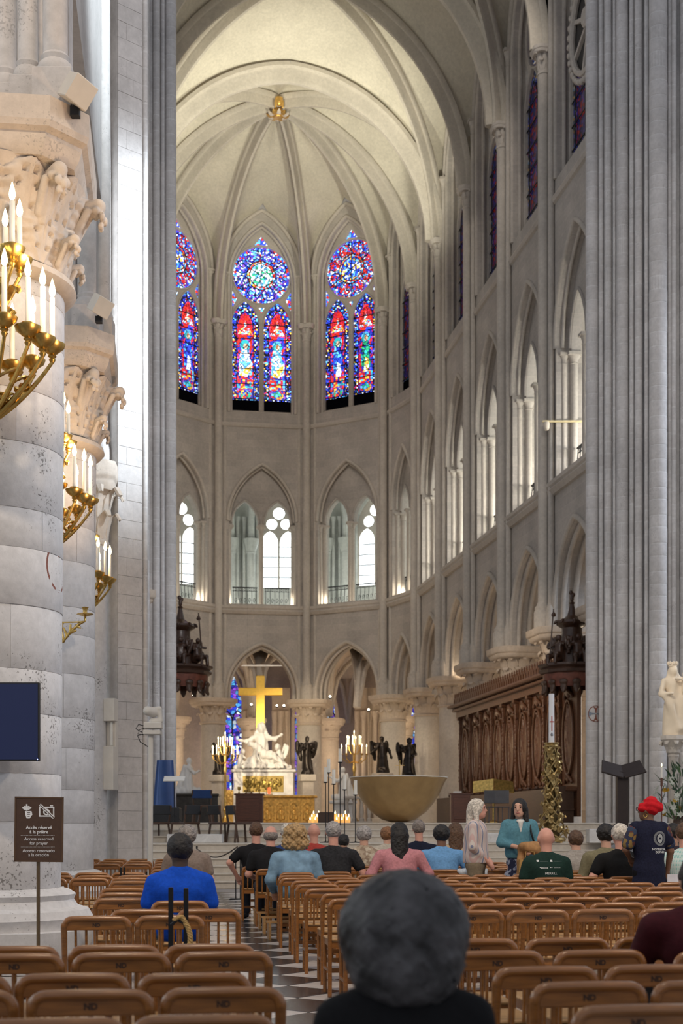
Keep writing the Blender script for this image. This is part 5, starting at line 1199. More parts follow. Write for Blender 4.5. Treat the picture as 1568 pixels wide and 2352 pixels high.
wx, wy = wp(1080, 17.75); tag(link('cloth_bundle', sdf_mesh('cloth_bundle', [('c', (-.16, -.15, .76), .035, (.16, -.15, .76), .035), ('c', (-.15, -.19, .74), .03, (.15, -.19, .72), .03)], .016, .03, bump=fold(.006, 40)), cloth('white_linen', (.66, .70, .74)), None, (wx, wy, 0), -NA), 'crumpled white cloth laid over a chair back', 'cloth')

# every seated person has a chair of their own under them; chairs that would stand in the same spot make way
_chairs = [q for q in bpy.data.objects if q.get('category') == 'chair' and q.parent is None]
def _drop(q):
    for c_ in list(q.children):
        for g_ in list(c_.children): bpy.data.objects.remove(g_)
        bpy.data.objects.remove(c_)
    bpy.data.objects.remove(q)
for pp_ in SEATED:
    L0 = Vector(pp_.location[:2]); near = sorted([q for q in _chairs], key=lambda q: (Vector(q.location[:2]) - L0).length)
    k_ = near[0]
    if (Vector(k_.location[:2]) - L0).length < .62:
        k_.location = (L0.x + .0 * nN[0], L0.y + .03, 0); k_.rotation_euler = pp_.rotation_euler
        rest = near[1:]
    else: rest = near
    for q in rest:
        dv = Vector(q.location[:2]) - L0; du, dn = dv.x * nX[0] + dv.y * nX[1], dv.x * nN[0] + dv.y * nN[1]
        if (abs(du) < .40 and -.42 < dn < .62) and not any(abs((q.location - s2.location).length) < .1 for s2 in SEATED): _chairs.remove(q); _drop(q)
# ------------------------------------------------------------------ sanctuary: altar, statues, candlesticks
FLZ = 1.395                                                # floor of the raised choir
def T(name, label, cat, px, d, z=None, rz=None, group=None): return thing(name, label, cat, W3(px, d, FLZ if z is None else z), -TH if rz is None else rz, group)
M['altar_bronze'] = mat_plain('brushed_bronze', (.50, .34, .165), .36, 1.0, var=.12, scale=3)
M['giltwood'] = mat_plain('gilded_relief', (.62, .36, .09), .42, .6, var=.4, scale=9, bump=.3)
M['oldgold'] = mat_plain('old_gold', (.46, .33, .14), .38, .9, var=.45, scale=18)
M['darkwood'] = mat_wood('dark_walnut', (.075, .035, .018), .42, .8, .2)
M['redwood'] = mat_wood('red_mahogany', (.14, .045, .022), .4, .8, .25)
M['canopy'] = mat_wood('dark_carved_oak', (.070, .032, .018), .4, 1., .2, .35)
M['carved'] = mat_wood('carved_oak', (.16, .066, .030), .45, 1., .15, .35)
M['black'] = mat_plain('matt_black', (.012, .012, .013), .6)
M['paper'] = mat_plain('white_paper', (.75, .72, .66), .7, var=.05)
M['marble'] = mat_marble('veined_marble', (.58, .57, .56), (.78, .77, .75), .4)
M['flame'] = mat_emit('candle_flame', (1.0, .80, .42), 10.0)
M['lampglow'] = mat_emit('lamp_lens', (1.0, .86, .62), 30.0)
o = T('altar', 'wide golden bronze bowl-shaped altar on the steps', 'altar', 915, 35.5)
k = 1.207 / 405; prof = [(0, 370), (60, 368), (140, 345), (230, 282), (290, 212), (335, 140), (365, 75), (392, 18), (405, 4), (403, 0), (0, 0)]
MB().lathe([(max(r * k, .001), 1.112 - z * k) for r, z in prof], n=48).build('bowl', M['altar_bronze'], o, smooth=40)
MB().lathe([(.001, 1.112), (1.21, 1.112), (1.225, 1.122), (1.21, 1.132), (.001, 1.134)], n=48).build('altar_cloth', mat_plain('altar_linen', (.80, .77, .70), .8), o)
x_, y_, _z = W3(918, 35.5); c = thing('altar_cross', 'thin brass cross standing on the bowl-shaped altar', 'cross', (x_, y_, FLZ + 1.134), -TH)
MB().box((0, 0, .21), (.012, .012, .42)).box((0, 0, .29), (.22, .012, .012)).lathe([(.07, 0), (.06, .012), (.015, .03)], n=14).build('cross_body', M['brass'], c)
# high altar and pieta
o = T('high_altar', 'white marble altar block with bronze relief panel under the sculpture group', 'altar', 606, 66)
MB().box((0, 0, 1.2), (2.72, 1.2, 2.4), bev=.02).box((0, 0, 2.46), (2.95, 1.35, .12), bev=.03).box((0, 0, .12), (2.95, 1.35, .24), bev=.03).build('block', M['marble'], o, smooth=0)
MB().box((0, -.61, 1.85), (2.02, .04, .84)).build('panel_frame', M['marble'], o, smooth=0)
random.seed(3)
rel = [('c', (-.85, 0, 0), .05, (.85, 0, 0), .05)]
for i in range(26):
    x = random.uniform(-.82, .82); z = random.uniform(-.16, .08); rel += [('c', (x, -.03, z - .14), .04, (x + random.uniform(-.08, .08), -.05, z + .08), .05), ('e', (x + .02, -.07, z + .16), (.04, .04, .05))]
MB().box((0, -.64, 1.85), (1.86, .03, .74)).build('relief_ground', mat_plain('gilt_ground', (.22, .16, .05), .45, .8, var=.3), o, smooth=0)
link('bronze_relief', sdf_mesh('bronze_relief', rel, .025, .03), mat_plain('gilt_bronze', (.34, .25, .07), .4, .9, var=.4), o, (0, -.64, 1.85))
def wing(c, s, L=.6, up=.3, back=-.1):
    q = Matrix.Rotation(s * .22, 3, 'Y').to_quaternion(); x, y, z = c[0] + s * (.10 + .08 * L), c[1] + back, c[2] + up * .5 - L * .28
    P = [('e', (x, y, z), (.13 * L, .05, .58 * L), q), ('c', c, .045, (c[0] + s * .10, y, c[2] + up * .9), .05), ('e', (x + s * .10 * L, y - .01, z + .10 * L), (.10 * L, .04, .42 * L), q)]
    P += [('-c', (x + s * (.02 + .05 * i) * L, y - .07, z + .05), .012, (x + s * (.06 + .06 * i) * L, y - .06, z - .5 * L), .012) for i in (-1, 0, 1)]
    return P
folds = lambda a, f: (lambda P: a * np.sin(f * P[..., 0] + .5 * f * P[..., 1] + 3 * np.sin(4 * P[..., 2])) * np.clip(1.2 - .0 * P[..., 2], 0, 1))
G = [('c', (0, 0, .25), .42, (0, 0, .75), .32), ('c', (-.35, -.15, .25), .28, (.35, -.15, .3), .28), ('c', (0, .02, .8), .30, (0, .02, 1.25), .23), ('c', (-.22, 0, 1.32), .13, (.22, 0, 1.32), .13),
     ('c', (-.24, 0, 1.32), .12, (-.58, -.12, 1.12), .09), ('c', (-.58, -.12, 1.12), .08, (-.92, -.22, 1.18), .055), ('c', (.24, 0, 1.32), .12, (.55, -.12, 1.22), .09), ('c', (.55, -.12, 1.22), .08, (.86, -.2, 1.42), .05),
     ('e', (0, -.06, 1.66), (.13, .15, .19)), ('c', (0, -.03, 1.4), .09, (0, -.05, 1.55), .08), ('e', (0, 0, 1.70), (.19, .19, .23)), ('c', (-.15, .04, 1.62), .08, (-.24, .05, 1.3), .10), ('c', (.15, .04, 1.62), .08, (.24, .05, 1.3), .10),
     ('-e', (0, -.30, 1.63), (.10, .14, .15)), ('e', (0, -.10, 1.64), (.10, .11, .15)), ('c', (0, -.20, 1.64), .02, (0, -.22, 1.60), .025),
     # the body across the knees, reaching to the lower right
     ('c', (-.20, -.42, .92), .15, (.12, -.45, .62), .16), ('c', (.12, -.45, .62), .15, (.45, -.48, .62), .11), ('c', (.45, -.48, .62), .10, (.95, -.45, .22), .06), ('c', (.12, -.48, .55), .13, (.5, -.55, .48), .10), ('c', (.5, -.55, .48), .09, (1.05, -.5, .12), .055),
     ('e', (-.42, -.38, 1.02), (.12, .12, .13)), ('c', (-.28, -.42, .95), .09, (-.38, -.40, 1.0), .07), ('c', (-.15, -.55, .85), .06, (-.18, -.62, .5), .045), ('c', (-.18, -.62, .5), .045, (.05, -.66, .22), .035)]
for i in range(16): G.append(('c', (-.85 + .115 * i, -.55 - .1 * math.sin(i), .06), .07, (-.75 + .1 * i + .1 * math.sin(2 * i), -.30, .30), .05))
G.append(('c', (-1.05, -.2, .06), .10, (1.15, -.2, .06), .10))
o = T('pieta_sculpture', 'white marble group of a veiled seated figure with arms outstretched', 'sculpture', 600, 66, FLZ + 2.56)
link('main_group', sdf_mesh('main_group', G, .028, .05, bump=folds(.016, 26)), M['white'], o, scale=1.12)
def cherub(s):
    return [('c', (s * .80, -.1, .12), .17, (s * .78, -.1, .5), .13), ('c', (s * .78, -.1, .5), .13, (s * .72, -.15, .72), .10), ('e', (s * .66, -.2, .88), (.11, .12, .13)), ('c', (s * .72, -.12, .68), .06, (s * .5, -.3, .55), .045), ('c', (s * .85, -.2, .1), .10, (s * .6, -.35, .1), .08), ('e', (s * .67, -.17, .93), (.125, .13, .11))]
link('kneeling_angel', sdf_mesh('kneeling_angel', cherub(1) + wing((.86, .0, .68), 1, .55, .35), .025, .03, bump=folds(.01, 34)), M['white'], o, scale=1.12)
link('kneeling_child', sdf_mesh('kneeling_child', [(p[0],) + tuple(tuple(v) if isinstance(v, tuple) else v for v in p[1:]) for p in cherub(-1)], .025, .03, bump=folds(.008, 30)), M['white'], o, (-.25, 0, 0), scale=.9)
o = T('golden_cross', 'large gleaming golden cross rising behind the white sculpture group', 'cross', 598, 68.5)
gx = mat_plain('cross_gold', (.95, .58, .10), .38, .75, var=.06); zc = zz(1589, 68.5) - FLZ
MB().box((0, 0, (zz(1552, 68.5) - FLZ) / 2), (.40, .22, zz(1552, 68.5) - FLZ), bev=.03).build('upright', gx, o, smooth=0)
MB().box((-.62, 0, zc), (.86, .22, .38), bev=.03).box((.62, 0, zc), (.86, .22, .38), bev=.03).build('crossbar', gx, o, smooth=0)
o = T('lower_altar', 'low altar with carved golden wooden front of four niches', 'altar', 660, 61)
MB().box((0, 0, .56), (2.3, .9, 1.12)).box((0, 0, 1.18), (2.55, 1.1, .1), bev=.03).build('body', M['giltwood'], o, smooth=0)
nm_ = MB().plate([(-.26, .1), (.26, .1), (.26, 1.0), (-.26, 1.0)], [[(-.19, .18)] + arch(.19, .62, .92, 6) + [(.19, .18)]], -.05, 0).mesh('niche_frame', 0)
fg = sdf_mesh('niche_figure', [('c', (0, 0, .22), .09, (0, 0, .55), .07), ('e', (0, -.02, .68), (.05, .05, .065)), ('c', (-.07, -.02, .52), .03, (.05, -.08, .42), .025), ('c', (-.12, 0, .25), .06, (-.1, 0, .55), .04), ('c', (.12, 0, .25), .06, (.1, 0, .5), .04)], .025, .03)
for i in range(4): x = -.84 + .56 * i; link('niche_frame', nm_, M['giltwood'], o, (x, -.45, 0)); link('niche_figure', fg, M['giltwood'], o, (x, -.46, 0))
MB().box((0, 0, 1.24), (2.5, 1.0, .02)).build('altar_top', M['marble'], o, smooth=0)
o = T('sanctuary_lamp', 'small red glowing lantern on the lower altar', 'lantern', 618, 61, FLZ + 1.25)
MB().box((0, 0, .02), (.3, .25, .04)).box((0, 0, .62), (.26, .22, .05)).build('frame', M['brass'], o, smooth=0); 
pst = MB().box((0, 0, .31), (.02, .02, .6)).mesh('post', 0)
for sx, sy in ((-1, -1), (1, -1), (1, 1), (-1, 1)): link('post', pst, M['brass'], o, (.11 * sx, .09 * sy, 0))
MB().lathe([(.05, .05), (.07, .12), (.07, .3), (.05, .33)], n=12).build('red_glass', mat_emit('red_lamp', (.9, .15, .05), 1.2), o)
def robed(h, arms, wings=False, lean=0., halo=False, turn=1):
    P = [('c', (0, .02, .05), .15, (0, 0, .42), .125), ('c', (.03, 0, .05), .13, (.02 + lean * .4, 0, .45), .11), ('c', (lean * .4, 0, .45), .115, (lean, 0, .70), .10), ('c', (lean - .10, 0, .76), .055, (lean + .10, 0, .76), .055), ('c', (lean, 0, .76), .045, (lean, -.01, .85), .04), ('e', (lean, -.02, .91), (.05, .058, .07)), ('e', (lean, .01, .925), (.058, .06, .065)), ('c', (.08, -.06, .30), .05, (.1, -.07, .05), .06), ('c', (0, -.02, .02), .17, (0, 0, .03), .16)]
    for s, (e, w_) in zip((-1, 1), arms): sh = (lean + s * .12, 0, .75); P += [('c', sh, .042, e, .036), ('c', e, .036, w_, .024), ('e', w_, (.028, .03, .032))]
    if wings:
        for s in (-1, 1): P += wing((s * .04 + lean, .05, .70), s, .50, .10, .09)
    return sdf_mesh('figure', P, .018, .03, bump=folds(.008, 48))
def pedestal(o, w, h, mat, cap=True):
    MB().box((0, 0, h * .06), (w * 1.15, w * 1.15, h * .12), bev=.02).box((0, 0, h * .5), (w * .8, w * .8, h * .8)).box((0, 0, h * .93), (w * 1.1, w * 1.1, h * .14), bev=.03).build('pedestal', mat, o, smooth=0)
ANG = 'dark bronze angel statue '
for px, d, y0, y1, rz, lean, arms, lab in ((705, 64, 1690, 1779, .2, .0, [((-.2, -.05, .62), (-.08, -.16, .66)), ((.2, -.02, .60), (.10, -.16, .62))], ANG + 'on a pale pedestal right of the white sculpture group'),
                                            (878, 60, 1690, 1776, .5, -.03, [((-.24, -.03, .62), (-.40, -.10, .52)), ((.2, -.02, .60), (.22, -.10, .42))], ANG + 'striding with one arm down, above the bowl altar'),
                                            (938, 57, 1694, 1790, .6, .02, [((-.2, -.08, .66), (-.40, -.16, .68)), ((.16, -.08, .60), (.0, -.18, .56))], ANG + 'holding a staff, rightmost of the angels'),
                                            (503, 64, 1694, 1780, -.4, .0, [((-.2, -.05, .62), (-.1, -.16, .60)), ((.2, -.02, .60), (.1, -.16, .62))], ANG + 'left of the sculpture group beside the candelabrum')):
    zb = zz(y1, d); H = zz(y0, d) - zb; o = T('angel_statue', lab, 'statue', px, d, FLZ, -TH + rz, 'bronze angels around the sanctuary')
    pedestal(o, .62, zb - FLZ, M['stone']); link('figure', robed(1, arms, True, lean), M['bronze'], o, (0, 0, zb - FLZ), scale=H)
    if px == 938: MB().tube([(-.40 * H, -.16 * H, zb - FLZ + .05), (-.40 * H, -.16 * H, zb - FLZ + .85 * H)], .012, 6).build('staff', M['bronze'], o)
KN = [('c', (0, 0, .15), .22, (0, 0, .55), .17), ('c', (0, 0, .55), .16, (.02, 0, .95), .14), ('c', (.1, -.02, .12), .13, (.38, -.02, .14), .11), ('c', (-.1, 0, .1), .2, (-.40, .05, .06), .10), ('c', (-.12, .08, 1.0), .09, (-.34, .10, .15), .14), ('e', (.06, 0, 1.20), (.09, .08, .11)), ('e', (.03, 0, 1.22), (.11, .11, .12)), ('c', (.03, 0, 1.0), .07, (.05, 0, 1.12), .06), ('c', (.04, -.14, .95), .07, (.25, -.16, .75), .055), ('c', (.25, -.16, .75), .05, (.42, -.06, .85), .04), ('c', (.04, .14, .95), .07, (.25, .14, .75), .055), ('c', (.25, .14, .75), .05, (.42, .02, .85), .04)]
km = sdf_mesh('kneeling_king', KN, .025, .04, bump=folds(.012, 36))
o = T('kneeling_statue', 'white marble kneeling king on a dark base at far left', 'statue', 432, 56)
MB().box((.35, 0, .55), (1.7, .9, 1.1), bev=.02).box((.35, 0, 1.14), (1.8, 1.0, .1), bev=.03).build('base', mat_marble('black_base', (.015, .014, .014), (.05, .045, .04), .3), o, smooth=0)
link('figure', km, M['white'], o, (0, 0, 1.19), scale=1.06)
o = T('kneeling_statue', 'white marble kneeling king with arm held out, behind the candles', 'statue', 788, 57)
pedestal(o, 1.0, .95, M['marble']); link('figure', sdf_mesh('figure', [(p[0], (-p[1][0],) + tuple(p[1][1:]), p[2]) if p[0] == 'e' else (p[0], (-p[1][0],) + tuple(p[1][1:]), p[2], (-p[3][0],) + tuple(p[3][1:]), p[4]) for p in KN] + [('c', (-.25, -.16, .78), .05, (-.62, -.2, .98), .04)], .025, .04, bump=folds(.012, 36)), M['white'], o, (0, 0, .95), scale=1.0)
o = T('gold_casket', 'upright gold mosaic box glinting left of the marble altar', 'casket', 525, 63)
MB().box((0, 0, .75), (.40, .4, 1.5)).build('core', M['gild'], o, smooth=0); random.seed(4)
tes = MB().box((0, 0, 0), (.036, .012, .036), bev=.004).mesh('tessera', 0)
for i in range(9):
    for j in range(26): link('tessera', tes, M['gild'], o, (-.17 + .0425 * i, -.205, .45 + .042 * j), rot=(random.uniform(-.25, .25), 0, random.uniform(-.25, .25)))
# candelabra with tiers of lit candles
def flame_at(o, x, y, z, s=1.): return link('flame', cached('flame', lambda: MB().lathe([(.001, 0), (.010, .012), (.013, .026), (.009, .048), (.001, .075)], n=8).mesh('flame', 60)), M['flame'], o, (x, y, z), scale=s)
def candle_mesh(r, h): return cached(('candle', r, h), lambda: MB().lathe([(r, 0), (r, h - .006), (r * .8, h), (.001, h)], n=10).mesh('candle', 50))
def candelabrum(px, d, ytop, lab):
    o = T('candelabrum', lab, 'candelabrum', px, d); H = zz(ytop, d) - FLZ
    m = MB().lathe([(.36, 0), (.34, .08), (.16, .2), (.07, .35), (.05, .5), (.10, .62), (.05, .74), (.045, H * .55), (.09, H * .6), (.05, H * .64), (.06, H - .5), (.03, H - .35)], n=14); m.build('stem', M['brass'], o)
    for tier, (n, r, z) in enumerate(((10, .55, H - .95), (6, .30, H - .58), (1, 0., H - .36))):
        for i in range(n):
            a = 2 * PI * i / n + .3; x, y = r * math.cos(a), r * math.sin(a)
            if r: MB().tube([(0, 0, z - .30), (x * .5, y * .5, z - .38), (x * .95, y * .95, z - .18), (x, y, z - .02)], .016, 5).lathe([(.02, -.03), (.065, -.01), (.07, .01), (.03, .015)], (x, y, z), 8).build('arm', M['brass'], o)
            cd_ = link('candle', candle_mesh(.024, .30), M['wax'], o, (x, y, z)); flame_at(cd_, 0, 0, .30, 1.5)
    lamp('POINT', 'candle_light', W3(px, d - .6, zz(ytop + 20, d)), 45, (1, .7, .4), None, .2); return o
candelabrum(517, 61, 1683, 'tall brass candelabrum with tiers of lit candles, left of the sculpture group')
candelabrum(813, 60, 1680, 'tall brass candelabrum with tiers of lit candles, above the left rim of the altar')
# six slender candle stands by the altar
for i, (px, y0, y1) in enumerate(((747.5, 1762, 1796), (754.5, 1743, 1774), (766, 1768, 1800), (781, 1720, 1750), (791, 1780, 1813), (816, 1792, 1825))):
    d = 33.2 + .25 * math.sin(i * 2.1); zb = zz(y1, d); zt = zz(y0, d)
    o = T('candle_stand', 'thin black stand with a thick white candle beside the altar, %s from the left' % ORD[i], 'candle stand', px, d, .93, None, 'candle stands beside the altar')
    MB().lathe([(.14, 0), (.14, .015), (.02, .03), (.012, .05), (.012, zb - .93 - .03), (.05, zb - .93 - .02), (.055, zb - .93)], n=12).build('stand', M['iron'], o)
    link('candle', MB().lathe([(.038, 0), (.038, zt - zb), (.001, zt - zb + .002)], n=14).mesh('candle', 50), M['wax'], o, (0, 0, zb - .93))
# votive lights
random.seed(11)
vb = T('votive_box', 'low dark box between groups of small lit votive candles', 'box', 748, 41); MB().box((0, 0, .16), (.44, .3, .32), bev=.01).build('casing', M['darkwood'], vb, smooth=0)
for g, (px, n, w_) in enumerate(((722, 6, .25), (781, 11, .5))):
    for i in range(n):
        dx = (i / (n - 1) - .5) * w_; zq = FLZ + (.09 * (i % 3)); x, y = wp(px, 41 + .2 * (i % 3) + .3)
        v = thing('votive_candle', 'small lit votive candle on the steps, %s in the %s cluster' % (ORD[i], 'left' if g == 0 else 'right'), 'candle', (x + dx, y, FLZ), 0, 'votive candles behind the candle stands')
        MB().lathe([(.05, 0), (.05, .09 + .09 * (i % 3)), (.04, .10 + .09 * (i % 3))], n=10).build('glass_cup', mat_emit('votive_glow', (1.0, .55, .16), .5) if not (g or i) else bpy.data.materials['votive_glow'], v); flame_at(v, 0, 0, .10 + .09 * (i % 3), 1.2)
# balustrade left of the altar
o = T('balustrade', 'short stone balustrade behind the left side of the altar', 'balustrade', 822, 50)
MB().box((0, 0, .92), (1.0, .3, .1), bev=.02).box((0, 0, .05), (1.0, .3, .1)).build('rail', M['stone'], o, smooth=0)
bl = MB().lathe([(.09, .1), (.09, .18), (.05, .22), (.08, .42), (.06, .6), (.05, .76), (.09, .82), (.09, .87)], n=12).mesh('baluster', 40)
for i in range(4): link('baluster', bl, M['stone'], o, (-.39 + .26 * i, 0, 0))
# desks, seats and stands at the left of the podium
o = T('wooden_desk', 'dark red wooden panelled desk with vessels on top', 'desk', 573, 46)
MB().box((0, 0, .46), (.86, .6, .92)).box((0, 0, .94), (.96, .68, .05), bev=.01).build('body', M['redwood'], o, smooth=0); MB().box((0, -.31, .46), (.66, .03, .7), bev=.012).build('front_panel', M['redwood'], o, smooth=0)
for i, (dx, h, r) in enumerate(((-.34, .22, .05), (-.12, .12, .06), (.05, .09, .07), (.3, .14, .04))):
    x, y = wp(573, 46); q = thing('chalice' if i == 0 else 'vessel', ['brass chalice on the wooden desk', 'round brass box on the wooden desk', 'shallow brass dish on the wooden desk', 'small brass beaker at the right end of the wooden desk'][i], 'vessel', (x + dx, y - .05 * i, FLZ + .965))
    MB().lathe([(r, 0), (r * .8, .01), (r * .3, h * .3), (r * .3, h * .45), (r, h * .6), (r * 1.05, h), (r * .9, h), (r * .8, h * .65)], n=14).build('cup', M['brass'], q)
bluem = mat_plain('deep_blue_lacquer', (.015, .05, .17), .22, .3, var=.15, scale=2)
o = T('leaning_panel', 'tall leaning deep blue glossy panel on a black base', 'panel', 378, 36.8)
MB().loft([[(x, y, z) for x, y in [(w_ * math.sin(t), -.10 * math.cos(t) - lean) for t in [(-1 + 2 * i / 8) for i in range(9)]] + [(w_ * math.sin(t), -.10 * math.cos(t) - lean + .03) for t in [(1 - 2 * i / 8) for i in range(9)]]] for w_, z, lean in ((.34, .36, 0), (.31, .9, -.06), (.25, 1.62, -.14))]).build('blue_back', bluem, o)
MB().box((.05, .1, .2), (.7, .6, .4), bev=.03).build('black_base', M['black'], o, smooth=0)
def modern_chair(px, d, rz, lab, back=None):
    o = T('modern_chair', lab, 'chair', px, d, .93 if d < 33.6 else None, -TH + rz, 'dark modern chairs on the podium'); wd = M['darkwood']
    MB().box((0, 0, .45), (.50, .48, .05), bev=.015).build('seat', wd, o, smooth=0)
    for sx in (-1, 1):
        for sy in (-1, 1): MB().tube([(sx * .22, sy * .2, .44), (sx * .26, sy * .25, 0)], .026, 6).build('leg', wd, o)
        MB().tube([(sx * .23, .2, .45), (sx * .25, .27, .86)], .022, 6).build('back_post', wd, o)
    MB().box((0, .25, .76), (.52, .03, .22), bev=.012).build('backrest', back or M['black'], o, smooth=0)
modern_chair(425, 33.2, PI + .9, 'dark wooden modern chair nearest the music stand')
modern_chair(357, 33.3, PI + .7, 'dark wooden modern chair half behind the left pier')
modern_chair(512, 33.3, PI - .9, 'dark wooden modern chair left of the wooden desk')
modern_chair(552, 33.4, PI - 1.1, 'dark modern chair with black backrest before the wooden desk')
modern_chair(466, 37.8, PI, 'modern chair with a deep blue backrest', bluem)
o = T('music_stand', 'thin music stand with a white sheet, left of the podium', 'stand', 400, 34.5)
MB().tube([(0, 0, 0), (0, 0, 1.0)], .012, 6).tube([(-.2, .1, 0), (0, 0, .2), (.2, .1, 0)], .01, 5).build('pole', M['iron'], o); b = MB().box((0, 0, 0), (.50, .02, .26)).build('sheet', M['paper'], o, (0, 0, 1.06), smooth=0); b.rotation_euler = (-1.1, 0, .0)
for px, d, w_, h, z, lab in ((449, 32.9, 1.25, .20, .93, 'low veined marble block on the left of the steps'), (1380, 33.0, .62, .32, .93, 'pale stone block below the ambo'), (1120, 33.0, .55, .22, .93, 'pale stone block behind the standing woman with white hair')):
    o = T('marble_block', lab, 'block', px, d, z); MB().box((0, 0, h / 2), (w_, .5, h), bev=.012).build('slab', M['marble'], o, smooth=0)
o = T('stone_wedge', 'grey stone block with a sloping side on the right steps', 'block', 1418, 32.8, .93); MB().prism([(-.26, -.25), (.26, -.25), (.26, .25), (-.26, .25)], 0, .01).loft([[(-.30, -.25, 0), (.26, -.25, 0), (.26, .25, 0), (-.30, .25, 0)], [(-.12, -.25, .36), (.24, -.25, .36), (.24, .25, .36), (-.12, .25, .36)]]).build('slab', M['pier'], o, smooth=0)
# paschal candle on an openwork gilt stand
o = T('paschal_stand', 'tall openwork gilt stand of twisted foliage under the paschal candle', 'candle stand', 1266, 33.2, .93)
HS = zz(1706, 33.2) - .93; 
prof = lambda t: .135 + .20 * max(0, 1 - t * 2.2) ** 1.3 + .015 * math.sin(18 * t)
MB().lathe([(prof(t / 20) * .62, .12 + (HS - .2) * t / 20) for t in range(21)], n=12).build('core', mat_plain('dark_gilt', (.10, .065, .02), .5, .8), o)
MB().lathe([(.33, .03), (.34, .08), (.31, .12)], n=12).lathe([(.15, HS - .12), (.17, HS - .08), (.15, HS - .05), (.18, HS - .02), (.18, HS)], n=16).build('rims', M['oldgold'], o)
tw = []; random.seed(5)
for sgn in (-1, 1):
    for k_ in range(5):
        m = MB().tube([((prof(t) + .012) * math.cos(sgn * t * 9 + k_ * 2 * PI / 5), (prof(t) + .012) * math.sin(sgn * t * 9 + k_ * 2 * PI / 5), .12 + (HS - .22) * t) for t in [i / 40 for i in range(41)]], .016, 5); m.build('twisted_stem', M['oldgold'], o)
lf = leaf_mesh(.13, .10, .10, 3, .012, 6, 3)
for i in range(110):
    t = random.random(); a = random.uniform(0, 2 * PI); r = prof(t) + .01; link('leaf', lf, M['oldgold'], o, (r * math.sin(a), -r * math.cos(a), .1 + (HS - .3) * t), rot=(random.uniform(-.3, .3), random.uniform(-.8, .8), a))
for a in range(4): MB().ball((.26 * math.cos(a * PI / 2 + .8), .26 * math.sin(a * PI / 2 + .8), .02), (.05, .05, .03), 8, 5).build('foot', M['gold'], o)
o = T('paschal_candle', 'tall thick white candle with a red cross on the gilt stand', 'candle', 1266, 33.2, .93 + HS)
hc_ = (1706 - 1594) * 33.2 / F_PX; MB().lathe([(.066, 0), (.062, hc_), (.05, hc_ + .005), (.001, hc_)], n=20).build('wax', mat_plain('candle_wax_white', (.82, .82, .84), .5, var=.03), o)
rd = mat_plain('red_wax', (.45, .05, .04), .6); MB().box((0, -.066, .36 + .08), (.022, .01, .34)).box((0, -.066, .48), (.10, .01, .022)).build('red_cross', rd, o, smooth=0); MB().lathe([(.001, 0), (.035, .03), (.02, .08), (.001, .10)], (0, -.062, .14), 8).build('emblem', mat_plain('grey_emblem', (.2, .2, .22), .5), o)
# ambo, lecterns, cabinet
o = T('ambo', 'dark bronze lectern with two raised leaves on a square post', 'lectern', 1428, 34.2, .93)
dk = mat_plain('dark_brown_bronze', (.035, .024, .022), .5, .3); zt = zz(1772, 34.2) - .93
MB().box((0, 0, zt / 2), (.26, .22, zt), bev=.01).build('post', dk, o, smooth=0)
for s_ in (-1, 1):
    b = MB().box((0, 0, 0), (.54, .50, .05), bev=.01).build('leaf', dk, o, (s_ * .235, -.05, zt + .05), smooth=0); b.rotation_euler = (.65, -s_ * .28, 0)
o = T('brass_music_desk', 'wide double brass music desk before the carved stalls', 'lectern', 1133, 42)
for s_ in (-1, 1):
    b = MB().box((0, 0, 0), (.62, .03, .40), bev=.01).build('leaf', M['brass'], o, (s_ * .30, 0, 1.10), smooth=0); b.rotation_euler = (-.5, s_ * .12, s_ * .3)
MB().tube([(0, 0, 0), (0, 0, 1.0)], .03, 8).lathe([(.22, 0), (.2, .05), (.03, .1)], n=12).build('post', M['brass'], o)
o = T('wooden_cabinet', 'red-brown wooden cabinet with papers on top near the stalls', 'cabinet', 1056, 42.5)
MB().box((0, 0, .43), (.56, .5, .86)).box((0, 0, .88), (.64, .56, .04)).build('body', M['redwood'], o, smooth=0); MB().box((0, -.26, .45), (.42, .02, .66), bev=.01).build('door', M['redwood'], o, smooth=0)
x, y = wp(1050, 42.5); tag(MB().box((0, 0, .03), (.24, .18, .06), bev=.005).build('paper_stack', M['paper'], None, (x, y, FLZ + .90), -TH, smooth=0), 'stack of white papers on the wooden cabinet', 'papers')
for px, rz, lab in ((1133, .2, 'grey folding chair before the stalls, left of a pair'), (1152, -.1, 'grey folding chair before the stalls, right of a pair')):
    o = T('folding_chair', lab, 'chair', px, 39, FLZ, -TH + rz, 'grey chairs before the stalls'); gm_ = cached('greyplastic', lambda: mat_plain('grey_plastic', (.09, .09, .10), .5))
    MB().box((0, 0, .44), (.42, .42, .03), bev=.01).build('seat', gm_, o, smooth=0); MB().box((0, .2, .72), (.40, .03, .36), bev=.01).build('backrest', gm_, o, smooth=0)
    for sx in (-1, 1):
        for sy in (-1, 1): MB().tube([(sx * .19, sy * .19, 0), (sx * .19, sy * .19, .44)], .014, 6).build('leg', gm_, o)
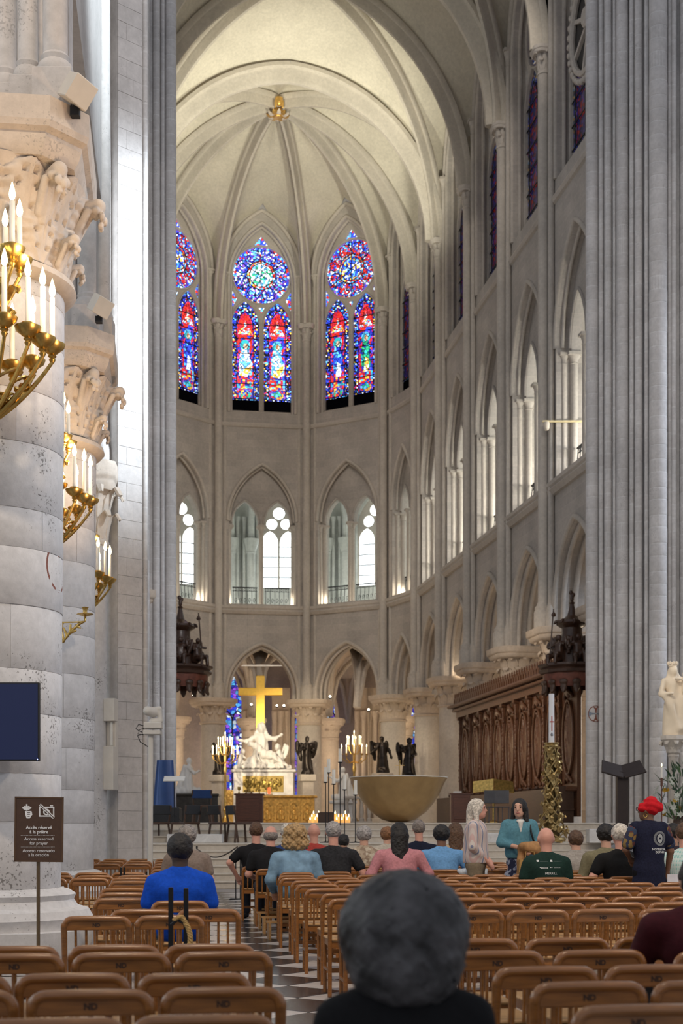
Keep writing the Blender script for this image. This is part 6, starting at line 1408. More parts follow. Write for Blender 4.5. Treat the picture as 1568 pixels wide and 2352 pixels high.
# crowned statue by the right pier, flowers and candle
o = T('crowned_statue', 'white stone crowned mother and child statue on a carved corbel by the right pier', 'statue', 1546, 35.2, .93)
zb = zz(1690, 35.2); H = zz(1520, 35.2) - zb; zl = zb - .93
MB().lathe([(.11, 0), (.11, zl - .55), (.14, zl - .5), (.13, zl - .45), (.30, zl - .12), (.32, zl - .10), (.32, zl)], n=8).build('corbel', M['stone'], o)
lf = leaf_mesh(.26, .2, .22, 4, .02, 8, 4)
for i in range(8): a = 2 * PI * i / 8; link('corbel_leaf', lf, M['stone'], o, (.15 * math.sin(a), -.15 * math.cos(a), zl - .42), rz=a)
VG = [('c', (0, .02, .04), .15, (0, 0, .42), .12), ('c', (.03, 0, .42), .11, (.01, 0, .68), .10), ('c', (-.10, 0, .74), .05, (.10, 0, .74), .05), ('c', (.0, 0, .74), .045, (-.01, -.01, .82), .04), ('e', (-.01, -.03, .875), (.05, .055, .065)), ('e', (-.01, 0, .885), (.062, .062, .07)), ('c', (-.05, .02, .87), .03, (-.09, .02, .66), .04), ('c', (.04, .02, .87), .03, (.08, .02, .68), .04), ('c', (-.12, 0, .73), .042, (-.17, -.06, .56), .036), ('c', (-.17, -.06, .56), .034, (-.06, -.16, .56), .025), ('c', (.12, 0, .73), .042, (.18, -.08, .60), .036), ('c', (.18, -.08, .60), .034, (.1, -.16, .58), .028), ('c', (.15, -.10, .62), .055, (.14, -.10, .74), .045), ('e', (.13, -.11, .82), (.042, .045, .05)), ('c', (.12, -.13, .74), .022, (.0, -.14, .76), .018), ('c', (-.12, -.08, .52), .05, (.08, -.08, .10), .07), ('c', (.1, -.08, .5), .05, (.06, -.1, .10), .06)]
cream = mat_plain('cream_stone', (.74, .62, .46), .6, var=.1, scale=4)
link('figure', sdf_mesh('figure', VG, .016, .03, bump=folds(.008, 44)), cream, o, (0, 0, zl), scale=H * 1.0)
cw = MB().lathe([(.058, .93), (.062, .94), (.060, .965)], (-.01, 0, 0), 12)
for i in range(8): a = 2 * PI * i / 8; cw.lathe([(.016, .96), (.020, .985), (.006, 1.005)], (-.01 + .058 * math.cos(a), .058 * math.sin(a), 0), 6)
link('crown', cw.mesh('crown', 50), cream, o, (0, 0, zl), scale=H)
fo = T('flower_arrangement', 'tall arrangement of white lilies and greenery before the crowned statue', 'flowers', 1562, 33.4, .93); random.seed(21)
MB().lathe([(.20, 0), (.22, .3), (.16, .55), (.2, .62)], n=16).build('vase', M['darkwood'], fo)
gl_ = [mat_plain('leaf_green', (.05, .12, .03), .5, var=.3), mat_plain('leaf_dark', (.02, .06, .025), .5, var=.3)]; wl_ = mat_plain('lily_white', (.80, .82, .74), .5, var=.08); yl_ = mat_plain('yellow_flower', (.75, .50, .05), .5)
lm = MB().loft([[(0, 0, 0), (.004, 0, 0)], [(-.02, -.03, .08), (.02, -.03, .08)], [(-.018, -.07, .18), (.018, -.07, .18)], [(-.001, -.12, .26), (.001, -.12, .26)]], False, False).mesh('leaf', 60)
fm = MB()
for i in range(6):
    a = PI * i / 3; fm.add([(0, 0, 0), (-.022, -.035, .02), (.022, -.035, .02), (0, -.085, .035), (-.014, -.02, .03), (.014, -.02, .03)], [(0, 2, 3, 1), (0, 1, 3, 2)], Matrix.Rotation(a, 4, 'Z'))
fm = fm.mesh('lily', 0)
for i in range(110):
    t = random.random(); a = random.uniform(0, 2 * PI); zq = .5 + 1.25 * t; r = (.12 + .42 * math.sin(PI * min(1, t * .9 + .12)) * random.uniform(.6, 1))
    link('leaf', lm, gl_[i % 2], fo, (r * math.cos(a), r * math.sin(a), zq), rot=(random.uniform(-.9, .9), random.uniform(-.9, .9), a + PI / 2), scale=random.uniform(.7, 1.4))
for i in range(46):
    t = random.random() * .9; a = random.uniform(0, 2 * PI); zq = .55 + 1.1 * t; r = (.2 + .42 * math.sin(PI * min(1, t * .9 + .12)))
    link('lily', fm, wl_ if i % 9 else yl_, fo, (r * math.cos(a), r * math.sin(a), zq), rot=(random.uniform(.4, 1.4), 0, a + PI / 2), scale=random.uniform(.8, 1.3))
for i in range(9): a = 2 * PI * i / 9; MB().tube([(0, 0, .5), (.1 * math.cos(a), .1 * math.sin(a), 1.1), (.25 * math.cos(a), .25 * math.sin(a), 1.75 + .2 * math.sin(i * 3))], .008, 4).build('stem', gl_[1], fo)
o = T('candle_stand', 'dark stand with one lit candle left of the flowers', 'candle stand', 1519, 33.0, .93); zb = zz(1787, 33) - .93
MB().lathe([(.13, 0), (.12, .02), (.015, .04), (.014, zb - .2), (.03, zb - .18), (.03, zb)], n=12).build('stand', M['redwood'], o); MB().lathe([(.024, 0), (.024, .27), (.001, .272)], (0, 0, zb), 12).build('candle', M['wax'], o); flame_at(o, 0, 0, zb + .27)

# ------------------------------------------------------------------ carved choir stalls
st = thing('choir_stalls', 'long carved dark oak stall back with oval relief panels along the right wall', 'stalls', (13.22, 40.3, FLZ), -PI / 2)
YA, YB, PW = 40.3, 54.6, 1.58; LEN = YB - YA
MB().box((-LEN / 2, .10, 2.35), (LEN, .12, 4.3)).build('back_board', M['carved'], st, smooth=0)
MB().box((-LEN / 2, -.05, 4.42), (LEN + .2, .5, .12), bev=.03).box((-LEN / 2, -.12, 4.55), (LEN + .3, .72, .12), bev=.04).box((-LEN / 2, 0, 4.25), (LEN, .3, .22)).build('cornice', M['carved'], st, smooth=0)
MB().box((-LEN / 2, -.12, 1.02), (LEN, .35, .14), bev=.03).build('seat_rail', M['carved'], st, smooth=0)
cr_ = MB().plate([(-.14, 0)] + arch(.14, .12, .36, 5) + [(.14, 0)], [[(-.08, .04)] + arch(.08, .12, .26, 4) + [(.08, .04)]], -.03, .03).lathe([(.02, .34), (.04, .40), (.01, .46)], n=6).mesh('cresting', 0)
for i in range(int(LEN / .29)): link('cresting', cr_, M['carved'], st, (-.15 - .29 * i, -.25, 4.6))
random.seed(9)
def relief():
    P = [('e', (0, .0, 0), (.42, .07, 1.02))]
    for i in range(8):
        x, z = random.uniform(-.15, .15), -.75 + .2 * i; P += [('c', (x, -.03, z), .06, (x + random.uniform(-.1, .1), -.05, z + .22), .05), ('e', (x * .6, -.06, z + .3), (.05, .05, .06))]
    return sdf_mesh('oval_relief', P, .03, .03)
rels = [relief() for _ in range(3)]
def ovalframe():
    m = MB(); m.tube([(.48 * math.cos(t), -.04, 1.10 * math.sin(t)) for t in [2 * PI * i / 24 for i in range(25)]], .045, 6); return m.mesh('oval_frame', 60)
of = ovalframe()
def garland():
    P = []
    for i in range(22): t = i / 21; P.append(('e', (.05 * math.sin(17 * t), -.03, -1.5 + 3.0 * t), (.05 + .03 * math.sin(40 * t), .05, .08)))
    return sdf_mesh('garland', P, .03, .03)
ga = garland()
tp_ = sdf_mesh('crest_carving', [('e', (0, -.03, 0), (.16, .06, .12)), ('c', (-.34, -.02, -.05), .05, (-.1, -.05, .08), .06), ('c', (.34, -.02, -.05), .05, (.1, -.05, .08), .06), ('e', (0, -.07, .14), (.08, .06, .09)), ('e', (-.36, -.03, -.1), (.07, .05, .07)), ('e', (.36, -.03, -.1), (.07, .05, .07))], .028, .03)
for i in range(9):
    x = -.71 - PW * i
    link('oval_relief', rels[i % 3], M['carved'], st, (x, .03, 2.55)); link('oval_frame', of, M['carved'], st, (x, .03, 2.55)); link('crest_carving', tp_, M['carved'], st, (x, .02, 3.85))
    link('crest_carving', tp_, M['carved'], st, (x, .02, 1.32), scale=.9)
    MB().box((x - PW / 2, -.02, 2.6), (.16, .08, 3.1), bev=.01).build('pilaster', M['carved'], st, smooth=0); link('garland', ga, M['carved'], st, (x - PW / 2, -.02, 2.6)); MB().box((x - PW / 2, -.05, 4.1), (.26, .18, .14), bev=.03).build('pilaster_cap', M['carved'], st, smooth=0)
sw_ = MB()
for i in range(16): link('stall_arm', cached('sarm', lambda: MB().box((0, -.35, .55), (.07, .62, 1.1), bev=.02).ball((0, -.62, 1.08), (.06, .08, .06), 8, 5).mesh('stall_arm', 0)), M['darkwood'], st, (-.1 - .88 * i, 0, 0))
MB().box((-LEN / 2, -.3, .42), (LEN, .5, .06)).box((-LEN / 2, -.9, .5), (LEN, .06, 1.0)).build('bench', M['darkwood'], st, smooth=0)
def canopy(px, d, lab, flip=1):
    o = T('throne_canopy', lab, 'canopy', px, d, zz(1600, d), -TH); cw_ = M['canopy']; s = d / 42.
    m = MB().lathe([(.86, .62), (.95, .66), (.97, .74), (.92, .80), (1.0, .86), (1.0, .92), (.7, .96)], n=10); m.build('cornice', cw_, o, smooth=30)
    MB().lathe([(.78, .25), (.84, .45), (.86, .64)], n=20, caps=False).build('valance', mat_plain('red_brown_panel', (.16, .05, .03), .5, var=.3), o)
    tl_ = sdf_mesh('tassel', [('e', (0, 0, .0), (.10, .06, .16)), ('e', (0, -.03, .14), (.13, .06, .08)), ('e', (0, -.04, -.14), (.05, .04, .06))], .025, .03)
    for i in range(14): a = 2 * PI * i / 14; link('tassel', tl_, M['darkwood'], o, (.82 * math.sin(a), -.82 * math.cos(a), .24), rz=a)
    sq = sdf_mesh('seated_angel', [('c', (0, 0, .12), .13, (.02, 0, .38), .11), ('c', (-.1, 0, .46), .05, (.12, 0, .46), .05), ('e', (.02, -.04, .60), (.065, .07, .08)), ('c', (-.06, -.05, .14), .07, (-.14, -.28, .12), .055), ('c', (-.14, -.28, .12), .05, (-.12, -.30, -.08), .04), ('c', (.08, -.05, .14), .07, (.12, -.26, .18), .055), ('c', (.12, -.26, .18), .05, (.10, -.3, -.05), .04), ('c', (-.12, 0, .45), .045, (-.25, -.12, .34), .035), ('c', (.13, 0, .45), .045, (.22, -.14, .42), .035)] + wing((-.1, .05, .42), -1, .4, .2, .05) + wing((.12, .05, .42), 1, .4, .2, .05), .02, .03, bump=folds(.008, 40))
    for a in (-.8, .1, 1.0): link('seated_angel', sq, cw_, o, (.62 * math.sin(a), -.62 * math.cos(a), .98), rz=a, scale=1.15)
    sc = sdf_mesh('scroll', [('c', (.1 * math.cos(t * .5) * (1 - t / 14), 0, .1 * math.sin(t * .5) * (1 - t / 14)), .035, (.1 * math.cos((t + 1) * .5) * (1 - (t + 1) / 14), 0, .1 * math.sin((t + 1) * .5) * (1 - (t + 1) / 14)), .035) for t in range(11)], .02, .02)
    for i in range(10): a = 2 * PI * i / 10; link('scroll', sc, cw_, o, (.55 * math.cos(a), .55 * math.sin(a), 1.25 + .2 * (i % 2)), rz=a, scale=1.5)
    MB().lathe([(.55, .95), (.5, 1.3), (.36, 1.6), (.30, 1.85), (.30, 2.0), (.40, 2.06), (.46, 2.14), (.44, 2.2), (.28, 2.26), (.14, 2.36), (.09, 2.55), (.06, 2.7), (.09, 2.74), (.03, 2.8)], n=14).build('dome', cw_, o)
    for i in range(8): a = 2 * PI * i / 8; link('dome_scroll', sc, cw_, o, (.42 * math.cos(a), .42 * math.sin(a), 2.14), rz=a, scale=.9)
    link('finial', sdf_mesh('finial', [('e', (0, 0, 0), (.06, .06, .12)), ('e', (.05, 0, .1), (.05, .05, .06)), ('e', (-.03, 0, .16), (.06, .05, .07))], .02, .03), cw_, o, (0, 0, 2.88))
    MB().tube([(-.72 * flip, -.4, .95), (-.60 * flip, -.42, 2.5)], .02, 6).lathe([(.05, 2.28), (.07, 2.34), (.02, 2.42)], (-.60 * flip, -.42, 0), 8).build('staff', cw_, o)
    MB().box((0, .55, .9), (1.2, .4, .3)).build('throne_back', cw_, o, smooth=0)
    return o
canopy(1313, 42., 'carved dark wooden throne canopy with angels above the right stalls')
canopy(414, 44., 'carved dark wooden throne canopy with angels beside the left pier', -1)

# ------------------------------------------------------------------ ambulatory windows and small lamps
cwn = [wn]
def chapel_window(px, d, w_, z0, z1, zs, lab, st=1.1, two=True):
    o = thing('window_%d' % cwn[0], lab, 'window', W3(px, d), -TH, kind='structure'); cwn[0] += 1
    out = [(-w_ / 2, z0)] + arch(w_ / 2, zs, z1, 8) + [(w_ / 2, z0)]
    MB().plate([(-w_ / 2 - .2, z0 - .2)] + arch(w_ / 2 + .2, zs, z1 + .25, 8) + [(w_ / 2 + .2, z0 - .2)], [out], -.15, .1).build('stone_frame', M['warmstone'], o, smooth=20)
    MB().plate(out, [], .02, .03).build('pane', gm('chapel' + str(st), ['blue', 'sky', 'deep', 'blue', 'violet', 'white'], st, 5.5, .05), o, smooth=0)
    m = MB().box((0, 0, (z0 + zs) / 2), (.07, .08, zs - z0))
    for i in range(1, 6): m.box((0, 0, z0 + (zs - z0) * i / 6), (w_, .03, .04))
    m.build('mullion', M['iron'], o, smooth=0)
    for s_ in (-1, 1): MB().sweep([(x, 0, z) for x, z in arch(w_ / 4, zs, zs + w_ * .45, 6, s_ * w_ / 4)], roll(.04, 6)).build('tracery', M['iron'], o)
chapel_window(533, 80, 1.25, 3.2, 9.9, 7.2, 'tall blue chapel window seen left of the golden cross', 1.3)
chapel_window(688, 80, .55, 3.0, 8.4, 7.2, 'narrow blue chapel window right of the white sculpture', .8)
chapel_window(757, 80, .6, 4.0, 9.0, 7.4, 'narrow blue chapel window behind the candle stands', .8)
chapel_window(954, 78, .5, 3.2, 8.2, 7.0, 'sliver of pale blue window behind the rightmost angel', 1.2)
for px in (575, 645, 730, 835, 862):                       # clustered responds between the chapels
    m = MB()
    for i, t in enumerate((-.32, 0, .32)): m.lathe([(.16, 0), (.16, 1.5), (.12, 1.7), (.11, 7.0), (.2, 7.5), (.2, 7.7), (.1, 7.75)], (t, -abs(t) * .0 - (.15 if t == 0 else 0), 0), 10)
    m.box((0, .25, 4.5), (1.0, .5, 9)); m.build('chapel_respond', M['warmstone'], amb, W3(px, 79.5), -TH)
random.seed(2)
LN = 'small bright floodlight '
for px, py, d, lab in ((444, 1592, 68.0, 'at the apse capital by the left pier'), (577, 1615, 74, 'in the dark vault left of the golden cross'), (636, 1618, 77, 'left of a pair right of the golden cross'), (652, 1618, 77, 'right of a pair right of the golden cross'), (758, 1597, 70, 'on the apse capital right of the cross arch'), (846, 1627, 76, 'deep in the second apse arch'), (939, 1593, 66, 'on the capital beside the rightmost angel'), (1058, 1556, 60, 'on the capital above the stall cornice')):
    o = thing('floodlight', LN + lab, 'floodlight', W3(px, d, zz(py, d) - .1), -TH, 'floodlights on the arcade capitals')
    MB().box((0, .06, 0), (.14, .12, .14), bev=.02).build('housing', M['iron'], o, smooth=0); MB().ball((0, -.02, .04), .05, 10, 6).build('lens', M['lampglow'], o)
    lamp('POINT', 'flood', W3(px, d - .25, zz(py, d) + .25), 14, WARM, None, .08)
o = T('light_bar', 'thin white bar lamp hanging across the arch over the golden cross', 'lamp', 601, 60, zz(1529, 60)); MB().lathe([(.001, -.86), (.03, -.84), (.045, 0), (.03, .84), (.001, .86)], n=10).build('tube', mat_plain('white_metal', (.75, .72, .68), .4), o).rotation_euler = (0, PI / 2, 0); 
for s_ in (-1, 1): MB().tube([(s_ * .6, 0, .03), (s_ * .6, 0, 6.0)], .0015, 4).build('cable', M['iron'], o)
o = T('light_rail', 'yellow-white bar with a lamp head across the right gallery opening', 'lamp', 1300, 45.2, zz(968, 45.2)); MB().box((0, 0, 0), (1.5, .05, .06)).build('bar', mat_plain('cream_rail', (.75, .62, .35), .5), o, smooth=0)
MB().lathe([(.05, 0), (.09, .06), (.10, .2), (.08, .26)], (-.62, 0, -.28), 12).build('lamp_head', mat_plain('white_lamp_head', (.7, .62, .5), .4), o)
# ------------------------------------------------------------------ things on and around the nave columns
cream_m = mat_plain('cream_lacquer', (.62, .57, .50), .45, var=.04); grey_w = mat_plain('warm_white_metal', (.60, .58, .54), .45, var=.04)
def sconce(cx, cy, lab, zoff=0.):
    o = thing('wall_candelabrum', lab, 'candelabrum', (cx, cy, 0), 0, 'brass wall candelabra on the nave columns'); B = M['brass']
    P3 = lambda px, py, d: Vector(W3(px, d, zz(py, d))) - Vector((c1x, c1y, 0))
    hub = P3(-30, 860, 12.35)
    cups = [(28, 578, 12.1, 440), (45, 603, 12.2, 478), (12, 590, 12.3, 500), (10, 738, 11.95, 592), (64, 760, 12.0, 615), (98, 785, 12.1, 636), (120, 800, 12.25, 662), (75, 835, 12.5, 700), (28, 845, 12.45, 716), (-30, 740, 11.9, 600)]
    MB().lathe([(.02, -.55), (.07, -.5), (.10, -.3), (.06, -.1), (.09, .1), (.05, .3), (.03, .62)], tuple(hub), 14).tube([tuple(hub), tuple(P3(-30, 860, 12.9))], .05, 8).build('stem', B, o)
    cup = cached('sc_cup', lambda: MB().lathe([(.012, -.13), (.02, -.12), (.03, -.10), (.022, -.085), (.038, -.07), (.028, -.055), (.045, -.045), (.10, .0), (.112, .035), (.104, .035), (.09, .005), (.03, -.02), (.028, .045), (.055, .055), (.055, .065), (.022, .07)], n=18).mesh('cup', 50))
    for i, (px, py, d, pt) in enumerate(cups):
        c = P3(px, py, d); q = link('cup', cup, B, o, tuple(c))
        h = (zz(pt + 22, d) - zz(py - 18, d)); cb = c + Vector((0, 0, .065))
        cd_ = link('candle', MB().lathe([(.0235, 0), (.022, h), (.015, h + .006), (.001, h + .007)], n=12).mesh('candle', 50), M['wax'], o, tuple(cb)); flame_at(cd_, 0, 0, h, 2.2)
        low = py > 700; s0 = hub + Vector((0, 0, -.42 if low else .25)); mid = s0.lerp(c, .55) + Vector((0, 0, -.20 if low else -.05))
        e = c + Vector((0, 0, -.12)); pts = [s0 * ((1 - t) ** 2) + mid * (2 * t * (1 - t)) + e * (t * t) for t in [k / 10 for k in range(11)]]
        MB().tube([tuple(p) for p in pts], [.028 - .012 * k / 10 for k in range(11)], 8).build('branch', B, o)
        lf = cached('sc_leaf', lambda: leaf_mesh(.20, .08, .10, 3, .014, 8, 4))
        for t in (3, 6): link('leaf', lf, B, o, tuple(pts[t]), rot=(.9, .2 * (-1) ** i, .6 * i))
    lamp('POINT', 'candle_light', (cx + hub.x + .55, cy + hub.y - .45, hub.z + .75), 26, (1, .72, .42), None, .15)
    return o
sc1 = sconce(c1x, c1y, 'large brass wall candelabrum with lit candles on the nearest nave column')
nv = (c2x - c1x, c2y - c1y)
for k, lab in ((1, 'brass wall candelabrum with lit candles on the second nave column'), (2, 'small brass wall candelabrum partly hidden on the third column')):
    o = copy_tree(sc1, None, (c1x + nv[0] * k, c1y + nv[1] * k, 0)); o['label'] = lab
    lamp('POINT', 'candle_light', (c1x + nv[0] * k + .5, c1y + nv[1] * k - 1.4, 5.9), 22, (1, .72, .42), None, .15)
o = thing('candle_bracket', 'gilt leaf-work candle bracket on the second nave column', 'bracket', W3(145, 18.55, zz(1445, 18.55)), -TH)
g = lambda px, py: ((px - 145) * 18.4 / F_PX, -.10 - (px - 145) * .0006, (1445 - py) * 18.4 / F_PX)
MB().tube([g(145, 1432), g(170, 1432), g(200, 1431)], .010, 6).tube([g(146, 1430), g(146, 1478)], .010, 6).build('frame', M['brass'], o)
link('leaf_scroll', sdf_mesh('leaf_scroll', [('c', g(148, 1478), .012, g(165, 1455), .018), ('c', g(165, 1455), .018, g(185, 1437), .018), ('c', g(185, 1437), .018, g(200, 1430), .012), ('c', g(158, 1464), .02, g(150, 1445), .012), ('c', g(165, 1455), .02, g(166, 1438), .014), ('c', g(165, 1456), .02, g(178, 1452), .012), ('c', g(180, 1442), .018, g(190, 1446), .010), ('c', g(150, 1476), .015, g(147, 1455), .012)], .008, .012), M['brass'], o)
MB().tube([tuple(Vector(g(145, 1432)) + Vector((0, .12, 0))), g(147, 1432)], .012, 6).build('wall_pin', M['brass'], o)
c = g(200, 1428); MB().lathe([(.02, 0), (.012, .03), (.02, .05), (.11, .075), (.10, .085), (.03, .09), (.025, .12), (.04, .16), (.05, .165), (.03, .17)], c, 16).build('pan', M['brass'], o)
# information sign
SD = 11.0; o = thing('prayer_sign', 'brown standing sign with white lettering reserving access for prayer', 'sign', W3(87, SD), -TH + .04)
brown = mat_plain('brown_sign', (.070, .034, .018), .55, var=.08, scale=30); zt, zb = zz(1832, SD), zz(1978, SD); sw_, shh = 107 * SD / F_PX, zt - zb; zc = (zt + zb) / 2
b = MB().box((0, 0, 0), (sw_, .02, shh), bev=.003).build('board', brown, o, (.008, 0, zc), smooth=0); b.rotation_euler = (0, .012, 0)
fr = MB().box((0, 0, shh / 2), (sw_ + .012, .028, .012)).box((0, 0, -shh / 2), (sw_ + .012, .028, .012)).box((-sw_ / 2, 0, 0), (.012, .028, shh)).box((sw_ / 2, 0, 0), (.012, .028, shh)).build('frame', mat_plain('sign_frame', (.11, .06, .03), .4, .3), o, (.008, 0, zc), smooth=0); fr.rotation_euler = (0, .012, 0)
MB().tube([(0, .015, 0), (0, .015, zb)], .014, 10).build('pole', mat_plain('pole_bronze', (.16, .11, .06), .4, .6), o); MB().lathe([(.16, 0), (.16, .012), (.02, .02)], (0, .015, 0), 20).build('foot', M['iron'], o)
sgw = mat_plain('sign_white', (.80, .80, .80), .6)
def sign_text(s, y, size, bold=0.): link('lettering', text_mesh(s, size, bold=bold), sgw, o, (.010 + (1905 - y) * .00004, -.0125, zz(y, SD)), rot=UPR)
for s, y, z_, bo_ in (('Accès réservé', 1901, .0345, .0007), ('à la prière', 1911, .0345, .0007), ('Access reserved', 1927, .0335, 0.), ('for prayer', 1937, .0335, 0.), ('Acceso reservado', 1954, .0335, 0.), ('a la oración', 1963.5, .0335, 0.)): sign_text(s, y, z_, bo_)
m = MB()
for y in (1919, 1945.5):
    for i in range(26): m.box((-.125 + .01 * i, -.0112, zz(y, SD)), (.006, .002, .002))
m.build('dotted_rule', sgw, o, smooth=0)
m = MB(); s0 = SD / F_PX                                      # lips with a raised finger, and a struck-out camera
pp = lambda x, y: ((x - 90) * s0, zz(y, SD))
m.plate([pp(54, 1856), pp(60, 1851), pp(65, 1852), pp(70, 1851), pp(77, 1856), pp(70, 1860), pp(60, 1860)], [[pp(58, 1856), pp(72, 1857.2), pp(72, 1855.5)]], -.0122, -.0108)
m.plate([pp(63.5, 1847), pp(67, 1847), pp(67, 1862), pp(63.5, 1862)], [], -.0132, -.0118)
m.plate([pp(61, 1863), pp(76, 1863), pp(78, 1871), pp(72, 1880), pp(65, 1880), pp(62, 1872)], [[pp(66, 1866), pp(73, 1866), pp(73, 1867.5), pp(66, 1867.5)], [pp(66, 1870), pp(73, 1870), pp(73, 1871.5), pp(66, 1871.5)], [pp(67, 1874.5), pp(72, 1874.5), pp(72, 1876), pp(67, 1876)]], -.0122, -.0108)
m.build('hush_icon', sgw, o, smooth=0)
m = MB(); m.plate([pp(93, 1853), pp(128, 1853), pp(128, 1876), pp(93, 1876)], [[pp(96, 1856), pp(125, 1856), pp(125, 1873), pp(96, 1873)]], -.0122, -.0108).plate([pp(118, 1849), pp(125, 1849), pp(125, 1852), pp(118, 1852)], [], -.0122, -.0108)
cc = pp(110, 1865); m.plate([(cc[0] + 7.5 * s0 * math.cos(t), cc[1] + 7.5 * s0 * math.sin(t)) for t in [2 * PI * i / 20 for i in range(20)]], [[(cc[0] + 4.6 * s0 * math.cos(t), cc[1] + 4.6 * s0 * math.sin(t)) for t in [2 * PI * i / 16 for i in range(16)]]], -.0122, -.0108)
m.plate([pp(93, 1850), pp(97, 1846), pp(129, 1876), pp(125, 1881)], [], -.0136, -.0124); m.build('no_photo_icon', sgw, o, smooth=0)
m = MB().plate([pp(94.4, 1849), pp(95.6, 1847.8), pp(127.6, 1877.8), pp(126.4, 1879)], [], -.0142, -.0134); m.build('icon_gap', brown, o, smooth=0)
# screen
o = thing('wall_screen', 'dark blue switched-on display screen on the nearest nave column', 'screen', W3(15, 12.45, zz(1658, 12.45)), -TH)
w_, h_ = 152 * 12.45 / F_PX, 180 * 12.45 / F_PX; MB().box((0, 0, 0), (w_, .06, h_), bev=.004).build('casing', M['black'], o, smooth=0)
MB().box((0, -.031, 0), (w_ - .02, .004, h_ - .025)).build('display', mat_emit('dark_blue_display', (.004, .010, .050), .35), o, smooth=0); MB().ball((w_ / 2 - .012, -.034, -h_ / 2 + .012), .005, 8, 5).build('power_light', mat_emit('blue_led', (.3, .4, 1.0), 6), o)
MB().box((0, .15, 0), (.3, .25, .3)).build('wall_mount', M['iron'], o, smooth=0)
# box floodlights standing on the abaci
for px, py, d, s, rot, lab in ((178, 210, 12.7, .225, (.5, .35, .75), 'cream cube loudspeaker tilted on the abacus of the nearest column'), (231, 703, 18.3, .225, (.5, .3, .7), 'cream cube loudspeaker tilted on the abacus of the second column')):
    x, y, z = W3(px, d, zz(py, d)); o = thing('cube_speaker', lab, 'speaker', (x, y, z), -TH, 'cube loudspeakers on the capitals')
    b = MB().box((0, 0, 0), (s, s, s), bev=.008).build('cabinet', cream_m, o, smooth=0); b.rotation_euler = rot
    MB().box((-.03, .05, -.16), (.08, .08, .08)).tube([(-.03, .05, -.18), (-.03, .03, -.02)], .02, 6).build('bracket', M['iron'], o, smooth=0)
# column loudspeaker on the splayed pier
d = 25.55; o = thing('column_loudspeaker', 'tall cream column loudspeaker fixed to the splayed pier', 'loudspeaker', W3(256, d, zz(1815, d)), -TH - .25)
hh = (1815 - 1605) * d / F_PX; MB().box((0, .05, hh / 2), (.16, .12, hh), bev=.008).build('back_box', cream_m, o, smooth=0)
MB().box((0, -.04, hh * .875), (.20, .16, hh * .25), bev=.01).build('upper_cabinet', cream_m, o, smooth=0); MB().box((-.01, -.04, hh * .24), (.19, .16, hh * .48), bev=.01).build('lower_cabinet', cream_m, o, smooth=0); MB().box((.02, -.03, hh * .615), (.03, .06, hh * .25)).build('slot', M['paper'], o, smooth=0)
MB().tube([(0, .1, hh * .2), (0, .45, hh * .2)], .02, 6).tube([(0, .1, hh * .8), (0, .45, hh * .8)], .02, 6).build('wall_bracket', M['iron'], o)
# stage light on a pole
d = 24.0; o = thing('stage_light', 'moving-head stage light on a tall white pole by the left pier', 'stage light', W3(344, d), -TH)
q = lambda px, py: ((px - 344) * d / F_PX, 0, zz(py, d)); MB().tube([(0, 0, 0), q(346, 1688)], .045, 12).lathe([(.3, 0), (.3, .03), (.06, .06)], n=20).build('pole', grey_w, o)
MB().box(q(350, 1683), (.29, .24, .075), bev=.012).box(q(352, 1667), (.29, .26, .10), bev=.012).build('base_box', grey_w, o, smooth=0)
link('moving_head', sdf_mesh('moving_head', [('c', tuple(Vector(q(341, 1634)) + Vector((0, -.1, 0))), .078, q(352, 1636), .085), ('c', q(366, 1628), .035, q(368, 1655), .045), ('c', q(358, 1628), .035, q(366, 1628), .04), ('c', q(350, 1658), .06, q(366, 1656), .05)], .014, .02), grey_w, o)
MB().tube([q(334, 1668), q(318, 1664), q(312, 1674), q(322, 1680), q(334, 1684)], .008, 5).tube([q(330, 1686), q(316, 1690), q(322, 1704), q(345, 1718)], .009, 5).tube([q(334, 1672), q(320, 1676), q(316, 1686), q(330, 1688)], .007, 5).build('cable', M['black'], o)
# rope stanchions among the chairs
for px, d, zt, lab in ((392, 8.25, zz(2038, 8.25), 'black metal stanchion with a hanging gold rope, left of a pair'), (427, 8.3, zz(2040, 8.3), 'black metal stanchion among the left chairs, right of a pair')):
    o = thing('stanchion', lab, 'stanchion', W3(px, d), -TH, 'black rope stanchions'); MB().box((0, 0, zt / 2), (.026, .026, zt), bev=.003).build('post', M['iron'], o, smooth=0); MB().box((0, 0, .01), (.24, .24, .02), bev=.004).build('base_plate', M['iron'], o, smooth=0)
d = 8.2; x0 = Vector(W3(424, d, zz(2112, d))); o = thing('gold_rope', 'twisted gold rope hanging in a loop from the stanchions', 'rope', tuple(x0), -TH); rp = mat_plain('gold_rope', (.48, .30, .10), .7, var=.3, scale=60)
for k in range(3):
    pts = []
    for i in range(60):
        t = i / 59; bx, bz = (-.055 + .10 * t, .02 * math.sin(PI * t)) if t < .4 else (-.015 + .05 * math.sin((t - .4) / .6 * PI), .019 - (t - .4) * .42)
        pts.append((bx + .009 * math.cos(50 * t + k * 2.1), .009 * math.sin(50 * t + k * 2.1) - .02, bz))
    MB().tube(pts, .0085, 6).build('strand', rp, o)
MB().tube([(-.075, -.02, -.03), (-.04, -.02, .0), (.0, -.02, -.02)], .01, 6).build('hook', M['iron'], o)
d = 25.6; o = thing('barrier_stand', 'slim black barrier frame on a flat foot beside the aisle', 'barrier', W3(547, d), -TH); zt = zz(1968, d)
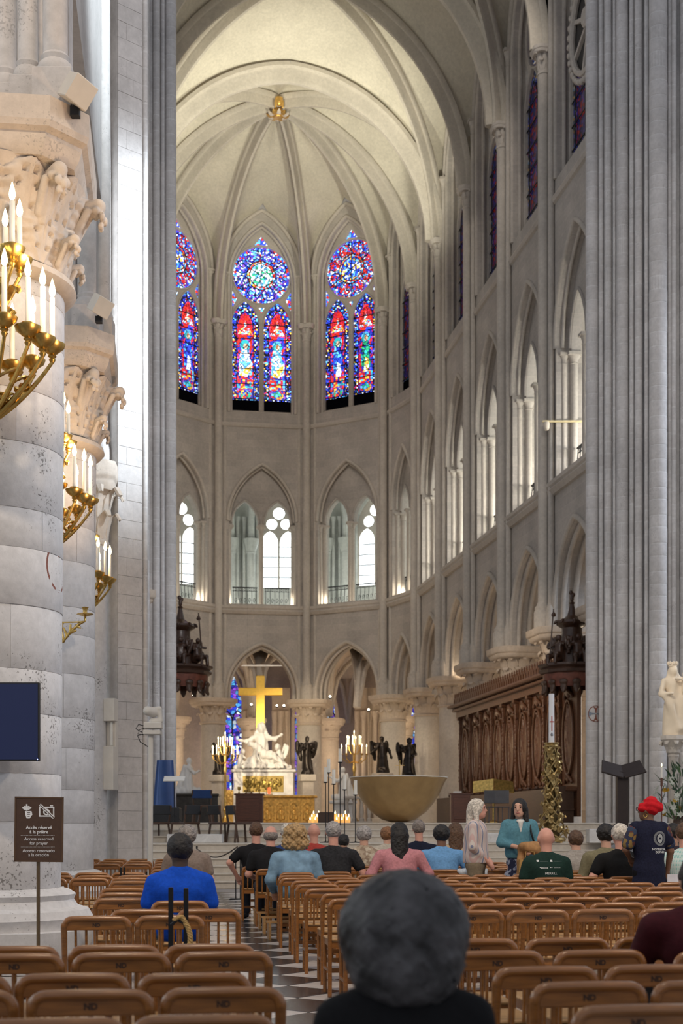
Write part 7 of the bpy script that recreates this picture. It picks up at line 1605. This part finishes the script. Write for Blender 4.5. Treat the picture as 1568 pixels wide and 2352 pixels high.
MB().tube([(-.045, 0, .02), (-.045, 0, zt - .1), (-.02, 0, zt - .02), (.04, 0, zt)], .010, 6).build('side_bar', M['iron'], o); MB().box((.045, 0, zt / 2 + .04), (.035, .035, zt + .08), bev=.004).build('post', M['iron'], o, smooth=0); MB().box((0, 0, .012), (.30, .2, .024), bev=.004).build('foot', M['iron'], o, smooth=0)
a, b = Vector(W3(452, 30.0, zz(1950, 30))), Vector(W3(545, 26, zz(1945, 26))); o = thing('barrier_rope', 'dark rope sagging across the steps from the barrier frame', 'rope', tuple(a))
MB().tube([tuple((b - a) * (i / 16) + Vector((0, 0, -.18 * math.sin(PI * i / 16)))) for i in range(17)], .014, 6).build('cord', mat_plain('dark_rope', (.10, .08, .06), .8), o); MB().tube([(0, 0, 0), (0, 0, .06)], .02, 6).build('end_ring', M['iron'], o)
o = thing('barrier_stand', 'low black barrier rail among the far left chairs', 'barrier', W3(305, 16.9), -TH); zt = zz(2012, 16.9)
MB().box((.02, 0, zt), (.30, .02, .025)).box((.02, 0, zt - .08), (.30, .015, .015)).build('rail', M['iron'], o, smooth=0)
for x in (-.14, -.10, .16): MB().box((x, 0, (zt + .10) / 2), (.02, .02, zt + (.10 if x < 0 else 0))).build('post', M['iron'], o, smooth=0)
# painted consecration crosses on the stone
red = mat_plain('red_ochre_paint', (.22, .075, .05), .8); blu = mat_plain('slate_paint', (.22, .25, .30), .8); pal = mat_plain('pale_paint', (.55, .48, .40), .8)
def paint_cross(cx, cy, R, face, z, r, lab):
    o = thing('painted_cross', lab, 'painted cross', (cx, cy, z), 0, 'painted consecration crosses')
    def wrap(loops, off, mat, name):
        m = MB(); m.plate(loops[0], loops[1:], -off, 0); me = m.mesh(name, 0)
        for v in me.vertices: a = face + v.co.x / R; rr = R - v.co.y + .001; v.co = (rr * math.cos(a), rr * math.sin(a), v.co.z)
        link(name, me, mat, o)
    wrap([circle(0, 0, r, 32), circle(0, 0, r * .90, 32)], .004, red, 'ring'); wrap([circle(0, 0, r * .9, 32)], .001, pal, 'ground')
    for k in range(4):
        a = PI / 2 * k; pt = [(.08 * r * math.cos(a) + q * math.cos(a) * r - w * math.sin(a) * r, .08 * r * math.sin(a) + q * math.sin(a) * r + w * math.cos(a) * r) for q, w in ((0, -.06), (.4, -.10), (.8, -.36), (.8, .36), (.4, .10), (0, .06))]
        wrap([pt], .003, red if k % 2 else blu, 'cross_arm')
    return o
paint_cross(c1x, c1y, .712, -TH - R_(8), 3.72, .235, 'painted cross in a ring on the edge of the nearest column')
x, y = wp(1360, 38.6); paint_cross(x, y, .187, -PI / 2 - TH + .35, zz(1640, 38.5), .22, 'painted cross in a ring on the right crossing pier')
# small lamps inside the right gallery
for i, (px, py) in enumerate(((1333, 789), (1327, 800), (1336, 868), (1334, 905))):
    o = T('gallery_spot', 'small white spotlight inside the nearest right gallery opening, %s from the top' % ORD[i], 'spotlight', px, 46.6, zz(py, 46.6), None, 'gallery spotlights'); MB().lathe([(.05, 0), (.07, .05), (.07, .18), (.05, .2)], n=12).build('can', grey_w, o).rotation_euler = (1.3, 0, .4)
    MB().box((0, .12, .0), (.03, .25, .03)).build('arm', grey_w, o, smooth=0); MB().ball((.02, -.05, .01), .05, 8, 6).build('lens', mat_emit('spot_lens', (1, .97, .9), 6.0) if i == 0 else bpy.data.materials['spot_lens'], o)
